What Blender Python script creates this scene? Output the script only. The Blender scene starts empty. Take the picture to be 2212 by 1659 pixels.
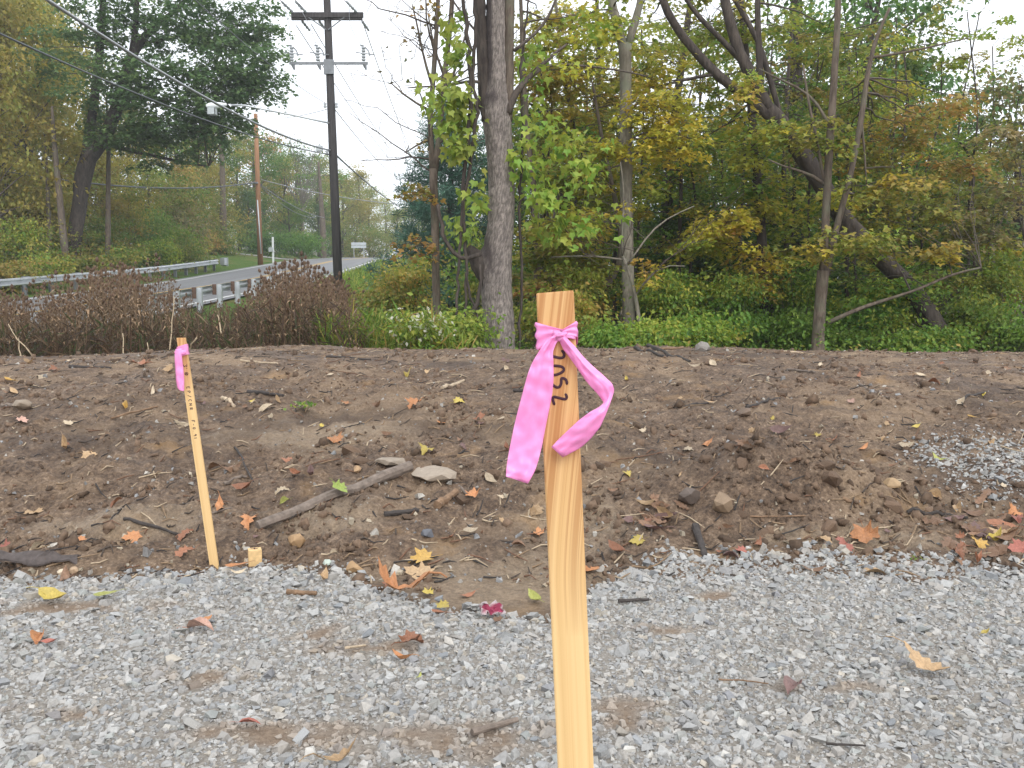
import bpy, math, random
import numpy as np
from mathutils import Vector, Matrix

sc = bpy.context.scene
COL = sc.collection
PI = math.pi

# ------------------------------------------------------------------ camera
FOC = 1915.0                      # focal length in units of a 2212 px wide picture
CAMH = 1.15
HAZE = 0.0010
PITCH = math.radians(4.76)
cam_d = bpy.data.cameras.new('camera')
cam_d.sensor_width = 36.0
cam_d.lens = 36.0 * FOC / 2212.0
cam_d.clip_start = 0.02
cam_d.clip_end = 3000.0
cam_o = bpy.data.objects.new('camera', cam_d)
COL.objects.link(cam_o)
cam_o.location = (0, 0, CAMH)
cam_o.rotation_euler = (PI / 2 - PITCH, 0, 0)
sc.camera = cam_o

# ------------------------------------------------------------------ sky, sun, exposure
SUN_EL, SUN_AZ = math.radians(40), math.radians(160)      # azimuth from +Y (view) towards +X
world = bpy.data.worlds.new('World')
sc.world = world
world.use_nodes = True
wn, wl = world.node_tree.nodes, world.node_tree.links
wn.clear()
w_out = wn.new('ShaderNodeOutputWorld')
w_bg = wn.new('ShaderNodeBackground')
w_sky = wn.new('ShaderNodeTexSky')
w_sky.sky_type = 'NISHITA'
w_sky.sun_disc = False
w_sky.sun_elevation = SUN_EL
w_sky.sun_rotation = SUN_AZ
w_sky.air_density = 1.0
w_sky.dust_density = 6.0
w_bw = wn.new('ShaderNodeHueSaturation')
w_bw.inputs['Saturation'].default_value = 0.15
wl.new(w_sky.outputs[0], w_bw.inputs['Color'])
w_mix = wn.new('ShaderNodeMix')                            # a closed layer of bright cloud over the clear sky
w_mix.data_type = 'RGBA'
w_mix.inputs[0].default_value = 0.92
wl.new(w_bw.outputs[0], w_mix.inputs[6])
w_mix.inputs[7].default_value = (9.6, 10.0, 10.6, 1)
wl.new(w_mix.outputs[2], w_bg.inputs['Color'])
w_bg.inputs['Strength'].default_value = 0.135
wl.new(w_bg.outputs[0], w_out.inputs[0])

sun_d = bpy.data.lights.new('sun', 'SUN')
sun_d.energy = 1.45
sun_d.angle = math.radians(40)
sun_d.color = (1.0, 0.97, 0.93)
sun_o = bpy.data.objects.new('sun', sun_d)
COL.objects.link(sun_o)
sdir = Vector((math.sin(SUN_AZ) * math.cos(SUN_EL), math.cos(SUN_AZ) * math.cos(SUN_EL), math.sin(SUN_EL)))
sun_o.rotation_euler = sdir.to_track_quat('Z', 'Y').to_euler()
sun_o.location = sdir * 60

sc.view_settings.view_transform = 'Standard'
sc.view_settings.look = 'None'
sc.view_settings.exposure = 0.4
sc.view_settings.gamma = 1.0
sc.view_settings.use_curve_mapping = False
sc.render.engine = 'CYCLES'
sc.cycles.max_bounces = 6
sc.cycles.diffuse_bounces = 4
sc.cycles.glossy_bounces = 2
sc.cycles.transmission_bounces = 3
sc.cycles.transparent_max_bounces = 6
sc.cycles.volume_bounces = 0
sc.cycles.use_denoising = True
sc.cycles.use_adaptive_sampling = True

# ------------------------------------------------------------------ helpers
SP, CP = math.sin(PITCH), math.cos(PITCH)


def ray(px, py):
    """direction with y = 1 of the view ray through a photo point (2212 px wide picture)"""
    a, b = (px - 1106.0) / FOC, (829.5 - py) / FOC
    d = np.array([a, CP + b * SP, -SP + b * CP])
    return d / d[1]


def W(px, py, Y):
    d = ray(px, py)
    return np.array([d[0] * Y, Y, CAMH + d[2] * Y])


def smooth(a, b, x):
    t = np.clip((np.asarray(x, float) - a) / (b - a), 0, 1)
    return t * t * (3 - 2 * t)


_perm = np.random.default_rng(5).permutation(512)
_perm = np.concatenate([_perm, _perm, _perm])
_grad = np.random.default_rng(6).uniform(0, 2 * PI, 512)
_gx, _gy = np.cos(_grad), np.sin(_grad)


def perlin(x, y):
    x = np.asarray(x, float); y = np.asarray(y, float)
    xi = np.floor(x).astype(int); yi = np.floor(y).astype(int)
    xf, yf = x - xi, y - yi
    u = xf * xf * xf * (xf * (xf * 6 - 15) + 10); v = yf * yf * yf * (yf * (yf * 6 - 15) + 10)

    def g(ix, iy, fx, fy):
        h = _perm[(_perm[ix & 511] + iy) & 511]
        return _gx[h] * fx + _gy[h] * fy
    n00 = g(xi, yi, xf, yf); n10 = g(xi + 1, yi, xf - 1, yf)
    n01 = g(xi, yi + 1, xf, yf - 1); n11 = g(xi + 1, yi + 1, xf - 1, yf - 1)
    a = n00 + u * (n10 - n00); b = n01 + u * (n11 - n01)
    return (a + v * (b - a)) * 1.5


def fbm(x, y, f, o=3, seed=0):
    s, amp, t = 0, 1.0, 0
    for i in range(o):
        s = s + amp * perlin(x * f + 17.3 * i + seed, y * f - 9.1 * i + seed * 2.7)
        t += amp; amp *= 0.5; f *= 2.03
    return s / t


def mesh(name, V, F, mat, parent=None, col=None, smooth_sh=False, mats=None, midx=None):
    """one mesh object from numpy vertices and a list of face arrays (N x 3 or N x 4)"""
    V = np.asarray(V, np.float32)
    me = bpy.data.meshes.new(name)
    me.vertices.add(len(V)); me.vertices.foreach_set('co', V.ravel())
    if not isinstance(F, (list, tuple)):
        F = [F]
    F = [np.asarray(f, np.int32) for f in F if len(f)]
    loops = np.concatenate([f.ravel() for f in F])
    tot = np.concatenate([np.full(len(f), f.shape[1], np.int32) for f in F])
    start = np.concatenate([[0], np.cumsum(tot)[:-1]]).astype(np.int32)
    me.loops.add(len(loops)); me.loops.foreach_set('vertex_index', loops)
    me.polygons.add(len(tot)); me.polygons.foreach_set('loop_start', start)
    me.update(calc_edges=True)
    if smooth_sh:
        me.polygons.foreach_set('use_smooth', np.ones(len(tot), bool))
    else:
        me.polygons.foreach_set('use_smooth', np.zeros(len(tot), bool))
    if col is not None:
        c = np.ones((len(V), 4), np.float32); c[:, :3] = col
        at = me.attributes.new('col', 'FLOAT_COLOR', 'POINT'); at.data.foreach_set('color', c.ravel())
    me.validate()
    if mats:
        for m in mats: me.materials.append(m)
        me.polygons.foreach_set('material_index', midx)
    else:
        me.materials.append(mat)
    o = bpy.data.objects.new(name, me)
    COL.objects.link(o)
    if parent is not None:
        o.parent = parent
    return o


def tag(o, label=None, cat=None, group=None, kind=None):
    if label: o['label'] = label
    if cat: o['category'] = cat
    if group: o['group'] = group
    if kind: o['kind'] = kind
    return o


def empty(name, loc=(0, 0, 0), rz=0.0):
    o = bpy.data.objects.new(name, None)
    COL.objects.link(o); o.location = loc; o.rotation_euler = (0, 0, rz)
    o.empty_display_size = 0.1
    return o


def copy_tree(o, parent=None):
    c = o.copy(); COL.objects.link(c); c.parent = parent
    for ch in list(o.children):
        copy_tree(ch, c)
    return c


class MB:
    """collects pieces of geometry for one mesh"""
    def __init__(s):
        s.v, s.q, s.t, s.c, s.n = [], [], [], [], 0

    def add(s, V, Q=None, T=None, col=None):
        V = np.asarray(V, float)
        if Q is not None and len(Q): s.q.append(np.asarray(Q, int) + s.n)
        if T is not None and len(T): s.t.append(np.asarray(T, int) + s.n)
        s.v.append(V); s.n += len(V)
        if col is not None:
            c = np.asarray(col, float)
            s.c.append(np.tile(c, (len(V), 1)) if c.ndim == 1 else c)

    def tube(s, P, R, sides=6, cap=True, col=None, bump=0.0, rng=None):
        P = np.asarray(P, float); n = len(P); R = np.broadcast_to(np.asarray(R, float), (n,))
        T = np.gradient(P, axis=0); T /= np.linalg.norm(T, axis=1)[:, None] + 1e-9
        ref = np.array([0.0, 1, 0]) if abs(T[:, 1]).mean() < 0.8 else np.array([1.0, 0, 0])
        A = np.cross(T, ref); A /= np.linalg.norm(A, axis=1)[:, None] + 1e-9
        B = np.cross(T, A)
        th = np.linspace(0, 2 * PI, sides, endpoint=False)
        RR = np.repeat(R[:, None], sides, 1)
        if bump and rng is not None:
            RR = RR * (1 + bump * rng.standard_normal(RR.shape))
        V = P[:, None, :] + RR[:, :, None] * (np.cos(th)[None, :, None] * A[:, None, :] + np.sin(th)[None, :, None] * B[:, None, :])
        i = np.arange(n - 1)[:, None] * sides; j = np.arange(sides)[None, :]; k = (j + 1) % sides
        Q = np.stack([i + j, i + k, i + sides + k, i + sides + j], -1).reshape(-1, 4)
        tr = None
        V = V.reshape(-1, 3)
        if cap:
            V = np.vstack([V, P[:1], P[-1:]]); c0, c1 = n * sides, n * sides + 1
            jj = np.arange(sides); kk = (jj + 1) % sides; b = (n - 1) * sides
            tr = np.vstack([np.stack([kk, jj, np.full(sides, c0)], -1), np.stack([b + jj, b + kk, np.full(sides, c1)], -1)])
        s.add(V, Q, tr, col)

    def box(s, c, sx, sy, sz, M=None, col=None):
        v = np.array([[x, y, z] for x in (-.5, .5) for y in (-.5, .5) for z in (-.5, .5)]) * np.array([sx, sy, sz])
        if M is not None: v = v @ np.asarray(M).T
        v = v + np.asarray(c, float)
        q = [[0, 1, 3, 2], [4, 6, 7, 5], [0, 4, 5, 1], [2, 3, 7, 6], [0, 2, 6, 4], [1, 5, 7, 3]]
        s.add(v, q, None, col)

    def prism(s, poly, z0, z1, origin, ax, ay, az, col=None):
        """polygon (2-D) swept between two offsets along az"""
        p = np.asarray(poly, float); n = len(p)
        ax, ay, az, origin = [np.asarray(a, float) for a in (ax, ay, az, origin)]
        lo = origin + p[:, :1] * ax + p[:, 1:2] * ay + z0 * az
        hi = origin + p[:, :1] * ax + p[:, 1:2] * ay + z1 * az
        c0 = lo.mean(0)[None]; c1 = hi.mean(0)[None]
        j = np.arange(n); k = (j + 1) % n
        T = np.vstack([np.stack([k, j, np.full(n, 2 * n)], -1), np.stack([n + j, n + k, np.full(n, 2 * n + 1)], -1)])
        s.add(np.vstack([lo, hi, c0, c1]), np.stack([j, k, n + k, n + j], -1), T, col)

    def build(s, name, mat, parent=None, smooth_sh=False):
        V = np.vstack(s.v); F = []
        if s.q: F.append(np.vstack(s.q))
        if s.t: F.append(np.vstack(s.t))
        return mesh(name, V, F, mat, parent, np.vstack(s.c) if s.c else None, smooth_sh)


# ------------------------------------------------------------------ materials
def new_mat(name):
    m = bpy.data.materials.new(name); m.use_nodes = True
    nt = m.node_tree
    return m, nt, nt.nodes['Principled BSDF']


def ramp(nt, stops, src):
    r = nt.nodes.new('ShaderNodeValToRGB')
    e = r.color_ramp.elements
    while len(e) < len(stops): e.new(0.5)
    for k, (p, c) in enumerate(stops):
        e[k].position = p; e[k].color = (*c, 1)
    nt.links.new(src, r.inputs[0])
    return r.outputs[0]


def tex_noise(nt, scale, detail=4, rough=0.6, vec=None, dist=0.0):
    n = nt.nodes.new('ShaderNodeTexNoise')
    n.inputs['Scale'].default_value = scale; n.inputs['Detail'].default_value = detail
    n.inputs['Roughness'].default_value = rough; n.inputs['Distortion'].default_value = dist
    if vec is not None: nt.links.new(vec, n.inputs['Vector'])
    return n.outputs[0]


def coords(nt, kind='Object', scale=(1, 1, 1), rot=(0, 0, 0)):
    t = nt.nodes.new('ShaderNodeTexCoord'); mp = nt.nodes.new('ShaderNodeMapping')
    mp.inputs['Scale'].default_value = scale; mp.inputs['Rotation'].default_value = rot
    nt.links.new(t.outputs[kind], mp.inputs[0])
    return mp.outputs[0]


def mixc(nt, fac, a, b, mode='MIX'):
    m = nt.nodes.new('ShaderNodeMix'); m.data_type = 'RGBA'; m.blend_type = mode
    for v, i in ((fac, 0), (a, 6), (b, 7)):
        if hasattr(v, 'links'): nt.links.new(v, m.inputs[i])
        elif i == 0: m.inputs[0].default_value = v
        else: m.inputs[i].default_value = (*v, 1)
    return m.outputs[2]


def math_n(nt, op, a, b=0.0, clamp=False):
    m = nt.nodes.new('ShaderNodeMath'); m.operation = op; m.use_clamp = clamp
    for v, i in ((a, 0), (b, 1)):
        if hasattr(v, 'links'): nt.links.new(v, m.inputs[i])
        else: m.inputs[i].default_value = v
    return m.outputs[0]


def bump(nt, bsdf, h, strength=0.4, dist=0.01, prev=None):
    b = nt.nodes.new('ShaderNodeBump'); b.inputs['Strength'].default_value = strength; b.inputs['Distance'].default_value = dist
    nt.links.new(h, b.inputs['Height'])
    if prev is not None: nt.links.new(prev, b.inputs['Normal'])
    nt.links.new(b.outputs[0], bsdf.inputs['Normal'])
    return b.outputs[0]


def simple_mat(name, c, rough=0.6, metal=0.0, var=0.15, scale=8.0, bumpd=0.0, spec=0.4):
    m, nt, b = new_mat(name)
    v = coords(nt)
    n = tex_noise(nt, scale, 4, 0.6, v)
    c = np.array(c)
    nt.links.new(ramp(nt, [(0.3, tuple(c * (1 - var))), (0.7, tuple(np.minimum(c * (1 + var), 1)))], n), b.inputs['Base Color'])
    b.inputs['Roughness'].default_value = rough; b.inputs['Metallic'].default_value = metal
    b.inputs['Specular IOR Level'].default_value = spec
    if bumpd: bump(nt, b, tex_noise(nt, scale * 5, 4, 0.6, v), 0.6, bumpd)
    return m


def leaf_mat(name, trans=0.35, rough=0.5):
    m, nt, b = new_mat(name)
    at = nt.nodes.new('ShaderNodeAttribute'); at.attribute_name = 'col'
    oi = nt.nodes.new('ShaderNodeObjectInfo')
    hs = nt.nodes.new('ShaderNodeHueSaturation')
    nt.links.new(at.outputs[0], hs.inputs['Color'])
    nt.links.new(math_n(nt, 'ADD', math_n(nt, 'MULTIPLY', oi.outputs['Random'], 0.03), 0.485), hs.inputs['Hue'])
    nt.links.new(math_n(nt, 'ADD', math_n(nt, 'MULTIPLY', oi.outputs['Random'], 0.3), 0.85), hs.inputs['Value'])
    nt.links.new(hs.outputs[0], b.inputs['Base Color'])
    b.inputs['Roughness'].default_value = rough; b.inputs['Specular IOR Level'].default_value = 0.3
    tr = nt.nodes.new('ShaderNodeBsdfTranslucent'); nt.links.new(hs.outputs[0], tr.inputs[0])
    mx = nt.nodes.new('ShaderNodeMixShader'); mx.inputs[0].default_value = trans
    nt.links.new(b.outputs[0], mx.inputs[1]); nt.links.new(tr.outputs[0], mx.inputs[2])
    nt.links.new(mx.outputs[0], nt.nodes['Material Output'].inputs[0])
    return m


def col_mat(name, rough=0.85, var=0.2, scale=60.0, bumpd=0.002):
    """colour from the 'col' attribute with fine grain"""
    m, nt, b = new_mat(name)
    at = nt.nodes.new('ShaderNodeAttribute'); at.attribute_name = 'col'
    n = tex_noise(nt, scale, 4, 0.65, coords(nt))
    g = ramp(nt, [(0.3, (1 - var,) * 3), (0.7, (1 + var,) * 3)], n)
    nt.links.new(mixc(nt, 1.0, at.outputs[0], g, 'MULTIPLY'), b.inputs['Base Color'])
    b.inputs['Roughness'].default_value = rough; b.inputs['Specular IOR Level'].default_value = 0.35
    if bumpd: bump(nt, b, n, 0.6, bumpd)
    return m


def bark_mat(name, dark, light, sc_h=14.0, stretch=0.18, depth=0.02, moss=None):
    m, nt, b = new_mat(name)
    v = coords(nt, 'Object', (1, 1, stretch))
    n1 = tex_noise(nt, sc_h, 6, 0.65, v, 0.3)
    n2 = tex_noise(nt, 1.3, 3, 0.5, coords(nt, 'Object', (1, 1, 0.5)))
    c = ramp(nt, [(0.34, dark), (0.62, light)], n1)
    c = mixc(nt, ramp(nt, [(0.4, (0, 0, 0)), (0.7, (0.7, 0.7, 0.7))], n2), c, tuple(np.array(dark) * 1.3))
    if moss is not None:
        n3 = tex_noise(nt, 3.0, 4, 0.6, coords(nt))
        c = mixc(nt, ramp(nt, [(0.5, (0, 0, 0)), (0.68, (0.8, 0.8, 0.8))], n3), c, moss)
    nt.links.new(c, b.inputs['Base Color'])
    b.inputs['Roughness'].default_value = 0.85; b.inputs['Specular IOR Level'].default_value = 0.25
    bump(nt, b, n1, 0.9, depth)
    return m


M = {}
M['leaf'] = leaf_mat('foliage', 0.45)
M['needle'] = leaf_mat('pine_needles', 0.15)
M['bark_grey'] = bark_mat('bark_grey', (0.12, 0.10, 0.09), (0.36, 0.32, 0.29), 22, 0.16, 0.02)
M['bark_brown'] = bark_mat('bark_brown', (0.06, 0.045, 0.035), (0.19, 0.15, 0.115), 20, 0.2, 0.015, (0.13, 0.13, 0.09))
M['bark_dark'] = bark_mat('bark_dark', (0.028, 0.022, 0.02), (0.10, 0.08, 0.066), 18, 0.2, 0.02)
M['bark_light'] = bark_mat('bark_light', (0.11, 0.095, 0.075), (0.27, 0.24, 0.19), 26, 0.25, 0.008, (0.16, 0.17, 0.12))
M['twig'] = bark_mat('twig_bark', (0.05, 0.04, 0.035), (0.15, 0.12, 0.10), 30, 0.3, 0.004)
M['dry'] = col_mat('dried_stems', 0.8, 0.25, 40, 0.001)
M['steel'] = simple_mat('galvanised_steel', (0.50, 0.52, 0.54), 0.45, 0.6, 0.15, 3.0)
M['darksteel'] = simple_mat('weathered_steel', (0.20, 0.21, 0.22), 0.55, 0.5, 0.2, 5.0)
M['block'] = simple_mat('rusty_wood_block', (0.12, 0.07, 0.05), 0.8, 0, 0.3, 9.0, 0.003)
M['wire'] = simple_mat('wire_grey', (0.13, 0.14, 0.15), 0.5, 0.3, 0.1, 2.0)
M['wire_pale'] = simple_mat('wire_pale', (0.34, 0.35, 0.37), 0.5, 0.3, 0.1, 2.0)
M['polewood'] = bark_mat('creosote_pole', (0.035, 0.032, 0.033), (0.085, 0.078, 0.077), 26, 0.04, 0.004)
M['polebrown'] = bark_mat('brown_pole', (0.20, 0.10, 0.05), (0.36, 0.20, 0.11), 26, 0.04, 0.004)
M['white'] = simple_mat('white_paint', (0.72, 0.74, 0.74), 0.4, 0, 0.06, 5.0)
M['grey_box'] = simple_mat('grey_paint', (0.42, 0.45, 0.46), 0.5, 0, 0.08, 5.0)
M['porcelain'] = simple_mat('insulator', (0.40, 0.42, 0.44), 0.3, 0, 0.08, 9.0)
M['signback'] = simple_mat('sign_back', (0.50, 0.54, 0.57), 0.45, 0.2, 0.06, 3.0)


# ------------------------------------------------------------------ terrain
ROAD_Y = [-60, 0, 26, 33, 46, 75, 100, 115, 130, 170, 400]
ROAD_Z = [-5.5, -1.0, 1.02, 1.58, 2.64, 5.25, 7.0, 7.7, 7.75, 6.0, 0.0]
ROAD_XY = [-60, 33, 46, 75, 100, 118, 140, 170, 400]
ROAD_X = [-13.6, -14.2, -13.7, -15.0, -16.0, -15.4, -11.0, 2.0, 160.0]
MOUND = ([-80, 3.6, 4.0, 4.5, 5.1, 6.0, 7.2, 8.6, 9.8, 11.0, 12.0, 13.0, 14.5, 17, 600],
         [-0.03, -0.03, 0.02, 0.14, 0.27, 0.43, 0.55, 0.63, 0.665, 0.655, 0.50, 0.22, 0.05, 0.0, 0.0])


def zr(y): return np.interp(y, ROAD_Y, ROAD_Z)
def xr(y): return (np.interp(y - 3, ROAD_XY, ROAD_X) + np.interp(y, ROAD_XY, ROAD_X) + np.interp(y + 3, ROAD_XY, ROAD_X)) / 3


def mound(x, y):
    s = sum(np.interp(y + k, *MOUND) for k in (-0.4, -0.15, 0.15, 0.4)) / 4
    s = s + smooth(4.4, 8.5, y) * smooth(15, 11, y) * (0.05 * np.exp(-((x + 2.9) / 1.6) ** 2) + 0.04 * np.exp(-((x - 1.7) / 1.5) ** 2)
                                                  - 0.07 * smooth(-2.5, -6, x) - 0.02 * smooth(2.5, 6, x))
    return s


def terrain(x, y):
    x = np.asarray(x, float); y = np.asarray(y, float)
    low = np.interp(y, [-80, 12, 25, 40, 75, 110, 160, 600], [0, 0, 0.25, 1.0, 3.3, 5.2, 5.0, 4.0]) * smooth(16, -5, x)
    low = low + np.interp(y, [14, 40, 120, 600], [0, 0.3, 1.5, 3.0]) * smooth(-5, 16, x)
    z = low + mound(x, y)
    d = x - xr(y); r = zr(y)
    fac_r = smooth(11.5, 4.3, d) * smooth(12, 19, y) + smooth(7.0, 4.3, d) * smooth(19, 12, y)                       # embankment on the near side of the road
    z = np.where(d > -4.3, z * (1 - fac_r) + (r - 0.03) * fac_r, r - 0.03 + 0.09 * (-4.3 - d) * smooth(-4.3, -9, d))
    z = np.where((d > -4.3) & (d < 4.3), r - 0.03, z)
    # far hills
    z = z + smooth(150, 500, np.hypot(x, y)) * (6 + 8 * perlin(x / 160, y / 160))
    return z


def mound_detail(x, y):
    a = smooth(3.5, 4.1, y)
    n = 0.075 * fbm(x, y, 1.3, 2, 1) + 0.045 * fbm(x, y, 4.0, 3, 7) + 0.040 * np.abs(fbm(x, y, 9, 3, 3)) + 0.024 * fbm(x, y, 24, 3, 9)
    k = 1 - 0.55 * smooth(6, 10, y)
    z = a * n * k
    # loose pile right of the stake, broken ridge left of it, flat muddy hollow between
    px, py = 1.45, 4.75
    r = ((x - px) / 0.62) ** 2 + ((y - py) / 0.36) ** 2
    pile = np.exp(-r * 1.3)
    z = z + pile * (0.22 + 0.10 * fbm(x, y, 6, 3, 11) + 0.05 * np.abs(fbm(x, y, 17, 2, 4)))
    r2 = ((x + 0.45) / 0.55) ** 2 + ((y - 5.0) / 0.25) ** 2
    z = z + np.exp(-r2) * (0.05 + 0.03 * fbm(x, y, 9, 2, 12))
    r3 = ((x - 0.05) / 0.55) ** 2 + ((y - 4.1) / 0.42) ** 2
    z = z - np.exp(-r3) * 0.03
    return z


def edge_y(x):
    """far edge of the gravel pad"""
    return np.interp(x, [-6, -1.9, -1.2, -0.75, -0.45, -0.2, 0.1, 0.25, 0.42, 0.8, 1.4, 2.0, 2.3, 6],
                     [3.74, 3.72, 3.84, 3.80, 3.50, 3.30, 3.24, 3.32, 3.76, 4.00, 3.97, 3.92, 3.95, 4.0]) + 0.16 * fbm(x, x * 0.3, 2.6, 3, 21)


def ground_z(x, y):
    return terrain(x, y) + mound_detail(x, y)


def hit(px, py, y0=1.6, y1=12.5):
    """where the view ray through a photo point meets the dirt or gravel"""
    d = ray(px, py)
    Y = np.linspace(y0, y1, 3000)
    z = CAMH + d[2] * Y
    g = np.maximum(ground_z(d[0] * Y, Y), np.where(Y < edge_y(d[0] * Y), 0.012, -9))
    k = np.argmax(z < g)
    if not (z < g).any(): k = np.argmin(np.abs(z - g))
    return np.array([d[0] * Y[k], Y[k], g[k]])

# ------------------------------------------------------------------ ground sheet
def grid(xs, ys, zf):
    X, Y = np.meshgrid(xs, ys)
    Z = zf(X, Y)
    V = np.stack([X, Y, Z], -1).reshape(-1, 3)
    nx, ny = len(xs), len(ys)
    i = (np.arange(ny - 1)[:, None] * nx + np.arange(nx - 1)[None, :]).ravel()
    return V, np.stack([i, i + 1, i + nx + 1, i + nx], -1)


def ground_material():
    m, nt, b = new_mat('grass_and_leaf_litter')
    v = coords(nt)
    n1 = tex_noise(nt, 0.35, 5, 0.65, v); n2 = tex_noise(nt, 9.0, 5, 0.7, v); n3 = tex_noise(nt, 0.08, 3, 0.5, v)
    grass = ramp(nt, [(0.25, (0.035, 0.075, 0.015)), (0.55, (0.075, 0.135, 0.025)), (0.8, (0.15, 0.17, 0.045))], n2)
    litter = ramp(nt, [(0.3, (0.045, 0.035, 0.018)), (0.6, (0.10, 0.075, 0.035)), (0.8, (0.16, 0.10, 0.04))], n2)
    sep = nt.nodes.new('ShaderNodeSeparateXYZ'); nt.links.new(v, sep.inputs[0])
    fac = math_n(nt, 'ADD', math_n(nt, 'MULTIPLY', math_n(nt, 'SUBTRACT', sep.outputs[0], -6.0), 0.12), math_n(nt, 'SUBTRACT', n1, 0.5), True)
    left = math_n(nt, 'ADD', math_n(nt, 'MULTIPLY', math_n(nt, 'SUBTRACT', -29.0, sep.outputs[0]), 0.12), math_n(nt, 'SUBTRACT', n1, 0.5), True)
    fac = math_n(nt, 'MAXIMUM', fac, left)
    c = mixc(nt, fac, grass, litter)
    tan = ramp(nt, [(0.46, (0, 0, 0)), (0.62, (0.75, 0.75, 0.75))], n1)
    c = mixc(nt, tan, c, (0.16, 0.13, 0.05))
    nt.links.new(c, b.inputs['Base Color']); b.inputs['Roughness'].default_value = 0.95
    b.inputs['Specular IOR Level'].default_value = 0.1
    bump(nt, b, n2, 0.8, 0.08)
    return m


gx = np.unique(np.concatenate([np.linspace(-700, -70, 30), np.linspace(-70, 40, 130), np.linspace(40, 700, 30)]))
gy = np.unique(np.concatenate([np.linspace(-90, -5, 12), np.linspace(-5, 140, 160), np.linspace(140, 900, 40)]))
V, Q = grid(gx, gy, lambda x, y: terrain(x, y) + np.where(y < 13.0, -0.16, 0.0) + 0.06 * fbm(x, y, 0.7, 2, 2) * smooth(13, 16, y)
            * smooth(4.4, 6.0, np.abs(x - xr(y))))
ground = tag(mesh('ground', V, Q, ground_material(), smooth_sh=True), kind='structure')

# ------------------------------------------------------------------ bare dirt bank
def dirt_material():
    m, nt, b = new_mat('bare_wet_soil')
    v = coords(nt)
    n1 = tex_noise(nt, 1.1, 5, 0.6, v, 0.4); n2 = tex_noise(nt, 9.0, 6, 0.7, v, 0.3); n3 = tex_noise(nt, 48.0, 5, 0.75, v)
    n4 = tex_noise(nt, 160.0, 3, 0.7, v)
    mixn = math_n(nt, 'ADD', math_n(nt, 'MULTIPLY', n2, 0.42), math_n(nt, 'MULTIPLY', n3, 0.58))
    c = ramp(nt, [(0.37, (0.038, 0.024, 0.016)), (0.465, (0.105, 0.068, 0.044)), (0.55, (0.190, 0.128, 0.083)), (0.65, (0.36, 0.26, 0.175))], mixn)
    clay = ramp(nt, [(0.35, (0.19, 0.128, 0.08)), (0.65, (0.33, 0.24, 0.16))], n3)
    c = mixc(nt, ramp(nt, [(0.50, (0, 0, 0)), (0.62, (0.8, 0.8, 0.8))], n1), c, clay)
    dark = tex_noise(nt, 0.7, 4, 0.6, coords(nt, 'Object', (1, 1.6, 1)), 0.5)
    c = mixc(nt, ramp(nt, [(0.5, (0, 0, 0)), (0.66, (0.65, 0.65, 0.65))], dark), c, (0.062, 0.043, 0.033))
    ochre = tex_noise(nt, 2.3, 3, 0.5, coords(nt, 'Object', (1, 1, 1), (0, 0, 1.0)))
    c = mixc(nt, ramp(nt, [(0.62, (0, 0, 0)), (0.74, (0.6, 0.6, 0.6))], ochre), c, (0.33, 0.20, 0.09))
    at = nt.nodes.new('ShaderNodeAttribute'); at.attribute_name = 'col'
    ms = nt.nodes.new('ShaderNodeSeparateColor'); nt.links.new(at.outputs[0], ms.inputs[0])
    silt = ramp(nt, [(0.35, (0.23, 0.165, 0.105)), (0.65, (0.36, 0.275, 0.185))], n3)
    c = mixc(nt, math_n(nt, 'MULTIPLY', ms.outputs[0], 0.55), c, silt)
    # pale grit specks
    vo = nt.nodes.new('ShaderNodeTexVoronoi'); vo.inputs['Scale'].default_value = 55.0; nt.links.new(v, vo.inputs['Vector'])
    spk = ramp(nt, [(0.10, (0.8, 0.8, 0.8)), (0.16, (0, 0, 0))], vo.outputs['Distance'])
    rnd = nt.nodes.new('ShaderNodeSeparateColor'); nt.links.new(vo.outputs['Color'], rnd.inputs[0])
    sel = math_n(nt, 'GREATER_THAN', rnd.outputs[0], 0.86)
    c = mixc(nt, math_n(nt, 'MULTIPLY', sel, spk), c, (0.42, 0.38, 0.33))
    nt.links.new(c, b.inputs['Base Color'])
    nt.links.new(math_n(nt, 'SUBTRACT', ramp(nt, [(0.35, (0.55,) * 3), (0.6, (0.9,) * 3)], n1), math_n(nt, 'MULTIPLY', ms.outputs[0], 0.3)), b.inputs['Roughness'])
    b.inputs['Specular IOR Level'].default_value = 0.35
    p = bump(nt, b, n2, 0.9, 0.03)
    p = bump(nt, b, n3, 1.0, 0.014, p)
    bump(nt, b, n4, 0.7, 0.003, p)
    return m


M['dirt'] = dirt_material()


def silt_mask(x, y):
    """pale washed-out silt lying in the hollow and in a few spots on the bank"""
    s = 0
    for (a, b, ra, rb) in ((0.0, 3.75, 0.55, 0.38), (0.35, 4.35, 0.35, 0.3), (-1.9, 4.3, 0.5, 0.2), (-0.9, 4.35, 0.35, 0.2), (1.7, 4.15, 0.7, 0.13), (-1.2, 5.6, 0.6, 0.3)):
        s = np.maximum(s, np.exp(-((x - a) / ra) ** 2 - ((y - b) / rb) ** 2))
    return np.clip(smooth(0.25, 0.8, s + 0.5 * fbm(x, y, 4.0, 3, 71)), 0, 1)


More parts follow.
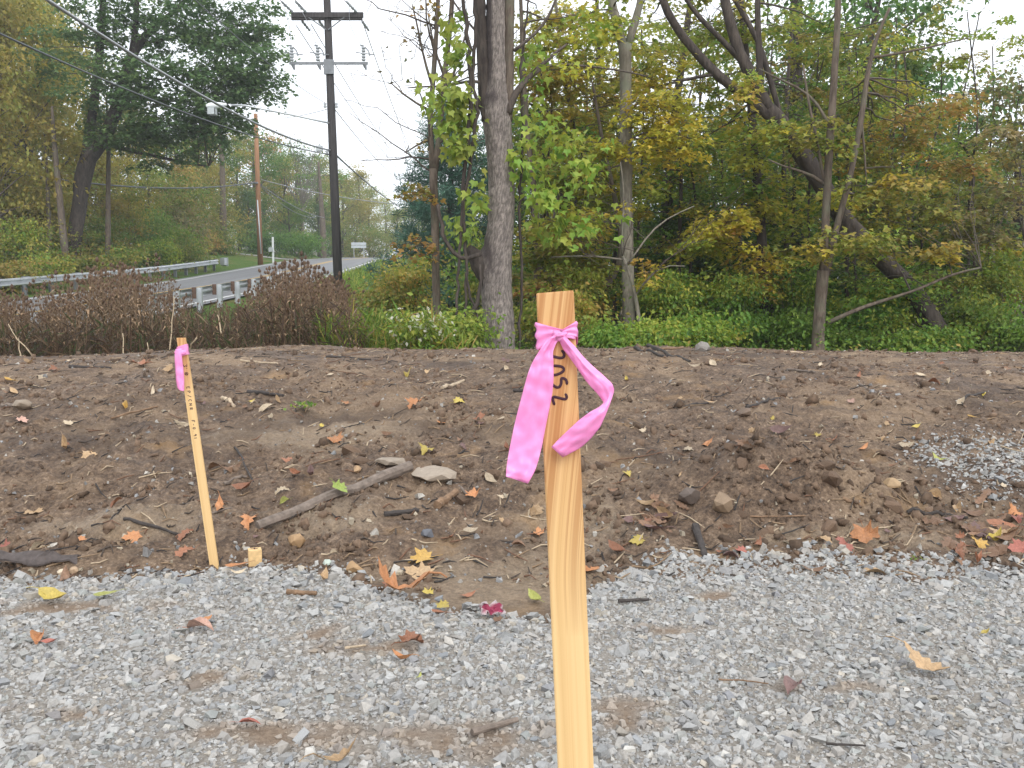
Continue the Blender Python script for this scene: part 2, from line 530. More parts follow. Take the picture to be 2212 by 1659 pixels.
ny = 400
ys = 3.15 * (13.3 / 3.15) ** np.linspace(0, 1, ny)
us = np.linspace(-1, 1, 510)
X = us[None, :] * (1.6 + 0.66 * ys[:, None]); Y = np.repeat(ys[:, None], len(us), 1)
Z = ground_z(X, Y)
V = np.stack([X, Y, Z], -1).reshape(-1, 3); nx = len(us)
i = (np.arange(ny - 1)[:, None] * nx + np.arange(nx - 1)[None, :]).ravel()
dirt = tag(mesh('dirt_bank', V, np.stack([i, i + 1, i + nx + 1, i + nx], -1), M['dirt'], col=np.repeat(silt_mask(V[:, 0], V[:, 1])[:, None], 3, 1), smooth_sh=True), kind='structure',
           label='bare brown earth bank rising behind the gravel')

# ------------------------------------------------------------------ gravel pad
PATCH = [(-0.95, 2.72, 0.16, 0.10), (-0.10, 2.28, 0.30, 0.13), (0.33, 2.45, 0.16, 0.14), (-0.62, 2.32, 0.30, 0.08), (-1.75, 3.35, 0.5, 0.10),
         (0.95, 2.62, 0.22, 0.06), (0.55, 3.12, 0.16, 0.08), (-0.5, 2.95, 0.25, 0.08), (1.65, 2.55, 0.2, 0.07), (-0.72, 3.1, 0.14, 0.09),
         (0.85, 3.5, 0.2, 0.06), (-1.3, 2.45, 0.18, 0.06)]


def mudmask(x, y):
    s = np.zeros_like(np.asarray(x, float))
    for (px, py, a, b) in PATCH:
        s = np.maximum(s, np.exp(-(((x - px) / a) ** 2 + ((y - py) / b) ** 2)))
    s = s * (0.75 + 1.3 * fbm(x, y, 7.0, 3, 33)) + 0.42 * fbm(x, y, 3.0, 3, 31) - 0.05
    return np.clip(s, 0, 1)


def gravel_material():
    m, nt, b = new_mat('crushed_stone_fines')
    v = coords(nt)
    n2 = tex_noise(nt, 60.0, 5, 0.75, v); n3 = tex_noise(nt, 220.0, 3, 0.7, v)
    c = ramp(nt, [(0.3, (0.15, 0.13, 0.11)), (0.5, (0.25, 0.225, 0.195)), (0.7, (0.36, 0.335, 0.30))], n2)
    at = nt.nodes.new('ShaderNodeAttribute'); at.attribute_name = 'col'
    mud = ramp(nt, [(0.3, (0.13, 0.085, 0.055)), (0.7, (0.27, 0.19, 0.125))], n2)
    sp = nt.nodes.new('ShaderNodeSeparateColor'); nt.links.new(at.outputs[0], sp.inputs[0])
    c = mixc(nt, sp.outputs[0], c, mud)
    nt.links.new(c, b.inputs['Base Color']); b.inputs['Roughness'].default_value = 0.85; b.inputs['Specular IOR Level'].default_value = 0.3
    p = bump(nt, b, n2, 0.9, 0.010); bump(nt, b, n3, 0.8, 0.003, p)
    return m


M['gravel'] = gravel_material()
xs = np.linspace(-6, 6, 240); ys = np.unique(np.concatenate([np.linspace(-5, 1.2, 15), np.linspace(1.2, 4.4, 130)]))
V, Q = grid(xs, ys, lambda x, y: 0.004 * fbm(x, y, 6, 2, 41) + 0.012 * fbm(x, y, 1.1, 2, 42) - 0.20 * smooth(edge_y(x) - 0.05, edge_y(x) + 0.16, y))
mm = 0.85 * smooth(0.2, 0.9, mudmask(V[:, 0], V[:, 1]))
gravel_bed = tag(mesh('gravel_pad', V, Q, M['gravel'], col=np.repeat(mm[:, None], 3, 1), smooth_sh=True), kind='structure',
                 label='grey crushed stone pad in front of the bank')


def gravel_surface(x, y):
    return 0.004 * fbm(x, y, 6, 2, 41) + 0.012 * fbm(x, y, 1.1, 2, 42)


STONE_COLS = np.array([(0.33, 0.33, 0.325), (0.28, 0.285, 0.285), (0.38, 0.38, 0.37), (0.255, 0.265, 0.275), (0.37, 0.355, 0.33), (0.31, 0.32, 0.305),
                       (0.43, 0.425, 0.41), (0.40, 0.36, 0.30), (0.36, 0.34, 0.315), (0.21, 0.215, 0.23), (0.52, 0.50, 0.46)])
STONE_P = np.array([.17, .15, .16, .09, .09, .09, .09, .04, .06, .03, .03])


def stones(rng, x, y, z, size, colr, flat=0.55):
    """angular stones: one distorted six-faced block each"""
    n = len(x)
    cb = np.array([[a, b, c] for c in (-1, 1) for (a, b) in ((-1, -1), (1, -1), (1, 1), (-1, 1))], float)
    S = cb[None] * (0.5 + 0.22 * rng.standard_normal((n, 8, 3)).clip(-1.5, 1.5))
    S[:, 4:, :2] *= rng.uniform(0.45, 0.9, (n, 1, 1))
    asp = np.stack([np.ones(n), rng.uniform(0.5, 0.95, n), rng.uniform(0.35, 0.75, n) * flat / 0.55], -1)
    S = S * asp[:, None, :] * size[:, None, None]
    a = rng.uniform(0, 2 * PI, n); tx = rng.normal(0, 0.45, n)
    ca, sa, ct, st = np.cos(a), np.sin(a), np.cos(tx), np.sin(tx)
    X = S[..., 0]; Yy = S[..., 1] * ct[:, None] - S[..., 2] * st[:, None]; Zz = S[..., 1] * st[:, None] + S[..., 2] * ct[:, None]
    P = np.stack([X * ca[:, None] - Yy * sa[:, None] + x[:, None], X * sa[:, None] + Yy * ca[:, None] + y[:, None], Zz + z[:, None]], -1)
    f = np.array([[3, 2, 1, 0], [4, 5, 6, 7], [0, 1, 5, 4], [1, 2, 6, 5], [2, 3, 7, 6], [3, 0, 4, 7]])
    F = (np.arange(n)[:, None, None] * 8 + f[None]).reshape(-1, 4)
    return P.reshape(-1, 3), F, np.repeat(colr, 8, 0)


M['stone'] = col_mat('limestone', 0.6, 0.16, 90, 0.0015)
rng = np.random.default_rng(11)
n = 80000
y = 1.70 + (4.15 - 1.70) * rng.random(n) ** 0.9
x = rng.uniform(-1, 1, n) * (0.75 + 0.62 * y)
e = edge_y(x)
md = mudmask(x, y)
keep = (y < e + rng.normal(-0.02, 0.06, n)) & (rng.random(n) > 0.90 * smooth(0.25, 0.85, md))
# the second patch of crushed stone at the foot of the bank on the right
n2 = 5200
x2 = rng.normal(2.95, 0.42, n2); y2 = rng.normal(5.0, 0.26, n2)
k2 = (x2 > 2.25 + 0.25 * rng.random(n2))
n3 = 11000                                            # the pad goes on to either side
y3 = rng.uniform(1.6, 4.0, n3); x3 = (0.75 + 0.62 * y3 + 1.1 * rng.random(n3)) * rng.choice([-1, 1], n3)
k3 = y3 < edge_y(x3)
nmain = int(keep.sum() + k2.sum())
x = np.concatenate([x[keep], x2[k2], x3[k3]]); y = np.concatenate([y[keep], y2[k2], y3[k3]])
sz = np.clip(rng.lognormal(math.log(0.0098), 0.52, len(x)), 0.0042, 0.040)
sz[nmain:] *= 1.5
edge_b = np.exp(-((y - edge_y(x)) / 0.22) ** 2)
sz = sz * (1 + 0.45 * edge_b)
z = np.where(y < edge_y(x) + 0.05, gravel_surface(x, y), ground_z(x, y)) + sz * rng.uniform(-0.08, 0.22, len(x))
z = np.maximum(z, np.where(y > 3.3, ground_z(x, y), -9) + sz * 0.1)
ci = rng.choice(len(STONE_COLS), len(x), p=STONE_P / STONE_P.sum())
cc = STONE_COLS[ci] * rng.uniform(0.74, 1.02, (len(x), 1))
dust = (0.10 + 0.35 * rng.random((len(x), 1)) ** 2)
cc = cc * (1 - dust) + np.array((0.33, 0.295, 0.255)) * dust
mdl = smooth(0.15, 0.6, mudmask(x, y))[:, None] * 0.6
cc = cc * (1 - mdl) + np.array((0.26, 0.19, 0.13)) * mdl
V, F, C = stones(rng, x, y, z, sz, cc)
tag(mesh('gravel', V, F, M['stone'], gravel_bed, C), kind='stuff')

# the larger stones one by one
import bmesh


def hull_mesh(name, pts, mat):
    bm = bmesh.new()
    for p in pts: bm.verts.new(p)
    r = bmesh.ops.convex_hull(bm, input=bm.verts)
    bmesh.ops.delete(bm, geom=[v for v in bm.verts if not v.link_faces], context='VERTS')
    me = bpy.data.meshes.new(name); bm.to_mesh(me); bm.free()
    me.materials.append(mat)
    for p in me.polygons: p.use_smooth = False
    return me


def objcol_mat(name, rough=0.7, var=0.18, scale=25.0, bumpd=0.002, trans=0.0):
    m, nt, b = new_mat(name)
    oi = nt.nodes.new('ShaderNodeObjectInfo')
    n = tex_noise(nt, scale, 5, 0.65, coords(nt))
    g = ramp(nt, [(0.3, (1 - var,) * 3), (0.7, (1 + var,) * 3)], n)
    c = mixc(nt, 1.0, oi.outputs['Color'], g, 'MULTIPLY')
    nt.links.new(c, b.inputs['Base Color'])
    b.inputs['Roughness'].default_value = rough; b.inputs['Specular IOR Level'].default_value = 0.35
    if bumpd: bump(nt, b, n, 0.6, bumpd)
    return m


M['bigstone'] = objcol_mat('broken_limestone', 0.65, 0.16, 40, 0.002)
stone_me = []
for k in range(12):
    p = rng.standard_normal((15, 3)); p /= np.linalg.norm(p, axis=1)[:, None]
    p *= np.array([0.55, rng.uniform(0.3, 0.48), rng.uniform(0.18, 0.32)]) * rng.uniform(0.8, 1.1, (15, 1))
    stone_me.append(hull_mesh('stone', p, M['bigstone']))


def add_stone(name, x, y, z, s, c, parent=None):
    o = bpy.data.objects.new(name, stone_me[rng.integers(12)])
    COL.objects.link(o); o.location = (x, y, z); o.scale = (s,) * 3
    o.rotation_euler = (rng.normal(0, 0.3), rng.normal(0, 0.3), rng.uniform(0, 6.28)); o.color = (*c, 1)
    if parent is not None: o.parent = parent
    return o


big = [(75, 1580, .055), (415, 1558, .06), (400, 1258, .075), (350, 1270, .06), (300, 1250, .06), (640, 1262, .06), (780, 1240, .055), (880, 1300, .05),
       (1440, 1585, .05), (1690, 1430, .05), (1745, 1435, .045), (2115, 1215, .07), (2080, 1222, .06), (1480, 1290, .045), (950, 1310, .05), (30, 1390, .05),
       (1990, 1360, .06), (1890, 1330, .045), (270, 1430, .045), (440, 1300, .05)]
pts = [(*hit(a, b)[:2], s) for a, b, s in big]
while len(pts) < 300:
    yy = rng.uniform(2.05, 4.0); xx = rng.uniform(-0.6, 0.6) * yy
    if yy < edge_y(np.array([xx]))[0] and mudmask(np.array([xx]), np.array([yy]))[0] < 0.6:
        pts.append((xx, yy, float(np.clip(rng.lognormal(math.log(0.034), 0.25), 0.025, 0.065))))
for (xx, yy, s) in pts:
    c = STONE_COLS[rng.choice(7)] * rng.uniform(0.72, 0.98)
    add_stone('stone', xx, yy, float(gravel_surface(np.array([xx]), np.array([yy]))[0]) + s * 0.13, s, c, gravel_bed)

# ------------------------------------------------------------------ clods, grit and small debris on the bank
M['clod'] = col_mat('soil_clods', 0.9, 0.3, 45, 0.004)
n = 21000
y = 3.6 + 8.2 * rng.random(n) ** 1.7
x = rng.uniform(-1, 1, n) * (0.6 + 0.62 * y)
dens = 0.22 + 1.9 * fbm(x, y, 1.5, 3, 51) + 1.2 * np.exp(-(((x - 1.45) / 0.65) ** 2 + ((y - 4.7) / 0.4) ** 2)) - 0.5 * np.exp(-(((x - .05) / .5) ** 2 + ((y - 4.0) / .4) ** 2))
k = (rng.random(n) < dens) & (y > edge_y(x) - 0.08)
x, y = x[k], y[k]
sz = np.clip(rng.lognormal(math.log(0.012), 0.6, len(x)), 0.005, 0.05) * (1 + 0.05 * y)
cc = np.array((0.130, 0.086, 0.057)) * rng.uniform(0.6, 1.35, (len(x), 1))
V, F, C = stones(rng, x, y, ground_z(x, y) + sz * 0.12, sz, cc, 0.8)
tag(mesh('soil_clods', V, F, M['clod'], dirt, C, True), kind='stuff')
n = 2300
y = 3.7 + 8.0 * rng.random(n) ** 1.5; x = rng.uniform(-1, 1, n) * (0.6 + 0.62 * y)
k = (y > edge_y(x) - 0.05); x, y = x[k], y[k]
sz = np.clip(rng.lognormal(math.log(0.012), 0.4, len(x)), 0.006, 0.04)
near = np.exp(-((y - edge_y(x)) / 0.35) ** 2)
sz *= 1 + 0.5 * near
pal = np.array([(0.40, 0.37, 0.33), (0.33, 0.33, 0.33), (0.45, 0.38, 0.28), (0.28, 0.27, 0.26), (0.52, 0.48, 0.42)])
V, F, C = stones(rng, x, y, ground_z(x, y) + sz * 0.2, sz, pal[rng.integers(0, 5, len(x))] * rng.uniform(0.5, 0.9, (len(x), 1)), 0.8)
tag(mesh('pebbles', V, F, M['stone'], dirt, C), kind='stuff')
# larger lumps of turned soil, one by one
M['lump'] = objcol_mat('turned_soil', 0.9, 0.35, 35, 0.010)
lump_me = []
for k in range(8):
    p = rng.standard_normal((60, 3)); p /= np.linalg.norm(p, axis=1)[:, None]
    p *= (1 + 0.22 * rng.standard_normal((60, 1))).clip(0.6, 1.4) * np.array([0.5, 0.42, 0.34])
    me = hull_mesh('clod', p, M['lump']); lump_me.append(me)
k = 0
while k < 150:
    if k < 60: xx, yy = rng.normal(1.45, 0.42), rng.normal(4.68, 0.2)
    elif k < 90: xx, yy = rng.normal(-0.4, 0.45), rng.normal(4.95, 0.22)
    else: yy = rng.uniform(4.2, 9.5); xx = rng.uniform(-0.6, 0.6) * yy
    if yy < float(edge_y(np.array([xx]))[0]): continue
    sz_ = float(np.clip(rng.lognormal(math.log(0.055), 0.4), 0.025, 0.13))
    o = bpy.data.objects.new('clod', lump_me[rng.integers(8)]); COL.objects.link(o); o.parent = dirt
    o.location = (xx, yy, float(ground_z(xx, yy)) - 0.05 * sz_); o.scale = (sz_, sz_, sz_ * rng.uniform(.6, 1)); o.rotation_euler = (rng.normal(0, .4), rng.normal(0, .4), rng.uniform(0, 6.28))
    o.color = (*(np.array((0.135, 0.088, 0.058)) * rng.uniform(0.6, 1.25)), 1); k += 1
# shreds of bark, stalk and root trodden into the soil
mb = MB()
n = 2600
y = 3.7 + 8.0 * rng.random(n) ** 1.4; x = rng.uniform(-1, 1, n) * (0.6 + 0.6 * y)
for k in range(n):
    if y[k] < edge_y(np.array([x[k]]))[0] - 0.5 * rng.random() ** 3: continue
    L = rng.lognormal(math.log(0.055), 0.6); a = rng.normal(0.2, 0.9)
    t = np.linspace(-0.5, 0.5, 3)
    px_ = x[k] + L * t * math.cos(a); py_ = y[k] + L * t * math.sin(a)
    pz_ = np.maximum(ground_z(px_, py_), np.where(py_ < edge_y(px_), 0.005, -9)) + 0.004 + np.array([0, rng.random() * 0.012, rng.random() * 0.02])
    cl = [(0.06, 0.045, 0.035), (0.035, 0.03, 0.028), (0.22, 0.15, 0.09), (0.36, 0.28, 0.19), (0.14, 0.075, 0.045)][rng.integers(5)]
    mb.tube(np.stack([px_, py_, pz_], -1), [0.0025 + 0.003 * rng.random(), 0.004, 0.002], 4, True, cl)
tag(mb.build('debris', M['dry'], dirt), kind='stuff')

# ------------------------------------------------------------------ road
def road_material():
    m, nt, b = new_mat('worn_asphalt')
    v = coords(nt)
    n2 = tex_noise(nt, 22.0, 4, 0.7, v); n1 = tex_noise(nt, 0.5, 4, 0.6, coords(nt, 'Object', (4, 0.15, 1)))
    c = ramp(nt, [(0.3, (0.105, 0.105, 0.11)), (0.7, (0.165, 0.165, 0.17))], n2)
    c = mixc(nt, ramp(nt, [(0.4, (0, 0, 0)), (0.65, (0.6, 0.6, 0.6))], n1), c, (0.075, 0.075, 0.08))
    nt.links.new(c, b.inputs['Base Color']); b.inputs['Roughness'].default_value = 0.55
    bump(nt, b, n2, 0.4, 0.004)
    return m


M['road'] = road_material()
M['line_white'] = simple_mat('road_line_white', (0.62, 0.62, 0.60), 0.6, 0, 0.2, 12)
M['line_yellow'] = simple_mat('road_line_yellow', (0.55, 0.33, 0.05), 0.6, 0, 0.2, 12)


def ribbon(name, o0, o1, y0, y1, dz, mat, parent=None, step=1.0):
    ys = np.arange(y0, y1, step); xc = xr(ys); z = zr(ys)
    z = (zr(ys - 2) + zr(ys) + zr(ys + 2)) / 3 + dz
    tx = np.gradient(xc, ys); nrm = np.sqrt(1 + tx ** 2)
    V = np.concatenate([np.stack([xc + o0 / nrm, ys - o0 * tx / nrm, z], -1), np.stack([xc + o1 / nrm, ys - o1 * tx / nrm, z], -1)])
    n = len(ys); i = np.arange(n - 1)
    return mesh(name, V, np.stack([i, n + i, n + i + 1, i + 1], -1), mat, parent)


road = tag(ribbon('road', -3.9, 3.9, -50, 190, 0.03, M['road']), kind='structure', label='grey two lane road climbing to a crest')
ribbon('edge_line', -3.5, -3.36, -50, 185, 0.036, M['line_white'], road)
ribbon('edge_line', 3.36, 3.5, -50, 185, 0.036, M['line_white'], road)
ribbon('centre_line', -0.19, -0.07, -50, 185, 0.036, M['line_yellow'], road)
ribbon('centre_line', 0.07, 0.19, -50, 185, 0.036, M['line_yellow'], road)
# lane leading off to the left by the brown pole
ys = np.linspace(-62, -19.5, 40)
M['drive'] = simple_mat('driveway_stone', (0.36, 0.35, 0.33), 0.9, 0, 0.2, 3)
dz = [terrain(x, 84.0) for x in ys]
dv = np.concatenate([np.stack([ys, 82.6 + 0 * ys, terrain(ys, 82.6 + 0 * ys) + 0.05], -1), np.stack([ys, 85.6 + 0 * ys, terrain(ys, 85.6 + 0 * ys) + 0.05], -1)])
i = np.arange(39)
tag(mesh('driveway', dv, np.stack([i, i + 1, 40 + i + 1, 40 + i], -1), M['drive']), kind='structure')

# ------------------------------------------------------------------ guard rails
def w_beam(name, label, off, y0, y1, back_to_us):
    root = empty(name, (float(xr(y0)) + off, y0, float(zr(y0))))
    tag(root, label, 'guardrail')
    o = np.array(root.location)
    sgn = 1.0 if off < 0 else -1.0                                   # corrugation faces the road
    prof = np.array([(0.0, 0.70), (0.075, 0.665), (0.075, 0.625), (0.0, 0.575), (0.0, 0.535), (0.075, 0.485), (0.075, 0.445), (0.0, 0.41)])
    ys = np.arange(y0, y1 + 0.01, 3.81 / 2)
    # rail panels, each 3.8 m
    k = 0
    while k < len(ys) - 1:
        seg = ys[k:k + 3]
        if len(seg) < 2: break
        mb = MB()
        for th in (0.0, 0.006):
            pass
        a, b = seg[0] - 0.06, seg[-1] + 0.06
        Vs = []
        for th in (0.0, 0.012):
            for yy in (a, b):
                xc = float(xr(yy)) + off; z = float(zr(yy))
                lap = 0.006 * (k % 4 == 0)
                Vs.append(np.stack([xc + sgn * (prof[:, 0] + 0.10 - th + lap), np.full(8, yy), z + prof[:, 1]], -1))
        Vv = np.concatenate(Vs) - o
        j = np.arange(7)
        Qs = [np.stack([j, j + 1, 8 + j + 1, 8 + j], -1), np.stack([16 + j, 24 + j, 24 + j + 1, 16 + j + 1], -1),
              [[0, 8, 24, 16], [7, 23, 31, 15]]]
        mb.add(Vv, np.vstack([np.asarray(q) for q in Qs]))
        mb.build('rail', M['steel'], root)
        k += 2
    for yy in ys:
        xc = float(xr(yy)) + off; z = float(zr(yy))
        mb = MB()
        for dx in (-0.075, 0.075):
            mb.box(np.array([xc - sgn * 0.11 + dx, yy, z + 0.2]) - o, 0.012, 0.11, 1.04)
        mb.box(np.array([xc - sgn * 0.11, yy, z + 0.2]) - o, 0.14, 0.010, 1.04)
        p = mb.build('post', M['darksteel'] if not back_to_us else M['steel'], root)
        mb = MB(); mb.box(np.array([xc + sgn * 0.035, yy + 0.0, z + 0.555]) - o, 0.13, 0.15, 0.34)
        mb.build('spacer_block', M['block'] if back_to_us else M['darksteel'], root)
    # flared end piece
    yy = y1; xc = float(xr(yy)) + off; z = float(zr(yy))
    mb = MB()
    mb.box(np.array([xc + sgn * 0.13, yy + 0.32, z + 0.555]) - o, 0.30, 0.55, 0.46)
    mb.box(np.array([xc + sgn * 0.13, yy + 0.62, z + 0.555]) - o, 0.42, 0.06, 0.56)
    mb.build('end_piece', M['steel'], root)
    return root


w_beam('guardrail', 'galvanised guardrail on the far side of the road ending at the lawn', -5.0, 18.0, 59.0, False)
w_beam('guardrail', 'guardrail on the near roadside seen from behind through dried weeds', 4.5, 12.0, 37.0, True)

# ------------------------------------------------------------------ utility poles and wires
def line_between(a, b, sag, n=24):
    t = np.linspace(0, 1, n)[:, None]
    p = np.asarray(a) * (1 - t) + np.asarray(b) * t
    p[:, 2] -= (4 * t * (1 - t))[:, 0] * sag
    return p


def wire(label, a, b, sag, r, mat='wire', n=24):
    mb = MB(); mb.tube(line_between(a, b, sag, n), r, 5, True)
    return tag(mb.build('overhead_wire', M[mat], None, True), label, 'wire', 'overhead wires along the road')


PY = 32.0
pb = W(731, 625, PY); pt = W(700, -160, PY)
ax = (pt - pb) / np.linalg.norm(pt - pb)
pole_z0 = float(terrain(pb[0], PY)) - 0.2
p0 = pb + ax * ((pole_z0 - pb[2]) / ax[2])


def on_pole(py):
    t = (py - 625) / (-160 - 625)
    return pb + (pt - pb) * t


root = tag(empty('utility_pole', tuple(p0)), 'tall dark utility pole with crossarm and street light', 'utility pole')
mb = MB(); mb.tube(np.array([p0, on_pole(300), on_pole(0), pt]) - p0, [0.165, 0.15, 0.125, 0.11], 20, True)
mb.build('shaft', M['polewood'], root, True)
# double wooden crossarm
c = on_pole(31)
mb = MB(); mb.box(c - p0 + np.array([0.03, -0.17, 0]), 2.5, 0.09, 0.17); mb.build('crossarm', M['polewood'], root)
mb = MB(); mb.box(c - p0 + np.array([-0.06, 0.17, 0.02]), 2.5, 0.09, 0.17); mb.build('crossarm', M['polewood'], root)
for s in (-1, 1):
    mb = MB(); e = c - p0 + np.array([s * 0.62, -0.2, -0.09]); f = on_pole(62) - p0 + np.array([s * 0.03, -0.15, 0])
    mb.tube([e, f], 0.022, 5); mb.build('brace', M['darksteel'], root)
# steel arm with fuse cutouts
c2 = on_pole(133)
mb = MB(); mb.box(c2 - p0 + np.array([0.0, -0.15, 0.0]), 2.75, 0.07, 0.085); mb.box(c2 - p0 + np.array([0, -0.13, -0.12]), 0.34, 0.12, 0.5)
mb.build('steel_arm', M['darksteel'], root)
for dx in (-1.33, -0.42, 1.18):
    cb = c2 - p0 + np.array([dx + 0.08, -0.15, 0])
    co = MB()
    for q in range(5):
        zz = np.array([0.02 + q * 0.10, 0.06 + q * 0.10, 0.10 + q * 0.10])
        co.tube(np.stack([np.full(3, cb[0] - 0.03 + 0.0 * q), np.full(3, cb[1] - 0.03), cb[2] + 0.05 + zz], -1), [0.05, 0.085, 0.05], 10)
    cu = co.build('fuse_cutout', M['porcelain'], root, True)
    fm = MB()
    fm.tube([cb + np.array([0.02, -0.03, 0.55]), cb + np.array([0.15, -0.05, 0.40]), cb + np.array([0.20, -0.05, 0.22])], 0.022, 6)
    fm.tube([cb + np.array([-0.30, -0.03, 0.36]), cb + np.array([0.36, -0.03, 0.28])], 0.018, 6)
    fm.tube([cb + np.array([-0.02, -0.03, 0.58]), cb + np.array([-0.14, -0.03, 0.60])], 0.03, 6)
    fm.tube([cb + np.array([0.0, -0.0, -0.05]), cb + np.array([0.05, -0.0, -0.22])], [0.07, 0.03], 8)
    fm.build('fuse_tube', M['darksteel'], cu)
# insulator strings at the crossarm
for s, dx in ((1, -1.17), (1, -0.70), (1, 1.05), (-1, -0.95), (-1, -0.35), (-1, 1.17)):
    a = c - p0 + np.array([dx, -0.2 * s, 0.08 if s > 0 else -0.08])
    d = np.array([-0.26, -0.55, 0.20]) if s > 0 else np.array([0.16, 0.55, -0.18])
    mb = MB(); P = np.array([a + d * t for t in np.linspace(0, 1, 9)])
    mb.tube(P, [0.03, 0.06, 0.03, 0.06, 0.03, 0.06, 0.03, 0.05, 0.02], 8); mb.build('insulator', M['porcelain'], root, True)
# jumpers down to the cutouts
for dx, tx in ((-1.40, -1.30), (-0.9, -0.42), (0.9, 1.15)):
    a = c - p0 + np.array([dx, -0.6, 0.2]); b = c2 - p0 + np.array([tx, -0.18, 0.62])
    t = np.linspace(0, 1, 12)[:, None]; P = a * (1 - t) + b * t; P[:, 0] += -0.18 * np.sin(PI * t[:, 0]) * (1 if dx > 0 else -0.4)
    mb = MB(); mb.tube(P, 0.010, 5); mb.build('jumper_wire', M['wire_pale'], root, True)
# spools, clamps
for py_, s in ((222, -1), (222, 1), (325, -1)):
    q = on_pole(py_) - p0 + np.array([s * 0.20, -0.08, 0])
    mb = MB(); mb.tube(np.stack([np.full(5, q[0]), np.full(5, q[1]), q[2] + np.linspace(-0.08, 0.08, 5)], -1), [0.05, 0.06, 0.035, 0.06, 0.05], 8)
    mb.build('spool', M['porcelain'], root, True)
# street light: bracket arm and luminaire
a0 = W(712, 266, PY - 0.1); a1 = W(640, 250, PY - 0.3); a2 = W(560, 234, PY - 0.6); a3 = W(500, 227, PY - 0.8)
P = np.array([a0, a0 * .5 + a1 * .5, a1, a1 * .5 + a2 * .5, a2, a2 * .5 + a3 * .5 + np.array([0, 0, .04]), a3])
mb = MB(); mb.tube(P - p0, 0.034, 8); arm = mb.build('lamp_arm', M['steel'], root, True)
h0, h1 = W(490, 226, PY - 0.8) - p0, W(445, 229, PY - 1.0) - p0
t = np.linspace(0, 1, 9)[:, None]; P = h0 * (1 - t) + h1 * t
mb = MB(); mb.tube(P, [0.04, 0.065, 0.085, 0.10, 0.11, 0.11, 0.105, 0.09, 0.04], 12); head = mb.build('lamp_head', M['white'], root, True)
hc = W(458, 237, PY - 0.95) - p0
mb = MB()
for dx, dy, sx, sy in ((-0.13, 0, 0.02, 0.26), (0.13, 0, 0.02, 0.26), (0, -0.12, 0.28, 0.02), (0, 0.12, 0.28, 0.02)):
    mb.box(hc + np.array([dx, dy, -0.06]), sx, sy, 0.22)
mb.build('glare_shield', M['grey_box'], head)
# splice box on the messenger cable
bx = W(690, 321, PY - 0.6)
mb = MB(); mb.box(bx, 0.2, 0.2, 0.18); mb.box(bx + np.array([0, 0, 0.12]), 0.05, 0.05, 0.1)
tag(mb.build('splice_box', M['grey_box'], None), 'small grey splice box hanging on the cable beside the dark pole', 'cable box')

BY = 68.0
b0 = W(562, 552, BY); b1 = W(552, 246, BY)
root2 = tag(empty('utility_pole', tuple(b0)), 'reddish brown wooden utility pole on the lawn beyond the road', 'utility pole')
zb = float(terrain(b0[0], BY)) - 0.2
mb = MB(); mb.tube(np.array([b0 + (b1 - b0) * ((zb - b0[2]) / (b1[2] - b0[2])), b0 * .5 + b1 * .5, b1]) - b0, [0.21, 0.18, 0.15], 14); mb.build('shaft', M['polebrown'], root2, True)
g0, g1 = W(564, 548, BY - 0.2), W(556, 432, BY - 0.2)
mb = MB(); mb.tube(np.array([g0, g1]) - b0 + np.array([0.0, 0, 0]), 0.045, 6); mb.build('conduit', M['signback'], root2, True)
mb = MB(); mb.box(W(553, 395, BY - 0.2) - b0, 0.3, 0.3, 0.12); mb.build('cable_clamp', M['darksteel'], root2)

wire('thick grey cable slanting from upper left down to the dark pole', W(60, -28, 13), W(715, 325, PY), 0.35, 0.030, 'wire_pale')
wire('lower grey cable crossing below the street light to the dark pole', W(-60, 45, 14), W(715, 334, PY), 0.30, 0.018)
wire('cable running level from the left edge to the brown pole', W(-60, 357, 42), W(553, 394, BY - 0.2), 0.7, 0.045)
wire('pale service wire from the brown pole across to the right', W(565, 388, BY), W(1010, 448, 62), 0.5, 0.028, 'wire_pale')
wire('upper of two dark wires dropping right from the brown pole', W(560, 397, BY), W(700, 470, 95), 0.4, 0.035)
wire('lower of two dark wires dropping right from the brown pole', W(560, 399, BY), W(680, 470, 95), 0.6, 0.03)
wire('thin neutral wire from upper left to the spool on the dark pole', W(400, -20, 16), W(702, 222, PY), 0.15, 0.010)
wire('thin wire from the brown pole top to the dark pole', W(552, 250, BY), W(706, 236, PY), 0.25, 0.012)
wire('leftmost high voltage wire above the crossarm', W(440, -190, 14), W(623, 16, PY - 0.7), 0.1, 0.012)
wire('middle high voltage wire above the crossarm', W(490, -190, 14), W(652, 14, PY - 0.7), 0.1, 0.012)
wire('right high voltage wire above the crossarm', W(580, -250, 14), W(752, 10, PY - 0.7), 0.1, 0.012)
wire('thin wire falling right from the crossarm left end', W(640, 55, PY + .7), W(905, 400, 120), 1.0, 0.018, 'wire_pale')
wire('thin wire falling right from the crossarm middle', W(672, 52, PY + .7), W(912, 395, 120), 1.0, 0.018, 'wire_pale')
wire('thin wire falling right from the crossarm right end', W(785, 52, PY + .7), W(925, 390, 120), 1.0, 0.018, 'wire_pale')
wire('faint wire falling right from the neutral spool', W(712, 222, PY), W(900, 400, 120), 1.0, 0.018, 'wire_pale')
wire('cable continuing downhill right of the dark pole', W(718, 328, PY), W(905, 460, 110), 0.6, 0.035)

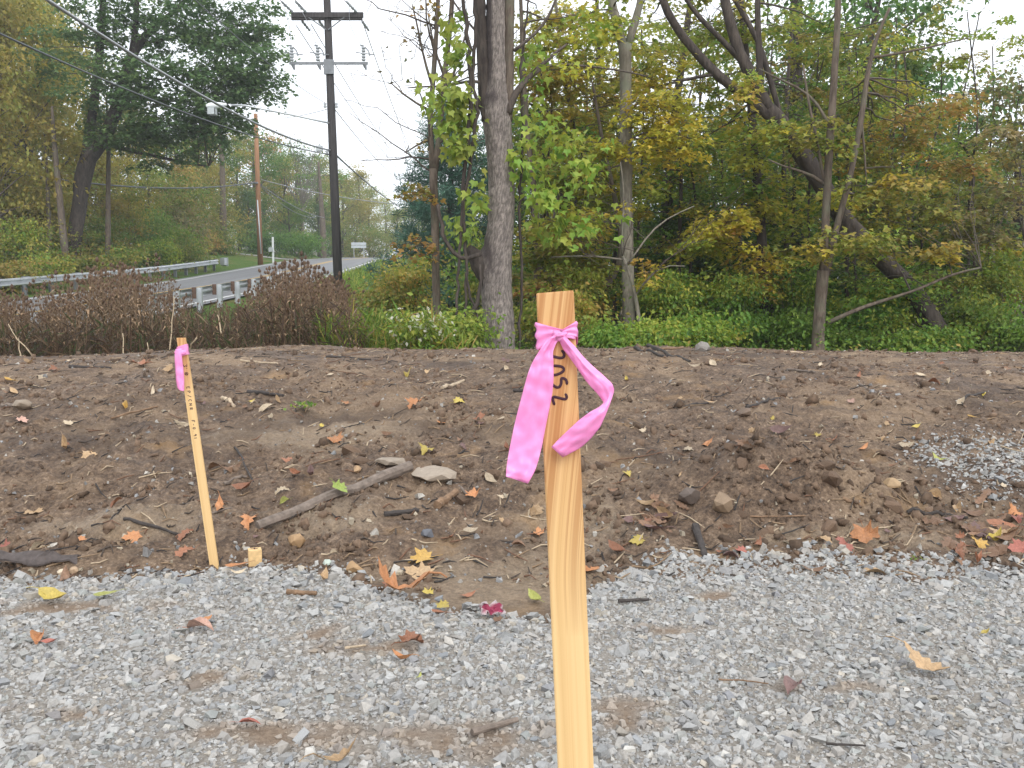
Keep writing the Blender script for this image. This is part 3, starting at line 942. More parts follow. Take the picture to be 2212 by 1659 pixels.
# ------------------------------------------------------------------ meter post, road signs
def small_post():
    p = W(590, 552, 72.0); z = float(terrain(p[0], 72.0)); r = tag(empty('meter_post', (p[0], 72.0, z)), 'white post with grey meter box on the lawn', 'meter post')
    h = W(590, 512, 72.0)[2] - z
    mb = MB(); mb.box((0, 0, h / 2), 0.13, 0.13, h); mb.build('post', M['white'], r)
    mb = MB(); mb.box((-0.13, -0.1, h * 0.5), 0.36, 0.2, 0.30); mb.box((-0.13, -0.1, h * 0.5 + 0.17), 0.30, 0.16, 0.06); mb.build('meter_box', M['grey_box'], r)
    mb = MB(); mb.tube([(-0.2, -0.02, h * 0.84), (0.16, -0.02, h * 0.84)], 0.02, 6); mb.build('cross_pin', M['grey_box'], r)


small_post()
sy = 105.0
p = W(775, 530, sy); zs = float(terrain(p[0], sy))
r = tag(empty('road_sign', (p[0], sy, zs)), 'wide rectangular road sign seen from the back on two posts', 'road sign')
zc, zt_ = W(775, 535, sy)[2] - zs, W(775, 523, sy)[2] - zs
for k, pyc in enumerate((526.5, 533.0)):
    mb = MB(); mb.box((0, -0.03, W(775, pyc, sy)[2] - zs), 1.75, 0.03, 0.30); mb.build('panel', M['signback'], r)
for s in (-0.58, 0.58):
    mb = MB(); mb.box((s, 0.03, (zt_) / 2), 0.07, 0.06, zt_ + 0.1); mb.build('post', M['steel'], r)
p = W(855, 541, 108.0); zs = float(terrain(p[0], 108.0))
r = tag(empty('diamond_sign', (p[0], 108.0, zs)), 'diamond road sign seen from the back at the bend', 'road sign')
hz = p[2] - zs
mb = MB(); mb.prism([(-0.52, 0), (0, -0.52), (0.52, 0), (0, 0.52)], -0.01, 0.01, (0, -0.04, hz), (1, 0, 0), (0, 0, 1), (0, 1, 0)); mb.build('panel', M['signback'], r)
mb = MB(); mb.box((0, 0.03, (hz + 0.3) / 2), 0.06, 0.05, hz + 0.3); mb.build('post', M['steel'], r)

# ------------------------------------------------------------------ foliage
MAPLE_V = np.array([(0, 0, 0), (-0.05, 0.34, 0.06), (0.36, 0.52, 0.10), (0.45, 0.20, 0.03), (1.0, 0, -0.05), (0.45, -0.20, 0.03), (0.36, -0.52, 0.10), (-0.05, -0.34, 0.06)])
MAPLE_F = np.array([(0, 3, 1), (1, 3, 2), (0, 4, 3), (0, 5, 4), (0, 7, 5), (7, 6, 5)])
OVAL_V = np.array([(0, 0, 0), (0.42, 0.30, 0.07), (1.0, 0, -0.06), (0.42, -0.30, 0.07)])
OVAL_F = np.array([(0, 2, 1), (0, 3, 2)])
NEEDLE_V = np.array([(0, 0.0, 0), (1.0, 0.05, -0.05), (1.0, -0.05, -0.05)])
NEEDLE_F = np.array([(0, 1, 2)])

PAL = {
    'gold': [(0.52, 0.42, 0.045), (0.46, 0.40, 0.045), (0.40, 0.38, 0.045), (0.52, 0.36, 0.05), (0.33, 0.35, 0.045)],
    'yelgreen': [(0.29, 0.35, 0.05), (0.20, 0.29, 0.04), (0.36, 0.37, 0.05), (0.16, 0.26, 0.04), (0.42, 0.38, 0.06)],
    'green': [(0.10, 0.20, 0.030), (0.13, 0.23, 0.035), (0.085, 0.17, 0.026), (0.18, 0.26, 0.04)],
    'bright': [(0.23, 0.37, 0.06), (0.29, 0.40, 0.07), (0.18, 0.31, 0.05), (0.37, 0.40, 0.08)],
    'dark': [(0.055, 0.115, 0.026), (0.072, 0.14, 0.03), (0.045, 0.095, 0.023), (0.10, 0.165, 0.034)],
    'oak': [(0.105, 0.205, 0.075), (0.13, 0.24, 0.085), (0.085, 0.175, 0.066), (0.17, 0.27, 0.09)],
    'olive': [(0.22, 0.26, 0.055), (0.28, 0.28, 0.06), (0.16, 0.22, 0.045), (0.35, 0.31, 0.065), (0.38, 0.28, 0.08)],
    'rust': [(0.33, 0.25, 0.055), (0.30, 0.25, 0.05), (0.37, 0.28, 0.06), (0.22, 0.22, 0.05), (0.27, 0.25, 0.055)],
    'orange': [(0.52, 0.30, 0.08), (0.46, 0.32, 0.08), (0.40, 0.32, 0.08), (0.52, 0.25, 0.08)],
    'brownmix': [(0.26, 0.20, 0.095), (0.19, 0.17, 0.08), (0.32, 0.25, 0.11), (0.15, 0.18, 0.065)],
    'white': [(0.70, 0.68, 0.60), (0.62, 0.60, 0.50), (0.35, 0.38, 0.20)],
    'pine': [(0.055, 0.13, 0.088), (0.07, 0.15, 0.10), (0.042, 0.105, 0.075)],
}


def palette(rng, n, spec):
    """spec: 'gold' or {'gold': 0.4, 'green': 0.6}"""
    if isinstance(spec, str): spec = {spec: 1.0}
    k = list(spec); w = np.array([spec[a] for a in k], float); w /= w.sum()
    cols = np.concatenate([np.array(PAL[a]) for a in k]); wt = np.concatenate([np.full(len(PAL[a]), w[i] / len(PAL[a])) for i, a in enumerate(k)])
    c = cols[rng.choice(len(cols), n, p=wt / wt.sum())]
    return c * rng.uniform(0.85, 1.35, (n, 1))


def leaf_arrays(rng, P, D, size, tmpl, droop=0.45, jit=0.5):
    """leaves at P pointing along D (horizontal unit vectors), returns vertices and faces"""
    TV, TF = tmpl
    n = len(P)
    dr = rng.normal(droop, jit * 0.7, n); roll = rng.normal(0, jit, n)
    d = np.stack([D[:, 0] * np.cos(dr), D[:, 1] * np.cos(dr), -np.sin(dr)], -1)
    s0 = np.stack([-D[:, 1], D[:, 0], np.zeros(n)], -1)
    n0 = np.cross(d, s0)
    s = s0 * np.cos(roll)[:, None] + n0 * np.sin(roll)[:, None]
    nn = np.cross(d, s)
    V = P[:, None, :] + size[:, None, None] * (TV[None, :, 0:1] * d[:, None, :] + TV[None, :, 1:2] * s[:, None, :] + TV[None, :, 2:3] * nn[:, None, :])
    F = np.arange(n)[:, None, None] * len(TV) + TF[None]
    return V.reshape(-1, 3), F.reshape(-1, 3), len(TV)


class Crown:
    def __init__(s):
        s.V, s.F, s.C, s.n = [], [], [], 0

    def add(s, V, F, C):
        s.V.append(V); s.F.append(F + s.n); s.C.append(C); s.n += len(V)

    def sprays(s, rng, centers, R, nleaf, lsize, pal, tmpl=(MAPLE_V, MAPLE_F), thick=0.22, droop=0.45, jit=0.5, mb=None, twr=0.004):
        """flat layered sprays of leaves, optionally with twigs into mb"""
        m = len(centers)
        if m == 0: return
        Rr = R * rng.uniform(0.6, 1.3, m)
        idx = np.repeat(np.arange(m), nleaf)
        n = len(idx)
        r = np.sqrt(rng.random(n)) * Rr[idx]; a = rng.uniform(0, 2 * PI, n)
        # elongate every spray in a direction of its own
        az = rng.uniform(0, 2 * PI, m)[idx]; el = 0.5
        ux, uy = r * np.cos(a), r * np.sin(a) * el
        x = ux * np.cos(az) - uy * np.sin(az); y = ux * np.sin(az) + uy * np.cos(az)
        tilt = rng.normal(0, 0.18, (m, 2))[idx]
        z = rng.normal(0, thick * 0.5, n) * Rr[idx] - 0.28 * r * r / Rr[idx] + tilt[:, 0] * x + tilt[:, 1] * y
        P = centers[idx] + np.stack([x, y, z], -1)
        b = np.arctan2(y, x) + rng.normal(0, 0.7, n)
        D = np.stack([np.cos(b), np.sin(b)], -1)
        size = lsize * rng.uniform(0.6, 1.25, n)
        V, F, k = leaf_arrays(rng, P, D, size, tmpl, droop, jit)
        # sprays share a tone, leaves vary
        if isinstance(pal, str) or isinstance(pal, dict):
            c = palette(rng, n, pal); base = palette(rng, m, pal)[idx]
            c = 0.5 * c + 0.5 * base
        else:
            c = pal[idx]
        s.add(V, F, np.repeat(c, k, 0))
        if mb is not None:
            for q in range(m):
                for w in range(3):
                    t = rng.uniform(0, 2 * PI); e = centers[q] + np.array([math.cos(t) * Rr[q] * 0.8, math.sin(t) * Rr[q] * 0.8, -0.1 * Rr[q]])
                    mb.tube([centers[q], (centers[q] + e) / 2 + np.array([0, 0, 0.03]), e], [twr, twr * 0.8, twr * 0.5], 3, False)

    def build(s, name, parent, mat='leaf', loc=None):
        V = np.vstack(s.V)
        if loc is not None: V = V - np.asarray(loc)
        return mesh(name, V, np.vstack(s.F), M[mat], parent, np.vstack(s.C))


def strand_world(st, Y, rng, bend=0.0):
    P, R = [], []
    for q in st:
        yy = q[3] if len(q) > 3 else Y
        P.append(W(q[0], q[1], yy)); R.append(q[2] * yy / FOC)
    return np.array(P), np.array(R)


def resample(P, R, step):
    d = np.concatenate([[0], np.cumsum(np.linalg.norm(np.diff(P, axis=0), axis=1))])
    n = max(3, int(d[-1] / step) + 1); t = np.linspace(0, d[-1], n)
    # smooth the corners
    Q = np.stack([np.interp(t, d, P[:, k]) for k in range(3)], -1); r = np.interp(t, d, R)
    for _ in range(2):
        Q[1:-1] = 0.25 * Q[:-2] + 0.5 * Q[1:-1] + 0.25 * Q[2:]
    return Q, r


def limb(rng, a, b, r0, r1, n=7, wob=0.06, sag=0.0):
    t = np.linspace(0, 1, n)[:, None]
    P = np.asarray(a) * (1 - t) + np.asarray(b) * t
    L = np.linalg.norm(np.asarray(b) - np.asarray(a))
    w = rng.normal(0, wob * L, (n, 3)); w = np.cumsum(w, 0) / 2.2; w -= w[:1] * (1 - t) + w[-1:] * t; w[:, 2] *= 0.7
    P = P + w * np.sin(PI * t); P[:, 2] += -4 * sag * (t * (1 - t))[:, 0] * L
    return P, np.linspace(r0, r1, n)


def spray_tree(name, label, strands, Y, clusters, seed, bark='bark_brown', group=None, lsize=0.105, R=0.55, nleaf=54, tmpl=(MAPLE_V, MAPLE_F),
               cat='tree', sides=12, bare=0, step=0.25, rough=0.05, twigs=True, base_z=None, limbs=True, jit=0.42, droop=0.34):
    """a tree with its trunk and stems laid out as in the photograph and leaf sprays gathered in clusters (px, py, Y, rx, ry, depth, n, palette)"""
    rng = np.random.default_rng(seed)
    ST = [strand_world(s, Y, rng) for s in strands]
    base = ST[0][0][0].copy()
    gz = float(terrain(base[0], base[1])) - 0.15
    if base[2] > gz:
        b2 = base.copy(); b2[2] = gz
        ST[0] = (np.vstack([b2, ST[0][0]]), np.concatenate([[ST[0][1][0] * 1.25], ST[0][1]]))
    base[2] = float(terrain(base[0], base[1]))
    root = tag(empty(name, tuple(base)), label, cat, group)
    allP, allR = [], []
    for k, (P, Rs) in enumerate(ST):
        Q, r = resample(P, Rs, step)
        tr = MB(); tr.tube(Q - base, r, sides if k == 0 else max(6, sides - 2), True, None, rough, rng)
        tr.build('trunk' if k == 0 else 'limb', M[bark], root, True)
        allP.append(Q); allR.append(r)
    AP, AR = np.vstack(allP), np.concatenate(allR)
    cr = Crown(); br = MB(); nb = 0
    for cl in clusters:
        px, py, yy, rx, ry, dep, n, pal = cl[:8]
        c = W(px, py, yy)
        o = rng.normal(0, 0.5, (n, 3)); o = o / np.maximum(1, np.linalg.norm(o, axis=1)[:, None])
        C = c + o * np.array([rx * yy / FOC, dep, ry * yy / FOC])
        C[:, 2] = np.maximum(C[:, 2], terrain(C[:, 0], C[:, 1]) + 0.15)
        cr.sprays(rng, C, cl[9] if len(cl) > 9 else R, cl[8] if len(cl) > 8 else nleaf, lsize, pal, tmpl, mb=br if twigs else None, jit=jit, droop=droop)
        nb += n
        if limbs:
            hub = None
            for q in range(n):
                # join to the nearest stem point somewhat below
                dd = np.linalg.norm(AP - C[q], axis=1) + np.where(AP[:, 2] > C[q, 2] + 0.2, 3.0, 0)
                j = int(np.argmin(dd))
                if dd[j] > 6: continue
                if q % 3 == 0 or hub is None:
                    P, r = limb(rng, AP[j], C[q], min(AR[j] * 0.5, 0.012 + 0.007 * dd[j]), 0.005, 7, 0.05, -0.03)
                    hub = P
                else:
                    j = int(np.argmin(np.linalg.norm(hub - C[q], axis=1)))
                    P, r = limb(rng, hub[j], C[q], 0.007, 0.004, 5, 0.05)
                br.tube(P, r, 4, False)
    for q in range(bare):
        j = rng.integers(int(len(AP) * 0.3), len(AP)); L = rng.uniform(0.5, 1.8)
        a = rng.uniform(0, 2 * PI); e = AP[j] + L * np.array([math.cos(a), 0.6 * math.sin(a), rng.uniform(0.0, 0.9)])
        P, r = limb(rng, AP[j], e, min(AR[j] * 0.5, 0.018), 0.004, 8, 0.08)
        br.tube(P, r, 4, False)
        for w in range(3):
            k = rng.integers(2, 8); e2 = P[k] + rng.normal(0, 0.28, 3) + np.array([0, 0, 0.15])
            P2, r2 = limb(rng, P[k], e2, 0.006, 0.002, 4, 0.08); br.tube(P2, r2, 3, False)
    if br.n:
        br.v = [v - base for v in br.v]
        tag(br.build('branches', M['twig'], root, True), kind='stuff')
    if cr.n:
        cr.build('crown', root, 'leaf', base)
    return root


def foliage_mass(cr, rng, c, rad, nclump, nleaf, csize, lsize, pal, tmpl=(OVAL_V, OVAL_F), shell=0.55, droop=0.5, jit=0.7):
    """clumped leaves filling an uneven ellipsoid, denser near its outside"""
    d = rng.standard_normal((nclump, 3)); d /= np.linalg.norm(d, axis=1)[:, None]
    r = (shell + (1 - shell) * rng.random(nclump)) * (1 + 0.25 * rng.standard_normal(nclump)).clip(0.5, 1.45)
    C = np.asarray(c) + d * r[:, None] * np.asarray(rad)
    idx = np.repeat(np.arange(nclump), nleaf); n = len(idx)
    cs = csize * rng.uniform(0.6, 1.4, nclump)
    o = rng.normal(0, 0.5, (n, 3)) * np.array([1.25, 1.25, 0.6])
    P = C[idx] + o * cs[idx][:, None]
    b = np.arctan2(o[:, 1], o[:, 0]) + rng.normal(0, 0.8, n)
    V, F, k = leaf_arrays(rng, P, np.stack([np.cos(b), np.sin(b)], -1), lsize * rng.uniform(0.6, 1.3, n), tmpl, droop, jit)
    base = palette(rng, nclump, pal)[idx]; cc = 0.55 * base + 0.45 * palette(rng, n, pal)
    cr.add(V, F, np.repeat(cc, k, 0))
    return C


def generic_tree(name, label, seed, height, spread, pal, bark='bark_dark', group=None, crown_base=0.3, lsize=0.26, nclump=110, nleaf=70, csize=1.1, trunk_r=0.2,
                 lean=0.0, tmpl=(OVAL_V, OVAL_F)):
    """a whole tree standing at the origin"""
    rng = np.random.default_rng(seed)
    root = tag(empty(name), label, 'tree', group)
    h = height
    P = np.array([(0, 0, -0.3), (0.02 * h * rng.normal(), 0, h * 0.25), (lean * h * 0.4 + 0.03 * h * rng.normal(), 0.02 * h * rng.normal(), h * 0.55),
                  (lean * h * 0.8, 0.03 * h * rng.normal(), h * 0.9)])
    Q, r = resample(P, np.array([trunk_r * 1.3, trunk_r, trunk_r * 0.7, trunk_r * 0.15]), 0.6)
    tr = MB(); tr.tube(Q, r, 9, True, None, 0.06, rng); tr.build('trunk', M[bark], root, True)
    cr, br = Crown(), MB()
    lobes = 7
    for k in range(lobes):
        t = crown_base + (1 - crown_base) * (k + 0.5) / lobes
        a = k * 2.4 + rng.normal(0, 0.4)
        w = spread * math.sin(PI * min(1, (t - crown_base) / (1 - crown_base) * 0.8 + 0.18)) * rng.uniform(0.75, 1.15)
        c = np.array([math.cos(a) * w * 0.5 + lean * h * t, math.sin(a) * w * 0.5, h * t])
        C = foliage_mass(cr, rng, c, (w * 0.62, w * 0.62, h * (1 - crown_base) / lobes * 1.1), nclump // lobes, nleaf, csize, lsize, pal, tmpl, 0.3)
        j = int(np.argmin(np.abs(Q[:, 2] - (h * t - 0.18 * h))))
        for q in range(0, len(C), 3):
            p, rr = limb(rng, Q[j], C[q], r[j] * 0.45, 0.012, 6, 0.06, -0.05); br.tube(p, rr, 4, False)
    tag(br.build('branches', M['twig'], root, True), kind='stuff')
    cr.build('crown', root)
    return root


def place(o, x, y, s=1.0, rz=0.0, dz=0.0, sz=None):
    o.location = (x, y, float(terrain(x, y)) + dz); o.scale = (s, s, s if sz is None else sz); o.rotation_euler = (0, 0, rz)
    return o


def place_px(o, px, Y, s=1.0, rz=0.0, sz=None):
    return place(o, ray(px, 600)[0] * Y, Y, s, rz, 0.0, sz)


# ================================================================== trees right of the road, near wood
# 1. the large grey trunk, built with furrowed bark
def big_trunk():
    rng = np.random.default_rng(3)
    Y = 15.0
    st = [(1080, 800, 37), (1078, 700, 33.5), (1073, 640, 33), (1071, 590, 34), (1075, 540, 31), (1082, 480, 29), (1084, 400, 27.5), (1079, 330, 28), (1073, 262, 30),
          (1074, 205, 26), (1073, 120, 23), (1072, 0, 21), (1072, -160, 18), (1074, -420, 12), (1076, -700, 5)]
    P, R = strand_world(st, Y, rng)
    base = P[0].copy(); base[2] = float(terrain(P[0][0], Y)); P[0][2] = base[2] - 0.2
    root = tag(empty('big_tree', tuple(base)), 'large grey furrowed tree trunk standing behind the pink-ribboned stake', 'tree')
    Q, r = resample(P, R, 0.035)
    n, s = len(Q), 96
    th = np.linspace(0, 2 * PI, s, endpoint=False)
    zz = Q[:, 2][:, None]; u = np.cos(th)[None] * 1.4 + 0 * zz; v = np.sin(th)[None] * 1.4 + 0 * zz
    ridge = np.abs(fbm(th[None] * 7.5 + 0.5 * perlin(zz * 5 + 0 * th, u * 2), zz * 7.0 + 5, 1.0, 3, 61)) ** 0.8
    lump = fbm(u * 1.2, zz * 1.1 + v, 1.0, 2, 62)
    rad = r[:, None] * (1 + 0.06 * lump) + 0.030 * ridge - 0.010
    # burls: the big dark knob low on the left, the scar collar higher up
    for (bx_, bz_px, amp, wth, wz) in ((PI, 560, 0.11, 0.6, 0.16), (PI, 218, 0.10, 0.7, 0.20), (0.0, 232, 0.04, 0.5, 0.2)):
        bz = W(1075, bz_px, Y)[2]
        dth = np.abs((th - bx_ + PI) % (2 * PI) - PI)
        rad = rad + amp * np.exp(-(dth[None] / wth) ** 2 - ((zz - bz) / wz) ** 2) * (1 + 0.5 * lump)
    V = Q[:, None, :] + rad[:, :, None] * np.stack([np.cos(th), np.sin(th), 0 * th], -1)[None]
    i = np.arange(n - 1)[:, None] * s; j = np.arange(s)[None]; k = (j + 1) % s
    F = np.stack([i + j, i + k, i + s + k, i + s + j], -1).reshape(-1, 4)
    # stained bark: dark seep streak running down from the burl and the collar
    zk, zc = W(1075, 560, Y)[2], W(1075, 215, Y)[2]
    dth = np.abs((th - PI * 1.08 + PI) % (2 * PI) - PI)[None]
    nz = 0.6 * fbm(th[None] * 2, zz * 1.5, 1, 2, 63)
    d1 = np.exp(-((dth) / (0.75 + 0.3 * nz)) ** 2) * smooth(zk + 0.35, zk - 0.05, zz) * smooth(zk - 0.8, zk - 0.1, zz)
    d1 = np.maximum(d1, np.exp(-((zz - zk - 0.10 + 0.25 * (dth - 0.5)) / 0.22) ** 2) * smooth(1.9, 0.6, dth) * 0.95)
    d2 = np.exp(-((zz - zc) / 0.11) ** 2) * smooth(1.9, 0.9, dth + 0.3 * nz)
    d3 = smooth(zc - 0.1, zc + 0.4, zz) * smooth(1.15, 0.7, dth + nz * 0.5)
    stain = np.clip(np.maximum(np.maximum(d1, d2), d3) + 0.5 * d1 * nz, 0, 1)
    light = np.array((0.275, 0.235, 0.21)); groove = np.array((0.115, 0.097, 0.088)); dk = np.array((0.045, 0.034, 0.034))
    g = smooth(0.05, 0.42, ridge)[..., None]
    C = groove * (1 - g) + light * g
    C = C * (1 + 0.25 * fbm(th[None] * 3, zz * 0.9, 1, 3, 64))[..., None]
    C = C * (1 - 0.88 * stain[..., None]) + dk * 0.88 * stain[..., None]
    mesh('trunk', V.reshape(-1, 3) - base, F, M['bark_col'], root, C.reshape(-1, 3), True)
    for st2, mt in (([(1050, 262, 9), (1046, 215, 12), (1044, 160, 13), (1041, 80, 12), (1036, 0, 11), (1028, -120, 9), (1000, -320, 5)], 'bark_dark'),
                    ([(1098, 262, 8), (1100, 205, 10), (1099, 120, 10.5), (1101, 0, 10), (1106, -130, 8), (1120, -330, 5)], 'bark_brown'),
                    ([(1040, 232, 8), (1034, 218, 7), (1029, 214, 4)], 'bark_dark'),
                    ([(1056, 612, 16), (1044, 580, 22), (1032, 558, 19), (1020, 545, 14), (1011, 534, 8)], 'bark_dark')):
        Pp, Rr = strand_world(st2, Y - 0.05, rng); Pp, Rr = resample(Pp, Rr, 0.08)
        mb = MB(); mb.tube(Pp - base, Rr, 14, True, None, 0.05, rng); mb.build('limb', M[mt], root, True)
    br = MB()
    for st2 in ([(1098, 245, 8), (1108, 205, 8), (1135, 175, 6), (1165, 145, 5), (1198, 115, 3.5), (1225, 95, 2)], [(1140, 172, 4), (1180, 137, 3), (1240, 140, 2.5), (1330, 150, 2), (1400, 165, 1.2)],
                [(1110, 110, 4), (1150, 80, 3), (1185, 40, 3), (1200, 0, 2), (1220, -60, 1.5)], [(1050, 90, 3), (1020, 60, 2.5), (990, 20, 2), (960, -30, 1.5)],
                [(1050, 180, 3.5), (1010, 170, 3), (970, 190, 2.5), (930, 185, 2), (880, 190, 1.2)]):
        Pp, Rr = strand_world(st2, Y - 0.1, rng); Pp, Rr = resample(Pp, Rr, 0.15)
        br.tube(Pp - base, Rr, 6, True)
    tag(br.build('branches', M['twig'], root, True), kind='stuff')
    cr = Crown()
    C0 = np.array([W(px, py, Y + rng.uniform(-1.5, 1.5)) for px, py in rng.uniform((950, -420), (1320, -40), (14, 2))])
    cr.sprays(rng, C0, 0.5, 30, 0.12, 'yelgreen')
    C0 = np.array([W(px, py, Y + rng.uniform(-1, 1)) for px, py in rng.uniform((1170, 0), (1330, 150), (9, 2))])
    cr.sprays(rng, C0, 0.4, 22, 0.12, {'yelgreen': .6, 'gold': .4})
    cr.build('crown', root, 'leaf', base)


M['bark_col'] = col_mat('furrowed_bark', 0.88, 0.3, 70, 0.006)
big_trunk()


# grape vines on and beside the big trunk
def vine(label, stems, leaves, Y, seed, pal='bright', lsize=0.15):
    rng = np.random.default_rng(seed)
    ST = [resample(*strand_world(s, Y, rng), 0.12) for s in stems]
    base = ST[0][0][0].copy()
    root = tag(empty('grape_vine', tuple(base)), label, 'vine')
    for P, R in ST:
        mb = MB(); P = P + 0.012 * rng.standard_normal(P.shape); mb.tube(P - base, R, 7, True); mb.build('stem', M['bark_dark'], root, True)
    cr = Crown()
    for (px, py, rx, ry, n, nl) in leaves:
        C = np.array([W(px + rx * a, py + ry * b, Y + 0.5 * c_) for a, b, c_ in rng.normal(0, 0.45, (n, 3))])
        cr.sprays(rng, C, 0.24, nl, lsize, pal, thick=0.9, droop=0.9, jit=0.5)
    if cr.n: cr.build('leaves', root, 'leaf', base)


vine('dark grape vines hanging in loops left of the large grey trunk',
     [[(1000, 770, 4), (1008, 600, 3), (1003, 480, 4), (1000, 400, 4), (1012, 300, 4.5), (1018, 200, 5), (1012, 100, 5), (1003, 0, 4), (1000, -120, 3)],
      [(985, 700, 3), (992, 560, 3), (1000, 430, 3.5), (1022, 330, 4), (1030, 230, 4), (1020, 150, 4), (1030, 60, 4), (1022, -60, 3)],
      [(948, 440, 4), (955, 500, 4.5), (968, 535, 4.5), (995, 562, 5), (1020, 560, 5), (1038, 548, 5)],
      [(985, 745, 4), (1010, 700, 5), (1030, 660, 5), (1040, 610, 3.5), (1034, 570, 3)],
      [(1040, 720, 2.5), (1030, 680, 3), (1015, 640, 3), (1005, 590, 3)]],
     [(985, 100, 30, 70, 7, 12), (1000, 235, 30, 60, 10, 12), (965, 205, 30, 40, 7, 12), (985, 320, 40, 30, 7, 12), (960, 235, 30, 15, 4, 10), (1020, 410, 30, 40, 5, 10),
      (1015, 480, 25, 25, 4, 12), (975, 270, 25, 15, 4, 10)], 14.4, 71)
vine('bright green leafy vine curtain right of the large grey trunk',
     [[(1120, 780, 3), (1128, 600, 3), (1122, 450, 3), (1130, 300, 3), (1125, 150, 3), (1140, 20, 2), (1150, -120, 2)]],
     [(1150, 260, 60, 90, 9, 10), (1190, 330, 110, 80, 12, 10), (1170, 420, 80, 90, 12, 10), (1240, 390, 110, 90, 11, 9), (1130, 340, 30, 120, 8, 9), (1190, 500, 110, 60, 10, 9), (1145, 120, 60, 90, 6, 8),
      (1250, 470, 110, 60, 8, 9)], 15.0, 72, {'bright': .45, 'yelgreen': .55}, 0.145)
# 2. slender twin-stemmed tree, nearly bare
spray_tree('slender_tree', 'slender nearly bare tree forking left of the large grey trunk',
           [[(945, 800, 9), (943, 650, 8.5), (940, 500, 8.5), (937, 400, 8.5), (936, 365, 9)],
            [(935, 375, 7), (928, 280, 5.5), (933, 200, 5.5), (941, 100, 5), (947, 0, 4), (950, -140, 2.5)],
            [(938, 375, 7), (951, 280, 6.5), (954, 200, 6.5), (966, 120, 5.5), (976, 20, 5), (985, -140, 3.5), (990, -300, 2)],
            [(930, 240, 3), (905, 225, 2.5), (870, 210, 2), (845, 180, 1.2)], [(932, 180, 3), (912, 120, 2.5), (905, 60, 2), (890, 10, 1.2)],
            [(945, 215, 3.5), (975, 185, 3), (990, 130, 2.5), (1010, 60, 2)], [(932, 300, 2.5), (900, 305, 2), (875, 330, 1.2)], [(940, 110, 2.5), (915, 60, 2), (920, 0, 1.5)],
            [(958, 160, 3), (935, 100, 2), (925, 30, 1.5)]],
           16.0, [(905, 60, 16, 50, 90, .6, 6, {'rust': .5, 'brownmix': .5}, 4, .35), (870, 130, 16, 30, 60, .5, 5, 'brownmix', 3, .3), (925, 0, 16, 60, 40, .6, 5, {'orange': .5, 'rust': .5}, 5, .35),
                  (905, 300, 16, 20, 15, .3, 2, 'rust', 5, .25), (905, 415, 15.5, 40, 30, .5, 6, {'orange': .6, 'olive': .4}, 20, .35), (900, 520, 15.5, 40, 40, .5, 6, {'olive': .5, 'orange': .5}, 20, .35)],
           21, 'bark_brown', bare=40, twigs=False)
# 3. straight mossy tree forking near the top of the picture
spray_tree('forked_tree', 'straight pale mossy trunk forking into a high V',
           [[(1360, 790, 15), (1357, 600, 13), (1353, 450, 13), (1352, 300, 13), (1352, 150, 12.5), (1350, 95, 14)],
            [(1348, 105, 10), (1332, 50, 9.5), (1320, 0, 9), (1302, -110, 7), (1270, -320, 4)],
            [(1354, 105, 9), (1367, 62, 8), (1384, 10, 7.5), (1400, -100, 6), (1440, -300, 3)]],
           17.0, [(1300, 40, 17, 110, 60, 1.2, 12, 'yelgreen'), (1410, 120, 17, 50, 60, 1.2, 6, {'olive': .6, 'gold': .4}), (1340, -200, 17, 250, 110, 2, 10, 'yelgreen'),
                  (1425, 250, 16.6, 75, 40, .7, 14, 'gold'), (1445, 312, 16.4, 75, 28, .7, 13, 'gold'), (1405, 185, 17.5, 40, 30, .8, 5, {'gold': .7, 'orange': .3}),
                  (1290, 315, 16.6, 60, 30, .7, 8, {'gold': .5, 'yelgreen': .5}), (1240, 335, 17, 60, 25, .6, 6, {'olive': .6, 'yelgreen': .4})],
           22, 'bark_light')
# 4. bent sapling in front of it
spray_tree('bent_sapling', 'thin bent sapling growing in front of the forked trunk',
           [[(1390, 800, 5), (1386, 730, 4.5), (1378, 670, 4), (1370, 620, 4), (1358, 575, 3.5), (1345, 553, 3)], [(1352, 562, 2.5), (1300, 553, 2.2), (1250, 552, 2), (1190, 556, 1.2)],
            [(1356, 570, 2.5), (1375, 550, 2), (1400, 500, 2), (1440, 470, 1.6), (1500, 445, 1)], [(1372, 640, 2), (1400, 590, 2), (1440, 560, 1.5), (1480, 575, 1)],
            [(1345, 553, 2), (1340, 500, 2), (1352, 430, 1.5), (1340, 350, 1)]],
           15.6, [(1395, 600, 15.6, 22, 55, .4, 9, {'gold': .8, 'orange': .2}, 12, .22), (1290, 470, 15.8, 70, 40, .8, 12, {'yelgreen': .6, 'gold': .4}, 24, .35)],
           23, 'bark_light', sides=8, lsize=0.10, bare=10)
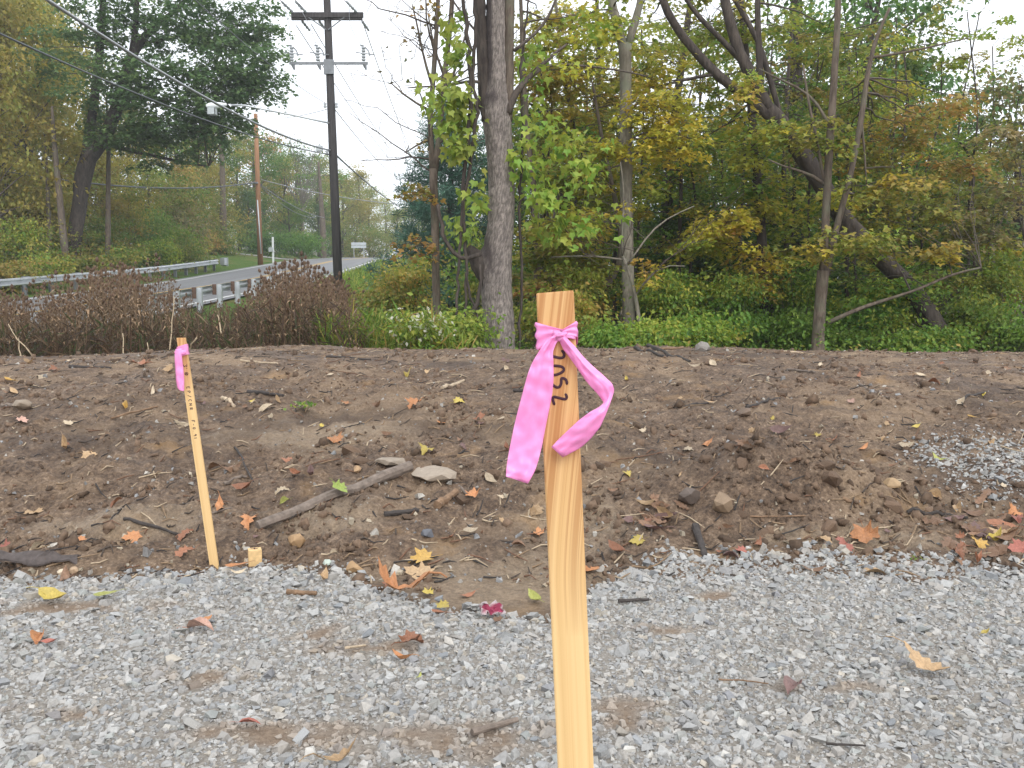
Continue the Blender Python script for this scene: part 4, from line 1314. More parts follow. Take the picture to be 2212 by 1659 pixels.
# 5. brown trunk with low gold sprays
spray_tree('gold_maple', 'dark brown trunk hung with gold maple leaves in the middle of the wood',
           [[(1670, 810, 15), (1665, 700, 12.5), (1652, 620, 11.5), (1645, 500, 10), (1640, 420, 9), (1627, 300, 8.5), (1620, 200, 7.5), (1610, 100, 6.5), (1600, 0, 5.5), (1585, -180, 3)],
            [(1650, 780, 3.5), (1644, 640, 3.5), (1636, 480, 3), (1628, 390, 2.5)], [(1655, 640, 3), (1700, 615, 2.5), (1760, 600, 2), (1800, 590, 1.2)]],
           18.5, [(1650, 600, 18, 55, 60, .7, 18, {'gold': .75, 'orange': .25}), (1560, 490, 17.6, 75, 35, .8, 18, {'gold': .85, 'orange': .15}), (1530, 530, 17.8, 70, 35, .8, 10, {'gold': .5, 'yelgreen': .5}),
                  (1640, 320, 18.2, 60, 70, 1, 16, {'yelgreen': .7, 'gold': .3}), (1600, 420, 18.5, 50, 45, 1, 9, {'green': .5, 'yelgreen': .5}), (1660, 440, 18.2, 45, 60, .8, 12, {'yelgreen': .6, 'gold': .3, 'orange': .1}),
                  (1560, 60, 19, 130, 60, 1.5, 16, {'olive': .5, 'yelgreen': .5}), (1600, -200, 19, 220, 110, 2, 8, 'yelgreen'), (1560, 215, 19, 70, 40, 1, 8, {'olive': .6, 'yelgreen': .4})],
           24, 'bark_dark')
# 6. twin-stem young maple on the right
spray_tree('twin_maple', 'young double-stemmed maple with smooth brown bark and olive leaves at right',
           [[(1763, 800, 17), (1768, 720, 13), (1772, 640, 12), (1778, 585, 12.5)],
            [(1778, 590, 9), (1783, 500, 8.5), (1786, 420, 8.5), (1791, 320, 8.5), (1800, 200, 7.5), (1809, 60, 6.5), (1813, -80, 5.5), (1822, -320, 2.5)],
            [(1784, 595, 8), (1800, 520, 7), (1818, 450, 6.5), (1840, 370, 6), (1860, 260, 6), (1875, 150, 5), (1893, 75, 4), (1922, 18, 3)],
            [(1872, 126, 3), (1930, 118, 2.6), (2000, 104, 2.2), (2092, 82, 1.2)], [(1786, 698, 5), (1850, 668, 4.2), (1920, 645, 3.6), (1990, 625, 3), (2050, 592, 3), (2120, 578, 2)],
            [(1783, 400, 4), (1765, 372, 3.5), (1740, 365, 3), (1700, 372, 2.2), (1660, 345, 1.5)], [(1780, 395, 3.5), (1765, 300, 3), (1745, 220, 2.8), (1735, 140, 2)],
            [(1795, 280, 3.5), (1770, 225, 3), (1735, 190, 2.5), (1650, 160, 1.8), (1640, 148, 1)], [(1860, 250, 3), (1868, 330, 2), (1872, 400, 1.5)]],
           16.0, [(1900, 330, 18.6, 110, 60, .8, 14, {'olive': .75, 'gold': .25}), (1960, 280, 18.4, 110, 30, .8, 9, {'olive': .6, 'orange': .4}), (1900, 450, 18.8, 120, 40, .8, 12, {'olive': .7, 'gold': .3}),
                  (2020, 470, 18.0, 100, 45, .8, 11, {'olive': .8, 'gold': .2}), (2000, 540, 16.2, 80, 16, .5, 8, {'olive': .6, 'gold': .4}), (1830, 510, 15.6, 60, 18, .5, 5, {'olive': .6, 'yelgreen': .4}),
                  (1740, 300, 16, 60, 40, .6, 7, {'olive': .7, 'yelgreen': .3}), (1840, 200, 17.5, 80, 50, .8, 8, {'olive': .7, 'green': .3}), (1870, 80, 17.5, 90, 50, .8, 8, {'olive': .7, 'green': .3}),
                  (2050, 230, 17.5, 60, 40, .6, 7, {'orange': .4, 'olive': .6}), (1740, 545, 15.7, 40, 20, .5, 4, {'olive': .7, 'gold': .3}), (1850, -200, 16, 200, 110, 2, 6, 'olive'),
                  (1930, 400, 15.7, 110, 18, .5, 8, {'olive': .6, 'gold': .4}), (2060, 350, 18.4, 70, 40, .7, 8, {'olive': .7, 'orange': .3}), (1960, 600, 18.6, 110, 30, .8, 8, {'olive': .6, 'green': .4})],
           25, 'bark_brown')
# 7. the leaning trunk
spray_tree('leaning_tree', 'heavy dark trunk leaning left across the wood from the right',
           [[(2068, 820, 22), (2042, 740, 20), (2000, 665, 19), (1940, 592, 19), (1870, 530, 18.5), (1820, 470, 18.5), (1780, 405, 18.5), (1732, 332, 18.5), (1690, 272, 17), (1660, 235, 16)],
            [(1668, 250, 12), (1640, 195, 12.5), (1602, 130, 11.5), (1577, 50, 10.5), (1560, -20, 9), (1535, -180, 6)],
            [(1690, 280, 12), (1640, 225, 11), (1590, 195, 10), (1545, 160, 9.5), (1492, 100, 9), (1452, 50, 8.5), (1430, 0, 8), (1395, -120, 5)],
            [(1640, 200, 7), (1642, 120, 7), (1635, 40, 6), (1640, -60, 5)], [(1690, 262, 6), (1660, 160, 6), (1640, 90, 5), (1600, 20, 4.5), (1560, -40, 3.5)],
            [(1600, 130, 6), (1555, 80, 5.5), (1510, 40, 5), (1480, 0, 4), (1450, -60, 3)], [(1545, 160, 4), (1500, 165, 3), (1440, 185, 2.5), (1400, 190, 1.5)]],
           17.4, [(1500, 60, 19, 170, 80, 1.4, 14, {'olive': .55, 'yelgreen': .45}), (1680, 90, 20, 130, 80, 1.6, 14, {'green': .4, 'olive': .6}), (1560, 300, 19.5, 150, 60, 1.5, 12, {'yelgreen': .7, 'olive': .3}),
                  (1500, -180, 21, 250, 120, 2.5, 8, {'yelgreen': .5, 'olive': .5}), (1780, 180, 20, 110, 90, 1.5, 9, {'olive': .5, 'green': .5}), (1690, 285, 16.8, 55, 30, .4, 6, {'olive': .6, 'gold': .4}), (1790, 430, 16.8, 50, 25, .4, 5, {'olive': .6, 'gold': .4}),
                  (1880, 525, 16.8, 70, 22, .4, 7, {'olive': .6, 'yelgreen': .4}), (1620, 200, 16.8, 60, 40, .4, 5, {'yelgreen': .6, 'orange': .4}), (1960, 610, 16.8, 60, 25, .4, 6, {'yelgreen': .7, 'green': .3})],
           26, 'bark_dark', sides=16, rough=0.07)
# 8. trees farther in
INNER = [
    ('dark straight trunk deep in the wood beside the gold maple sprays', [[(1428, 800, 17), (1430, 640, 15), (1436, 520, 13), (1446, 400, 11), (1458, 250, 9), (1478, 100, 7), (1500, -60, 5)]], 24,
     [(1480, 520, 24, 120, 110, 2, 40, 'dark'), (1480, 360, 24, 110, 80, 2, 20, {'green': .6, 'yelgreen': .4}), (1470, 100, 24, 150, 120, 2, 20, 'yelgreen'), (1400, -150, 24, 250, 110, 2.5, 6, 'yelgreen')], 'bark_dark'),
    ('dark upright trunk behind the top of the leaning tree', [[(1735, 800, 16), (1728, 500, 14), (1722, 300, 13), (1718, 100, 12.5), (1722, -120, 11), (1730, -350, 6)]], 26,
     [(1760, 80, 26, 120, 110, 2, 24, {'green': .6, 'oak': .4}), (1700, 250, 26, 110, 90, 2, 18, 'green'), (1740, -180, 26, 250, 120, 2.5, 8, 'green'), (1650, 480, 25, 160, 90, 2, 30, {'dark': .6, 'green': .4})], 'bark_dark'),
    ('crooked trunk bending right just behind the pink-ribboned stake', [[(1250, 800, 12), (1248, 730, 11), (1250, 690, 11), (1263, 655, 10.5), (1290, 632, 10), (1325, 605, 8), (1345, 560, 7), (1340, 480, 6), (1322, 400, 5), (1300, 300, 4), (1280, 180, 2.5)]], 18.5,
     [(1250, 580, 18.5, 80, 40, 1, 14, {'yelgreen': .6, 'olive': .4}), (1230, 500, 18, 90, 40, 1, 14, {'olive': .5, 'gold': .5}), (1290, 400, 19, 110, 60, 1, 16, {'yelgreen': .7, 'gold': .3}),
      (1280, 200, 19, 110, 80, 1.2, 14, {'olive': .5, 'gold': .3, 'orange': .2}), (1270, 640, 18.3, 50, 30, .8, 6, {'olive': .5, 'gold': .5})], 'bark_brown'),
    ('slim brown trunk between the grey trunk and the ribboned stake', [[(1158, 800, 8), (1160, 650, 7.5), (1162, 560, 7.5), (1155, 420, 6), (1140, 300, 5.5), (1130, 150, 5), (1125, 0, 4), (1120, -150, 2.5)]], 18,
     [(1190, 540, 17.5, 70, 40, .8, 12, {'yelgreen': .5, 'olive': .5}), (1180, 610, 17.5, 60, 30, .8, 8, {'olive': .6, 'orange': .4}), (1200, 180, 18.5, 90, 80, 1.2, 14, {'olive': .5, 'gold': .4, 'orange': .1}),
      (1220, 60, 19, 90, 70, 1.2, 10, {'olive': .6, 'gold': .4})], 'bark_brown'),
    ('leaning slim trunk right of the crooked one', [[(1215, 790, 6), (1195, 650, 6), (1180, 560, 6), (1215, 400, 5.5), (1245, 300, 5), (1215, 150, 4), (1200, 0, 3)]], 20,
     [(1250, 270, 20, 110, 70, 1.5, 18, {'olive': .45, 'gold': .4, 'orange': .15}), (1260, 120, 20, 130, 80, 1.5, 16, {'gold': .5, 'olive': .5}), (1320, 440, 20, 120, 40, 1.2, 14, 'yelgreen')], 'bark_brown'),
    ('thin upright trunk left of the forked tree deep in shade', [[(1300, 800, 7), (1302, 500, 6.5), (1298, 300, 6), (1292, 100, 5), (1288, -60, 3)]], 25,
     [(1300, 540, 25, 150, 60, 2, 24, {'green': .6, 'olive': .4}), (1280, 330, 25, 150, 110, 2, 24, {'yelgreen': .6, 'olive': .4}), (1290, 100, 25, 180, 110, 2, 20, {'olive': .6, 'gold': .4})], 'bark_dark'),
    ('thin dark trunk right of the gold maple', [[(1698, 800, 6), (1700, 550, 6), (1692, 380, 5), (1700, 200, 4), (1712, 40, 3)]], 23,
     [(1700, 600, 23, 120, 70, 1.5, 22, {'dark': .5, 'green': .5}), (1740, 430, 23, 100, 60, 1.5, 14, {'green': .6, 'yelgreen': .4})], 'bark_dark'),
    ('grey lichen-spotted small tree at the far right edge', [[(2200, 800, 9), (2190, 700, 8), (2175, 640, 7), (2150, 590, 5), (2140, 520, 4)], [(2178, 645, 5), (2200, 590, 4), (2212, 520, 3)], [(2190, 700, 5), (2230, 620, 4)]], 19,
     [(2150, 480, 19, 90, 90, 1.4, 24, {'brownmix': .5, 'olive': .5}), (2190, 330, 20, 70, 70, 1.4, 16, {'brownmix': .6, 'rust': .4}), (2200, 600, 19, 60, 60, 1, 10, {'olive': .7, 'gold': .3})], 'bark_light'),
    ('fallen dark limb slanting up to the right edge', [[(1990, 690, 9), (2060, 630, 8), (2120, 585, 8), (2190, 560, 8), (2260, 540, 6)]], 19.5, [(2180, 545, 19.3, 50, 25, .5, 5, {'yelgreen': .5, 'gold': .5})], 'bark_dark'),
]
for k, (lab, st, Y, cl, bk) in enumerate(INNER):
    spray_tree('wood_tree', lab, st, Y, cl, 100 + k, bk, sides=9, nleaf=48, lsize=0.12 if Y < 22 else 0.15, R=0.55 if Y < 22 else 0.8)
ORD = ['first', 'second', 'third', 'fourth', 'fifth', 'sixth', 'seventh', 'eighth', 'ninth', 'tenth', 'eleventh', 'twelfth', 'thirteenth', 'fourteenth', 'fifteenth', 'sixteenth', 'seventeenth', 'eighteenth', 'nineteenth', 'twentieth', '21st', '22nd', '23rd', '24th', '25th', '26th', '27th', '28th', '29th', '30th']
# a loose middle layer of yellowing understory maples
for q, (px, top) in enumerate([(1180, 150), (1330, 220), (1470, 150), (1600, 250), (1700, 330), (1830, 120), (1960, 180), (2090, 300)]):
    r_ = np.random.default_rng(950 + q); Y = r_.uniform(20.5, 23)
    pl = [{'yelgreen': .7, 'gold': .3}, {'yelgreen': .5, 'olive': .5}, {'gold': .5, 'yelgreen': .5}, {'green': .5, 'yelgreen': .5}][q % 4]
    spray_tree('understory_maple', f'fine-leaved yellowing maple in the middle layer of the wood, {ORD[q]} from the left',
               [[(px, 800, 5), (px + r_.uniform(-10, 10), 560, 4.5), (px + r_.uniform(-20, 20), 350, 3.5), (px + r_.uniform(-30, 30), top, 1.5)]], Y,
               [(px + r_.uniform(-40, 40), yy, Y + r_.uniform(-.8, .8), 105, 26, .9, 7, pl) for yy in np.arange(top, 640, 75)], 960 + q, 'bark_dark', 'understory maples', lsize=0.09, R=0.6, nleaf=60, sides=7)
# thin saplings in the shade
rng = np.random.default_rng(55)
for k in range(28):
    px = 1120 + k * 39 + rng.uniform(-20, 20); Y = rng.uniform(19, 27)
    st = [[(px, 800, 3.5), (px + rng.uniform(-8, 8), 620, 3), (px + rng.uniform(-20, 20), 430, 2.6), (px + rng.uniform(-35, 35), 250, 2), (px + rng.uniform(-50, 50), rng.uniform(20, 120), 1.2)]]
    spray_tree('sapling', f'thin shaded sapling in the near wood, {ORD[k]} from the left among the saplings', st, Y,
               [(px + rng.uniform(-30, 30), rng.uniform(480, 640), Y, 70, 60, 1, 8, ['green', 'dark', 'yelgreen'][k % 3]), (px, rng.uniform(250, 420), Y, 90, 90, 1, 9, ['yelgreen', 'olive', 'green'][k % 3]),
                (px, rng.uniform(60, 200), Y, 80, 70, 1, 4, ['olive', 'yelgreen'][k % 2])], 300 + k, 'bark_dark', 'thin saplings in the wood', sides=6, R=0.5, bare=4)

# 9. shrubs along the foot of the wood
def shrub(label, px, py, Y, rx, ry, dep, nclump, nleaf, pal, seed, lsize=0.085, cs=0.28, group=None, name='shrub', tmpl=(OVAL_V, OVAL_F)):
    rng = np.random.default_rng(seed)
    c = W(px, py, Y); g = float(terrain(c[0], Y)); base = np.array([c[0], Y, g])
    root = tag(empty(name, tuple(base)), label, 'shrub', group)
    cr, mb = Crown(), MB()
    rad = np.array([rx * Y / FOC, dep, ry * Y / FOC])
    C = foliage_mass(cr, rng, c, rad, nclump, nleaf, cs, lsize, pal, tmpl, 0.2)
    cr.build('foliage', root, 'leaf', base)
    for q in range(0, nclump, 3):
        P, r = limb(rng, base + np.array([rng.normal(0, 0.15), rng.normal(0, 0.1), -0.1]), C[q], 0.014, 0.004, 6, 0.06, -0.06); mb.tube(P - base, r, 4, False)
    mb.build('stems', M['twig'], root, True)
    return root


SHR = [
    ('low bright green shrub at the foot of the large grey trunk', 990, 715, 14.2, 60, 50, .7, 50, 60, {'bright': .8, 'green': .2}),
    ('pale yellow-green shrub with whitish sprays left of the grey trunk', 905, 725, 13.6, 45, 45, .5, 36, 50, {'bright': .5, 'yelgreen': .5}),
    ('aster with small whitish flowers left of the low bright shrub', 915, 700, 13.3, 28, 36, .3, 16, 16, {'white': .8, 'bright': .2}),
    ('olive bush left of the slender tree', 830, 660, 17.5, 60, 80, 1.2, 60, 60, {'olive': .6, 'green': .4}),
    ('darker olive bush behind the teasel stand edge', 800, 720, 15.5, 60, 60, .9, 44, 60, {'green': .6, 'olive': .4}),
    ('orange-tinged bush left of the slender tree', 880, 610, 18, 55, 60, 1, 40, 60, {'olive': .5, 'orange': .3, 'green': .2}),
    ('yellow-green bush between grey trunk and stake', 1180, 690, 16.5, 60, 60, .8, 46, 60, {'yelgreen': .5, 'olive': .5}),
    ('russet bush behind the top of the ribboned stake', 1250, 680, 16.2, 50, 55, .8, 34, 55, {'olive': .4, 'orange': .35, 'yelgreen': .25}),
    ('bright green shrub left of the forked trunk base', 1310, 730, 15.2, 70, 30, .6, 44, 60, {'bright': .6, 'green': .4}),
    ('yellow-green shrub right of the forked trunk base', 1400, 725, 15.4, 60, 35, .6, 40, 60, {'bright': .5, 'yelgreen': .5}),
    ('leafy green bush in the dark gap of the wood', 1480, 650, 17.5, 80, 60, .9, 60, 60, {'green': .6, 'yelgreen': .4}),
    ('low yellow-green bush at the crest in front of the dark gap', 1520, 715, 15.5, 80, 35, .7, 60, 60, {'yelgreen': .6, 'green': .4}),
    ('deep green bush left of the brown gold-leaved trunk', 1600, 690, 17, 60, 70, .8, 54, 60, {'green': .8, 'dark': .2}),
    ('deep green low bush between the two brown trunks', 1715, 710, 16.8, 50, 50, .7, 44, 60, {'green': .9, 'bright': .1}),
    ('broad green bush right of the double-stemmed maple', 1850, 690, 17.5, 85, 70, .9, 80, 60, {'green': .75, 'yelgreen': .25}),
    ('yellowish bush under the leaning trunk', 1930, 660, 17.8, 80, 80, .8, 80, 60, {'yelgreen': .7, 'green': .3}),
    ('green bush right of the leaning trunk base', 2110, 690, 17.5, 80, 75, .9, 80, 60, {'green': .6, 'yelgreen': .4}),
    ('dark green bush high behind the leaning trunk', 2000, 590, 22, 100, 80, 1.5, 80, 60, {'green': .7, 'dark': .3}),
    ('low green bush at the far right end of the crest', 2205, 720, 16.5, 60, 50, .8, 46, 60, {'green': .8, 'bright': .2}),
    ('low green bush left of the double-stemmed maple', 1780, 735, 17.0, 120, 25, .6, 60, 60, {'green': .9, 'bright': .1}),
    ('low green bush under the leaning tree at the crest', 1990, 735, 16.5, 110, 25, .6, 60, 60, {'green': .8, 'yelgreen': .2}),
    ('tall yellow-green bush left of the forked trunk', 1250, 620, 17.6, 70, 70, .9, 50, 54, {'yelgreen': .6, 'bright': .2, 'olive': .2}),
    ('tall leafy bush right of the forked trunk', 1430, 640, 16.9, 60, 60, .8, 44, 54, {'yelgreen': .5, 'green': .5}),
    ('tall yellow-green bush in front of the gold maple trunk', 1580, 630, 17.2, 60, 60, .8, 44, 54, {'yelgreen': .6, 'green': .4}),
    ('tall green bush between gold maple and twin maple', 1715, 630, 17.8, 55, 65, .8, 44, 54, {'green': .7, 'yelgreen': .3}),
    ('tall mixed bush at the right edge of the wood', 2150, 610, 18.2, 80, 70, .9, 54, 54, {'yelgreen': .5, 'green': .5}),
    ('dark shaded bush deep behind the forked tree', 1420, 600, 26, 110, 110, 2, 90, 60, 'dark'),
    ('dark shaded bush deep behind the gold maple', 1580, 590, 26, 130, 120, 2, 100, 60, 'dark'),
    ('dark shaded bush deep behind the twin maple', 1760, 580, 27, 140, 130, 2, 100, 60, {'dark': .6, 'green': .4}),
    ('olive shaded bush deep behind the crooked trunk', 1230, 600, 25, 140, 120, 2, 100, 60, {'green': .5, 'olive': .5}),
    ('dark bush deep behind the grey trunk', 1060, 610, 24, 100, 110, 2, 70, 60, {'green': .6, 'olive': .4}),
]
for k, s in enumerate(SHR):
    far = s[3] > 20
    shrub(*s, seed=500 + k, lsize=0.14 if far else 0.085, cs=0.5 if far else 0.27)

# ================================================================== backdrop trees of the near wood
PROT = {}
PROT['green'] = generic_tree('wood_tree', 'x', 801, 13, 4.6, {'green': .6, 'dark': .4}, lsize=0.24, crown_base=0.12)
PROT['yelgreen'] = generic_tree('wood_tree', 'x', 802, 13, 4.6, {'yelgreen': .5, 'olive': .5}, lsize=0.24, crown_base=0.2, nclump=90)
PROT['dark'] = generic_tree('wood_tree', 'x', 803, 12, 5.0, {'dark': .8, 'oak': .2}, lsize=0.24, crown_base=0.08, nclump=130)
PROT['rust'] = generic_tree('wood_tree', 'x', 804, 15, 5.0, {'rust': .7, 'olive': .3}, lsize=0.27, crown_base=0.1, nclump=190)
PROT['olive'] = generic_tree('wood_tree', 'x', 805, 13, 4.8, {'olive': .7, 'green': .3}, lsize=0.26, crown_base=0.15)
PROT['orange'] = generic_tree('wood_tree', 'x', 806, 10, 4.2, {'orange': .5, 'olive': .5}, lsize=0.26, crown_base=0.15, nclump=90)
USED = set()
ROWS = {}


def put(kind, px, Y, s, rz, label, group, sz=None, name=None):
    if kind in USED: o = copy_tree(PROT[kind])
    else: o = PROT[kind]; USED.add(kind)
    tag(o, label, 'tree', group)
    ROWS.setdefault(group, []).append((px, o))
    return place_px(o, px, Y, s, rz, sz)


rng = np.random.default_rng(77)
BACK = [('dark', 1130, 34, .62), ('green', 1230, 33, .62), ('yelgreen', 1330, 36, .72), ('dark', 1400, 32, .55), ('green', 1500, 35, .62), ('dark', 1570, 31, .60), ('green', 1680, 34, .72),
        ('dark', 1780, 32, .66), ('green', 1880, 33, .80), ('green', 1950, 30, .72), ('olive', 2020, 34, .62), ('dark', 2080, 38, .62), ('olive', 2160, 30, .52), ('dark', 2240, 34, .55),
        ('green', 1180, 46, .72), ('dark', 1280, 44, .72), ('green', 1450, 46, .72), ('yelgreen', 1600, 48, .82), ('dark', 1700, 45, .82), ('green', 1850, 46, .95), ('dark', 2000, 48, .7), ('olive', 2150, 46, .55),
        ('green', 1070, 40, .62), ('olive', 2330, 32, .6), ('green', 2430, 36, .6)]
for k, (kd, px, Y, s) in enumerate(BACK):
    nm = {'dark': 'dark green', 'green': 'green', 'yelgreen': 'yellow-green', 'olive': 'olive'}[kd]
    put(kd, px, Y, s, k * 1.3, f'{nm} leafy tree in the backdrop behind the near wood', f'{nm} backdrop trees of the near wood', s * rng.uniform(0.9, 1.1))
# the tall dark green tree at the upper right of the wood
big = generic_tree('tall_tree', 'tall dark green tree against the white sky at upper right', 811, 13.5, 4.8, {'oak': .6, 'green': .4}, lsize=0.22, crown_base=0.25, nclump=120, nleaf=80, trunk_r=0.25)
place_px(big, 1860, 30, 1.0, 0.6)
gt = generic_tree('round_tree', 'small brownish tree with tangled twigs at the right picture edge', 812, 7.0, 3.2, {'brownmix': .7, 'oak': .3}, lsize=0.16, crown_base=0.2, nclump=80, nleaf=60, csize=0.7, trunk_r=0.12)
place_px(gt, 2190, 24, 1.0, 0.0)

# ================================================================== white pine behind the slender tree
def pine(px, Y, h, spread, seed):
    rng = np.random.default_rng(seed)
    root = tag(empty('pine_tree', (0, 0, 0)), 'blue-green pine behind the slender bare tree', 'tree')
    tr = MB(); tr.tube([(0, 0, -0.3), (0, 0, h * 0.5), (0, 0, h)], [0.2, 0.13, 0.02], 9); tr.build('trunk', M['bark_dark'], root, True)
    cr, br = Crown(), MB()
    for q in range(70):
        t = 0.08 + 0.9 * (q + rng.random()) / 70; a = q * 2.4
        L = spread * (1 - t) ** 0.7 * rng.uniform(0.7, 1.15) + 0.3
        p0_ = np.array([0, 0, h * t]); e = p0_ + np.array([math.cos(a) * L, math.sin(a) * L, 0.12 * L])
        P, r = limb(rng, p0_, e, 0.03, 0.008, 7, 0.03, 0.05); br.tube(P, r, 4, False)
        m = int(9 * L) + 4
        tt = rng.uniform(0.25, 1, m); C = np.stack([np.interp(tt, np.linspace(0, 1, 7), P[:, k]) for k in range(3)], -1) + rng.normal(0, 0.16, (m, 3)) * np.array([1, 1, .5])
        nn = 26; idx = np.repeat(np.arange(m), nn)
        b = rng.uniform(0, 2 * PI, len(idx))
        V, F, k = leaf_arrays(rng, C[idx] + rng.normal(0, 0.05, (len(idx), 3)), np.stack([np.cos(b), np.sin(b)], -1), rng.uniform(0.2, 0.34, len(idx)), (NEEDLE_V * np.array([1, 1.2, 1]), NEEDLE_F), -0.1, 0.9)
        cr.add(V, F, np.repeat(palette(rng, m, 'pine')[idx], k, 0))
    tag(br.build('branches', M['twig'], root, True), kind='stuff'); cr.build('needles', root, 'needle')
    return root


place_px(pine(0, 0, 8.2, 3.2, 821), 975, 33, 1.0)

# ================================================================== wood left of the road
# the leaning oak with its heavy limbs
def oak():
    Y = 46.0
    return spray_tree('oak_tree', 'large dark green oak leaning right over the far guardrail', [
        [(155, 600, 15), (160, 520, 14), (172, 440, 15), (185, 345, 17), (205, 320, 13)],
        [(188, 350, 14), (215, 320, 13), (240, 270, 13), (262, 205, 13), (280, 130, 11), (300, 90, 9), (330, 60, 7), (372, 30, 5), (400, 0, 4)],
        [(285, 120, 7), (293, 60, 6), (296, 0, 5), (300, -80, 3)], [(182, 350, 10), (200, 250, 9), (215, 120, 8), (222, 20, 7), (225, -80, 5)],
        [(255, 215, 5), (310, 212, 4), (360, 220, 3), (420, 215, 2)], [(262, 180, 4), (310, 165, 3), (350, 172, 2)], [(225, 310, 5), (300, 330, 4), (370, 345, 3), (450, 360, 2)],
        [(300, 90, 4), (330, 95, 3.5), (400, 70, 2.5), (480, 80, 2)]],
        Y, [(230, 60, 46, 130, 80, 2.2, 34, 'oak'), (380, 40, 46, 150, 80, 2.2, 46, 'oak'), (500, 40, 46, 100, 70, 2.2, 40, 'oak'), (360, 170, 45, 150, 70, 2, 34, 'oak'), (480, 160, 45, 110, 80, 2, 40, 'oak'),
            (548, 175, 45, 60, 40, 1.5, 14, 'oak'), (240, 180, 45.5, 90, 60, 2, 16, {'oak': .8, 'dark': .2}), (200, 220, 45, 60, 40, 2, 8, 'oak'), (400, 250, 45, 130, 60, 2, 36, {'oak': .6, 'dark': .4}), (330, 300, 45, 110, 50, 2, 26, {'dark': .7, 'oak': .3}),
            (440, 290, 45, 80, 45, 2, 14, 'oak'), (250, 290, 47, 70, 40, 2, 12, 'dark'), (455, 240, 45, 80, 35, 1.5, 12, 'oak'), (130, 100, 47, 60, 80, 2, 10, 'oak'), (350, -150, 46, 250, 110, 3, 80, 'oak'),
            (570, 120, 45, 35, 90, 1.5, 16, 'oak')],
        31, 'bark_dark', lsize=0.21, R=1.25, nleaf=74, step=0.5, sides=14)


oak()
LEFT = [('rust', 20, 48, .82, 1.0), ('rust', 90, 52, .95, 1.0), ('rust', -60, 44, .85, 1.0), ('olive', 40, 60, .95, 1.2), ('rust', 140, 62, 1.05, 1.1), ('green', 120, 70, 1.1, 1.1), ('olive', 230, 66, .85, .8), ('rust', 300, 72, .85, .75),
        ('green', 370, 76, .9, .75), ('olive', 330, 64, .6, .5), ('rust', 200, 56, .6, .5), ('olive', 420, 78, .7, .62), ('orange', 395, 74, .7, .72), ('green', 470, 90, .95, .9), ('rust', 440, 84, .8, .75), ('olive', 520, 96, .95, .95),
        ('green', 560, 100, 1.0, 1.0), ('orange', 575, 112, 1.2, 1.35), ('olive', 620, 104, .9, .85), ('green', 650, 112, 1.0, 1.02), ('olive', 690, 118, 1.0, 1.0), ('green', 610, 125, 1.2, 1.1), ('olive', 740, 128, .95, .95), ('rust', 770, 134, .9, .9),
        ('olive', 800, 140, .95, .95), ('yelgreen', 835, 146, .95, .9), ('green', 870, 150, .95, .85), ('rust', 715, 150, 1.2, 1.0), ('green', 760, 160, 1.2, 1.0), ('olive', 900, 140, .9, .8), ('dark', 690, 108, .55, .5), ('green', 630, 98, .55, .45),
        ('olive', 860, 118, .5, .5), ('green', 920, 110, .6, .55), ('olive', 960, 120, .8, .7), ('green', 1000, 100, .8, .7), ('dark', 540, 92, .6, .5), ('green', -40, 56, .9, 1.0), ('rust', -150, 60, 1.0, 1.1), ('olive', 480, 82, .5, .4)]
SIDE = {'rust': 'rusty yellow', 'olive': 'olive brown', 'green': 'green', 'orange': 'orange', 'yelgreen': 'yellow-green', 'dark': 'dark green'}
for k, (kd, px, Y, s, sz) in enumerate(LEFT):
    far = Y > 88
    put(kd, px, Y, s, k * 2.1, (f'hazy {SIDE[kd]} tree beyond the road bend' if far else f'{SIDE[kd]} tree in the wood left of the road'), f'{SIDE[kd]} trees ' + ('beyond the road bend' if far else 'left of the road'), sz)
for g, row in ROWS.items():                      # alike trees are told apart by their order from the left
    row.sort(key=lambda a: a[0])
    if len(row) > 1:
        for q, (px, o) in enumerate(row): o['label'] = f"{o['label']}, {ORD[q]} such from the left"
for k in PROT:                                   # every kind is used at least once
    if k not in USED: raise RuntimeError(k)
# bare-branched tree against the sky between the poles
bt = tag(empty('bare_tree'), 'leafless pale tree against the sky between the two poles', 'tree')
rng = np.random.default_rng(91); mb = MB(); mb.tube([(0, 0, -.3), (0.1, 0, 4), (0, 0, 7)], [.16, .12, .07], 8); mb.build('trunk', M['bark_light'], bt, True)
mb = MB()
for q in range(26):
    a = rng.uniform(0, 6.28); h0 = rng.uniform(3.5, 7); e = np.array([math.cos(a) * rng.uniform(1, 3.2), math.sin(a) * 2, h0 + rng.uniform(2.5, 5.5)])
    P, r = limb(rng, (0, 0, h0), e, 0.05, 0.015, 7, 0.06); mb.tube(P, r, 4, False)
    for w in range(5):
        k = rng.integers(2, 7); P2, r2 = limb(rng, P[k], P[k] + rng.normal(0, .7, 3) + np.array([0, 0, .7]), 0.022, 0.008, 5, .06); mb.tube(P2, r2, 3, False)
tag(mb.build('branches', M['bark_light'], bt, True), kind='stuff')
place_px(bt, 655, 104, 1.15)

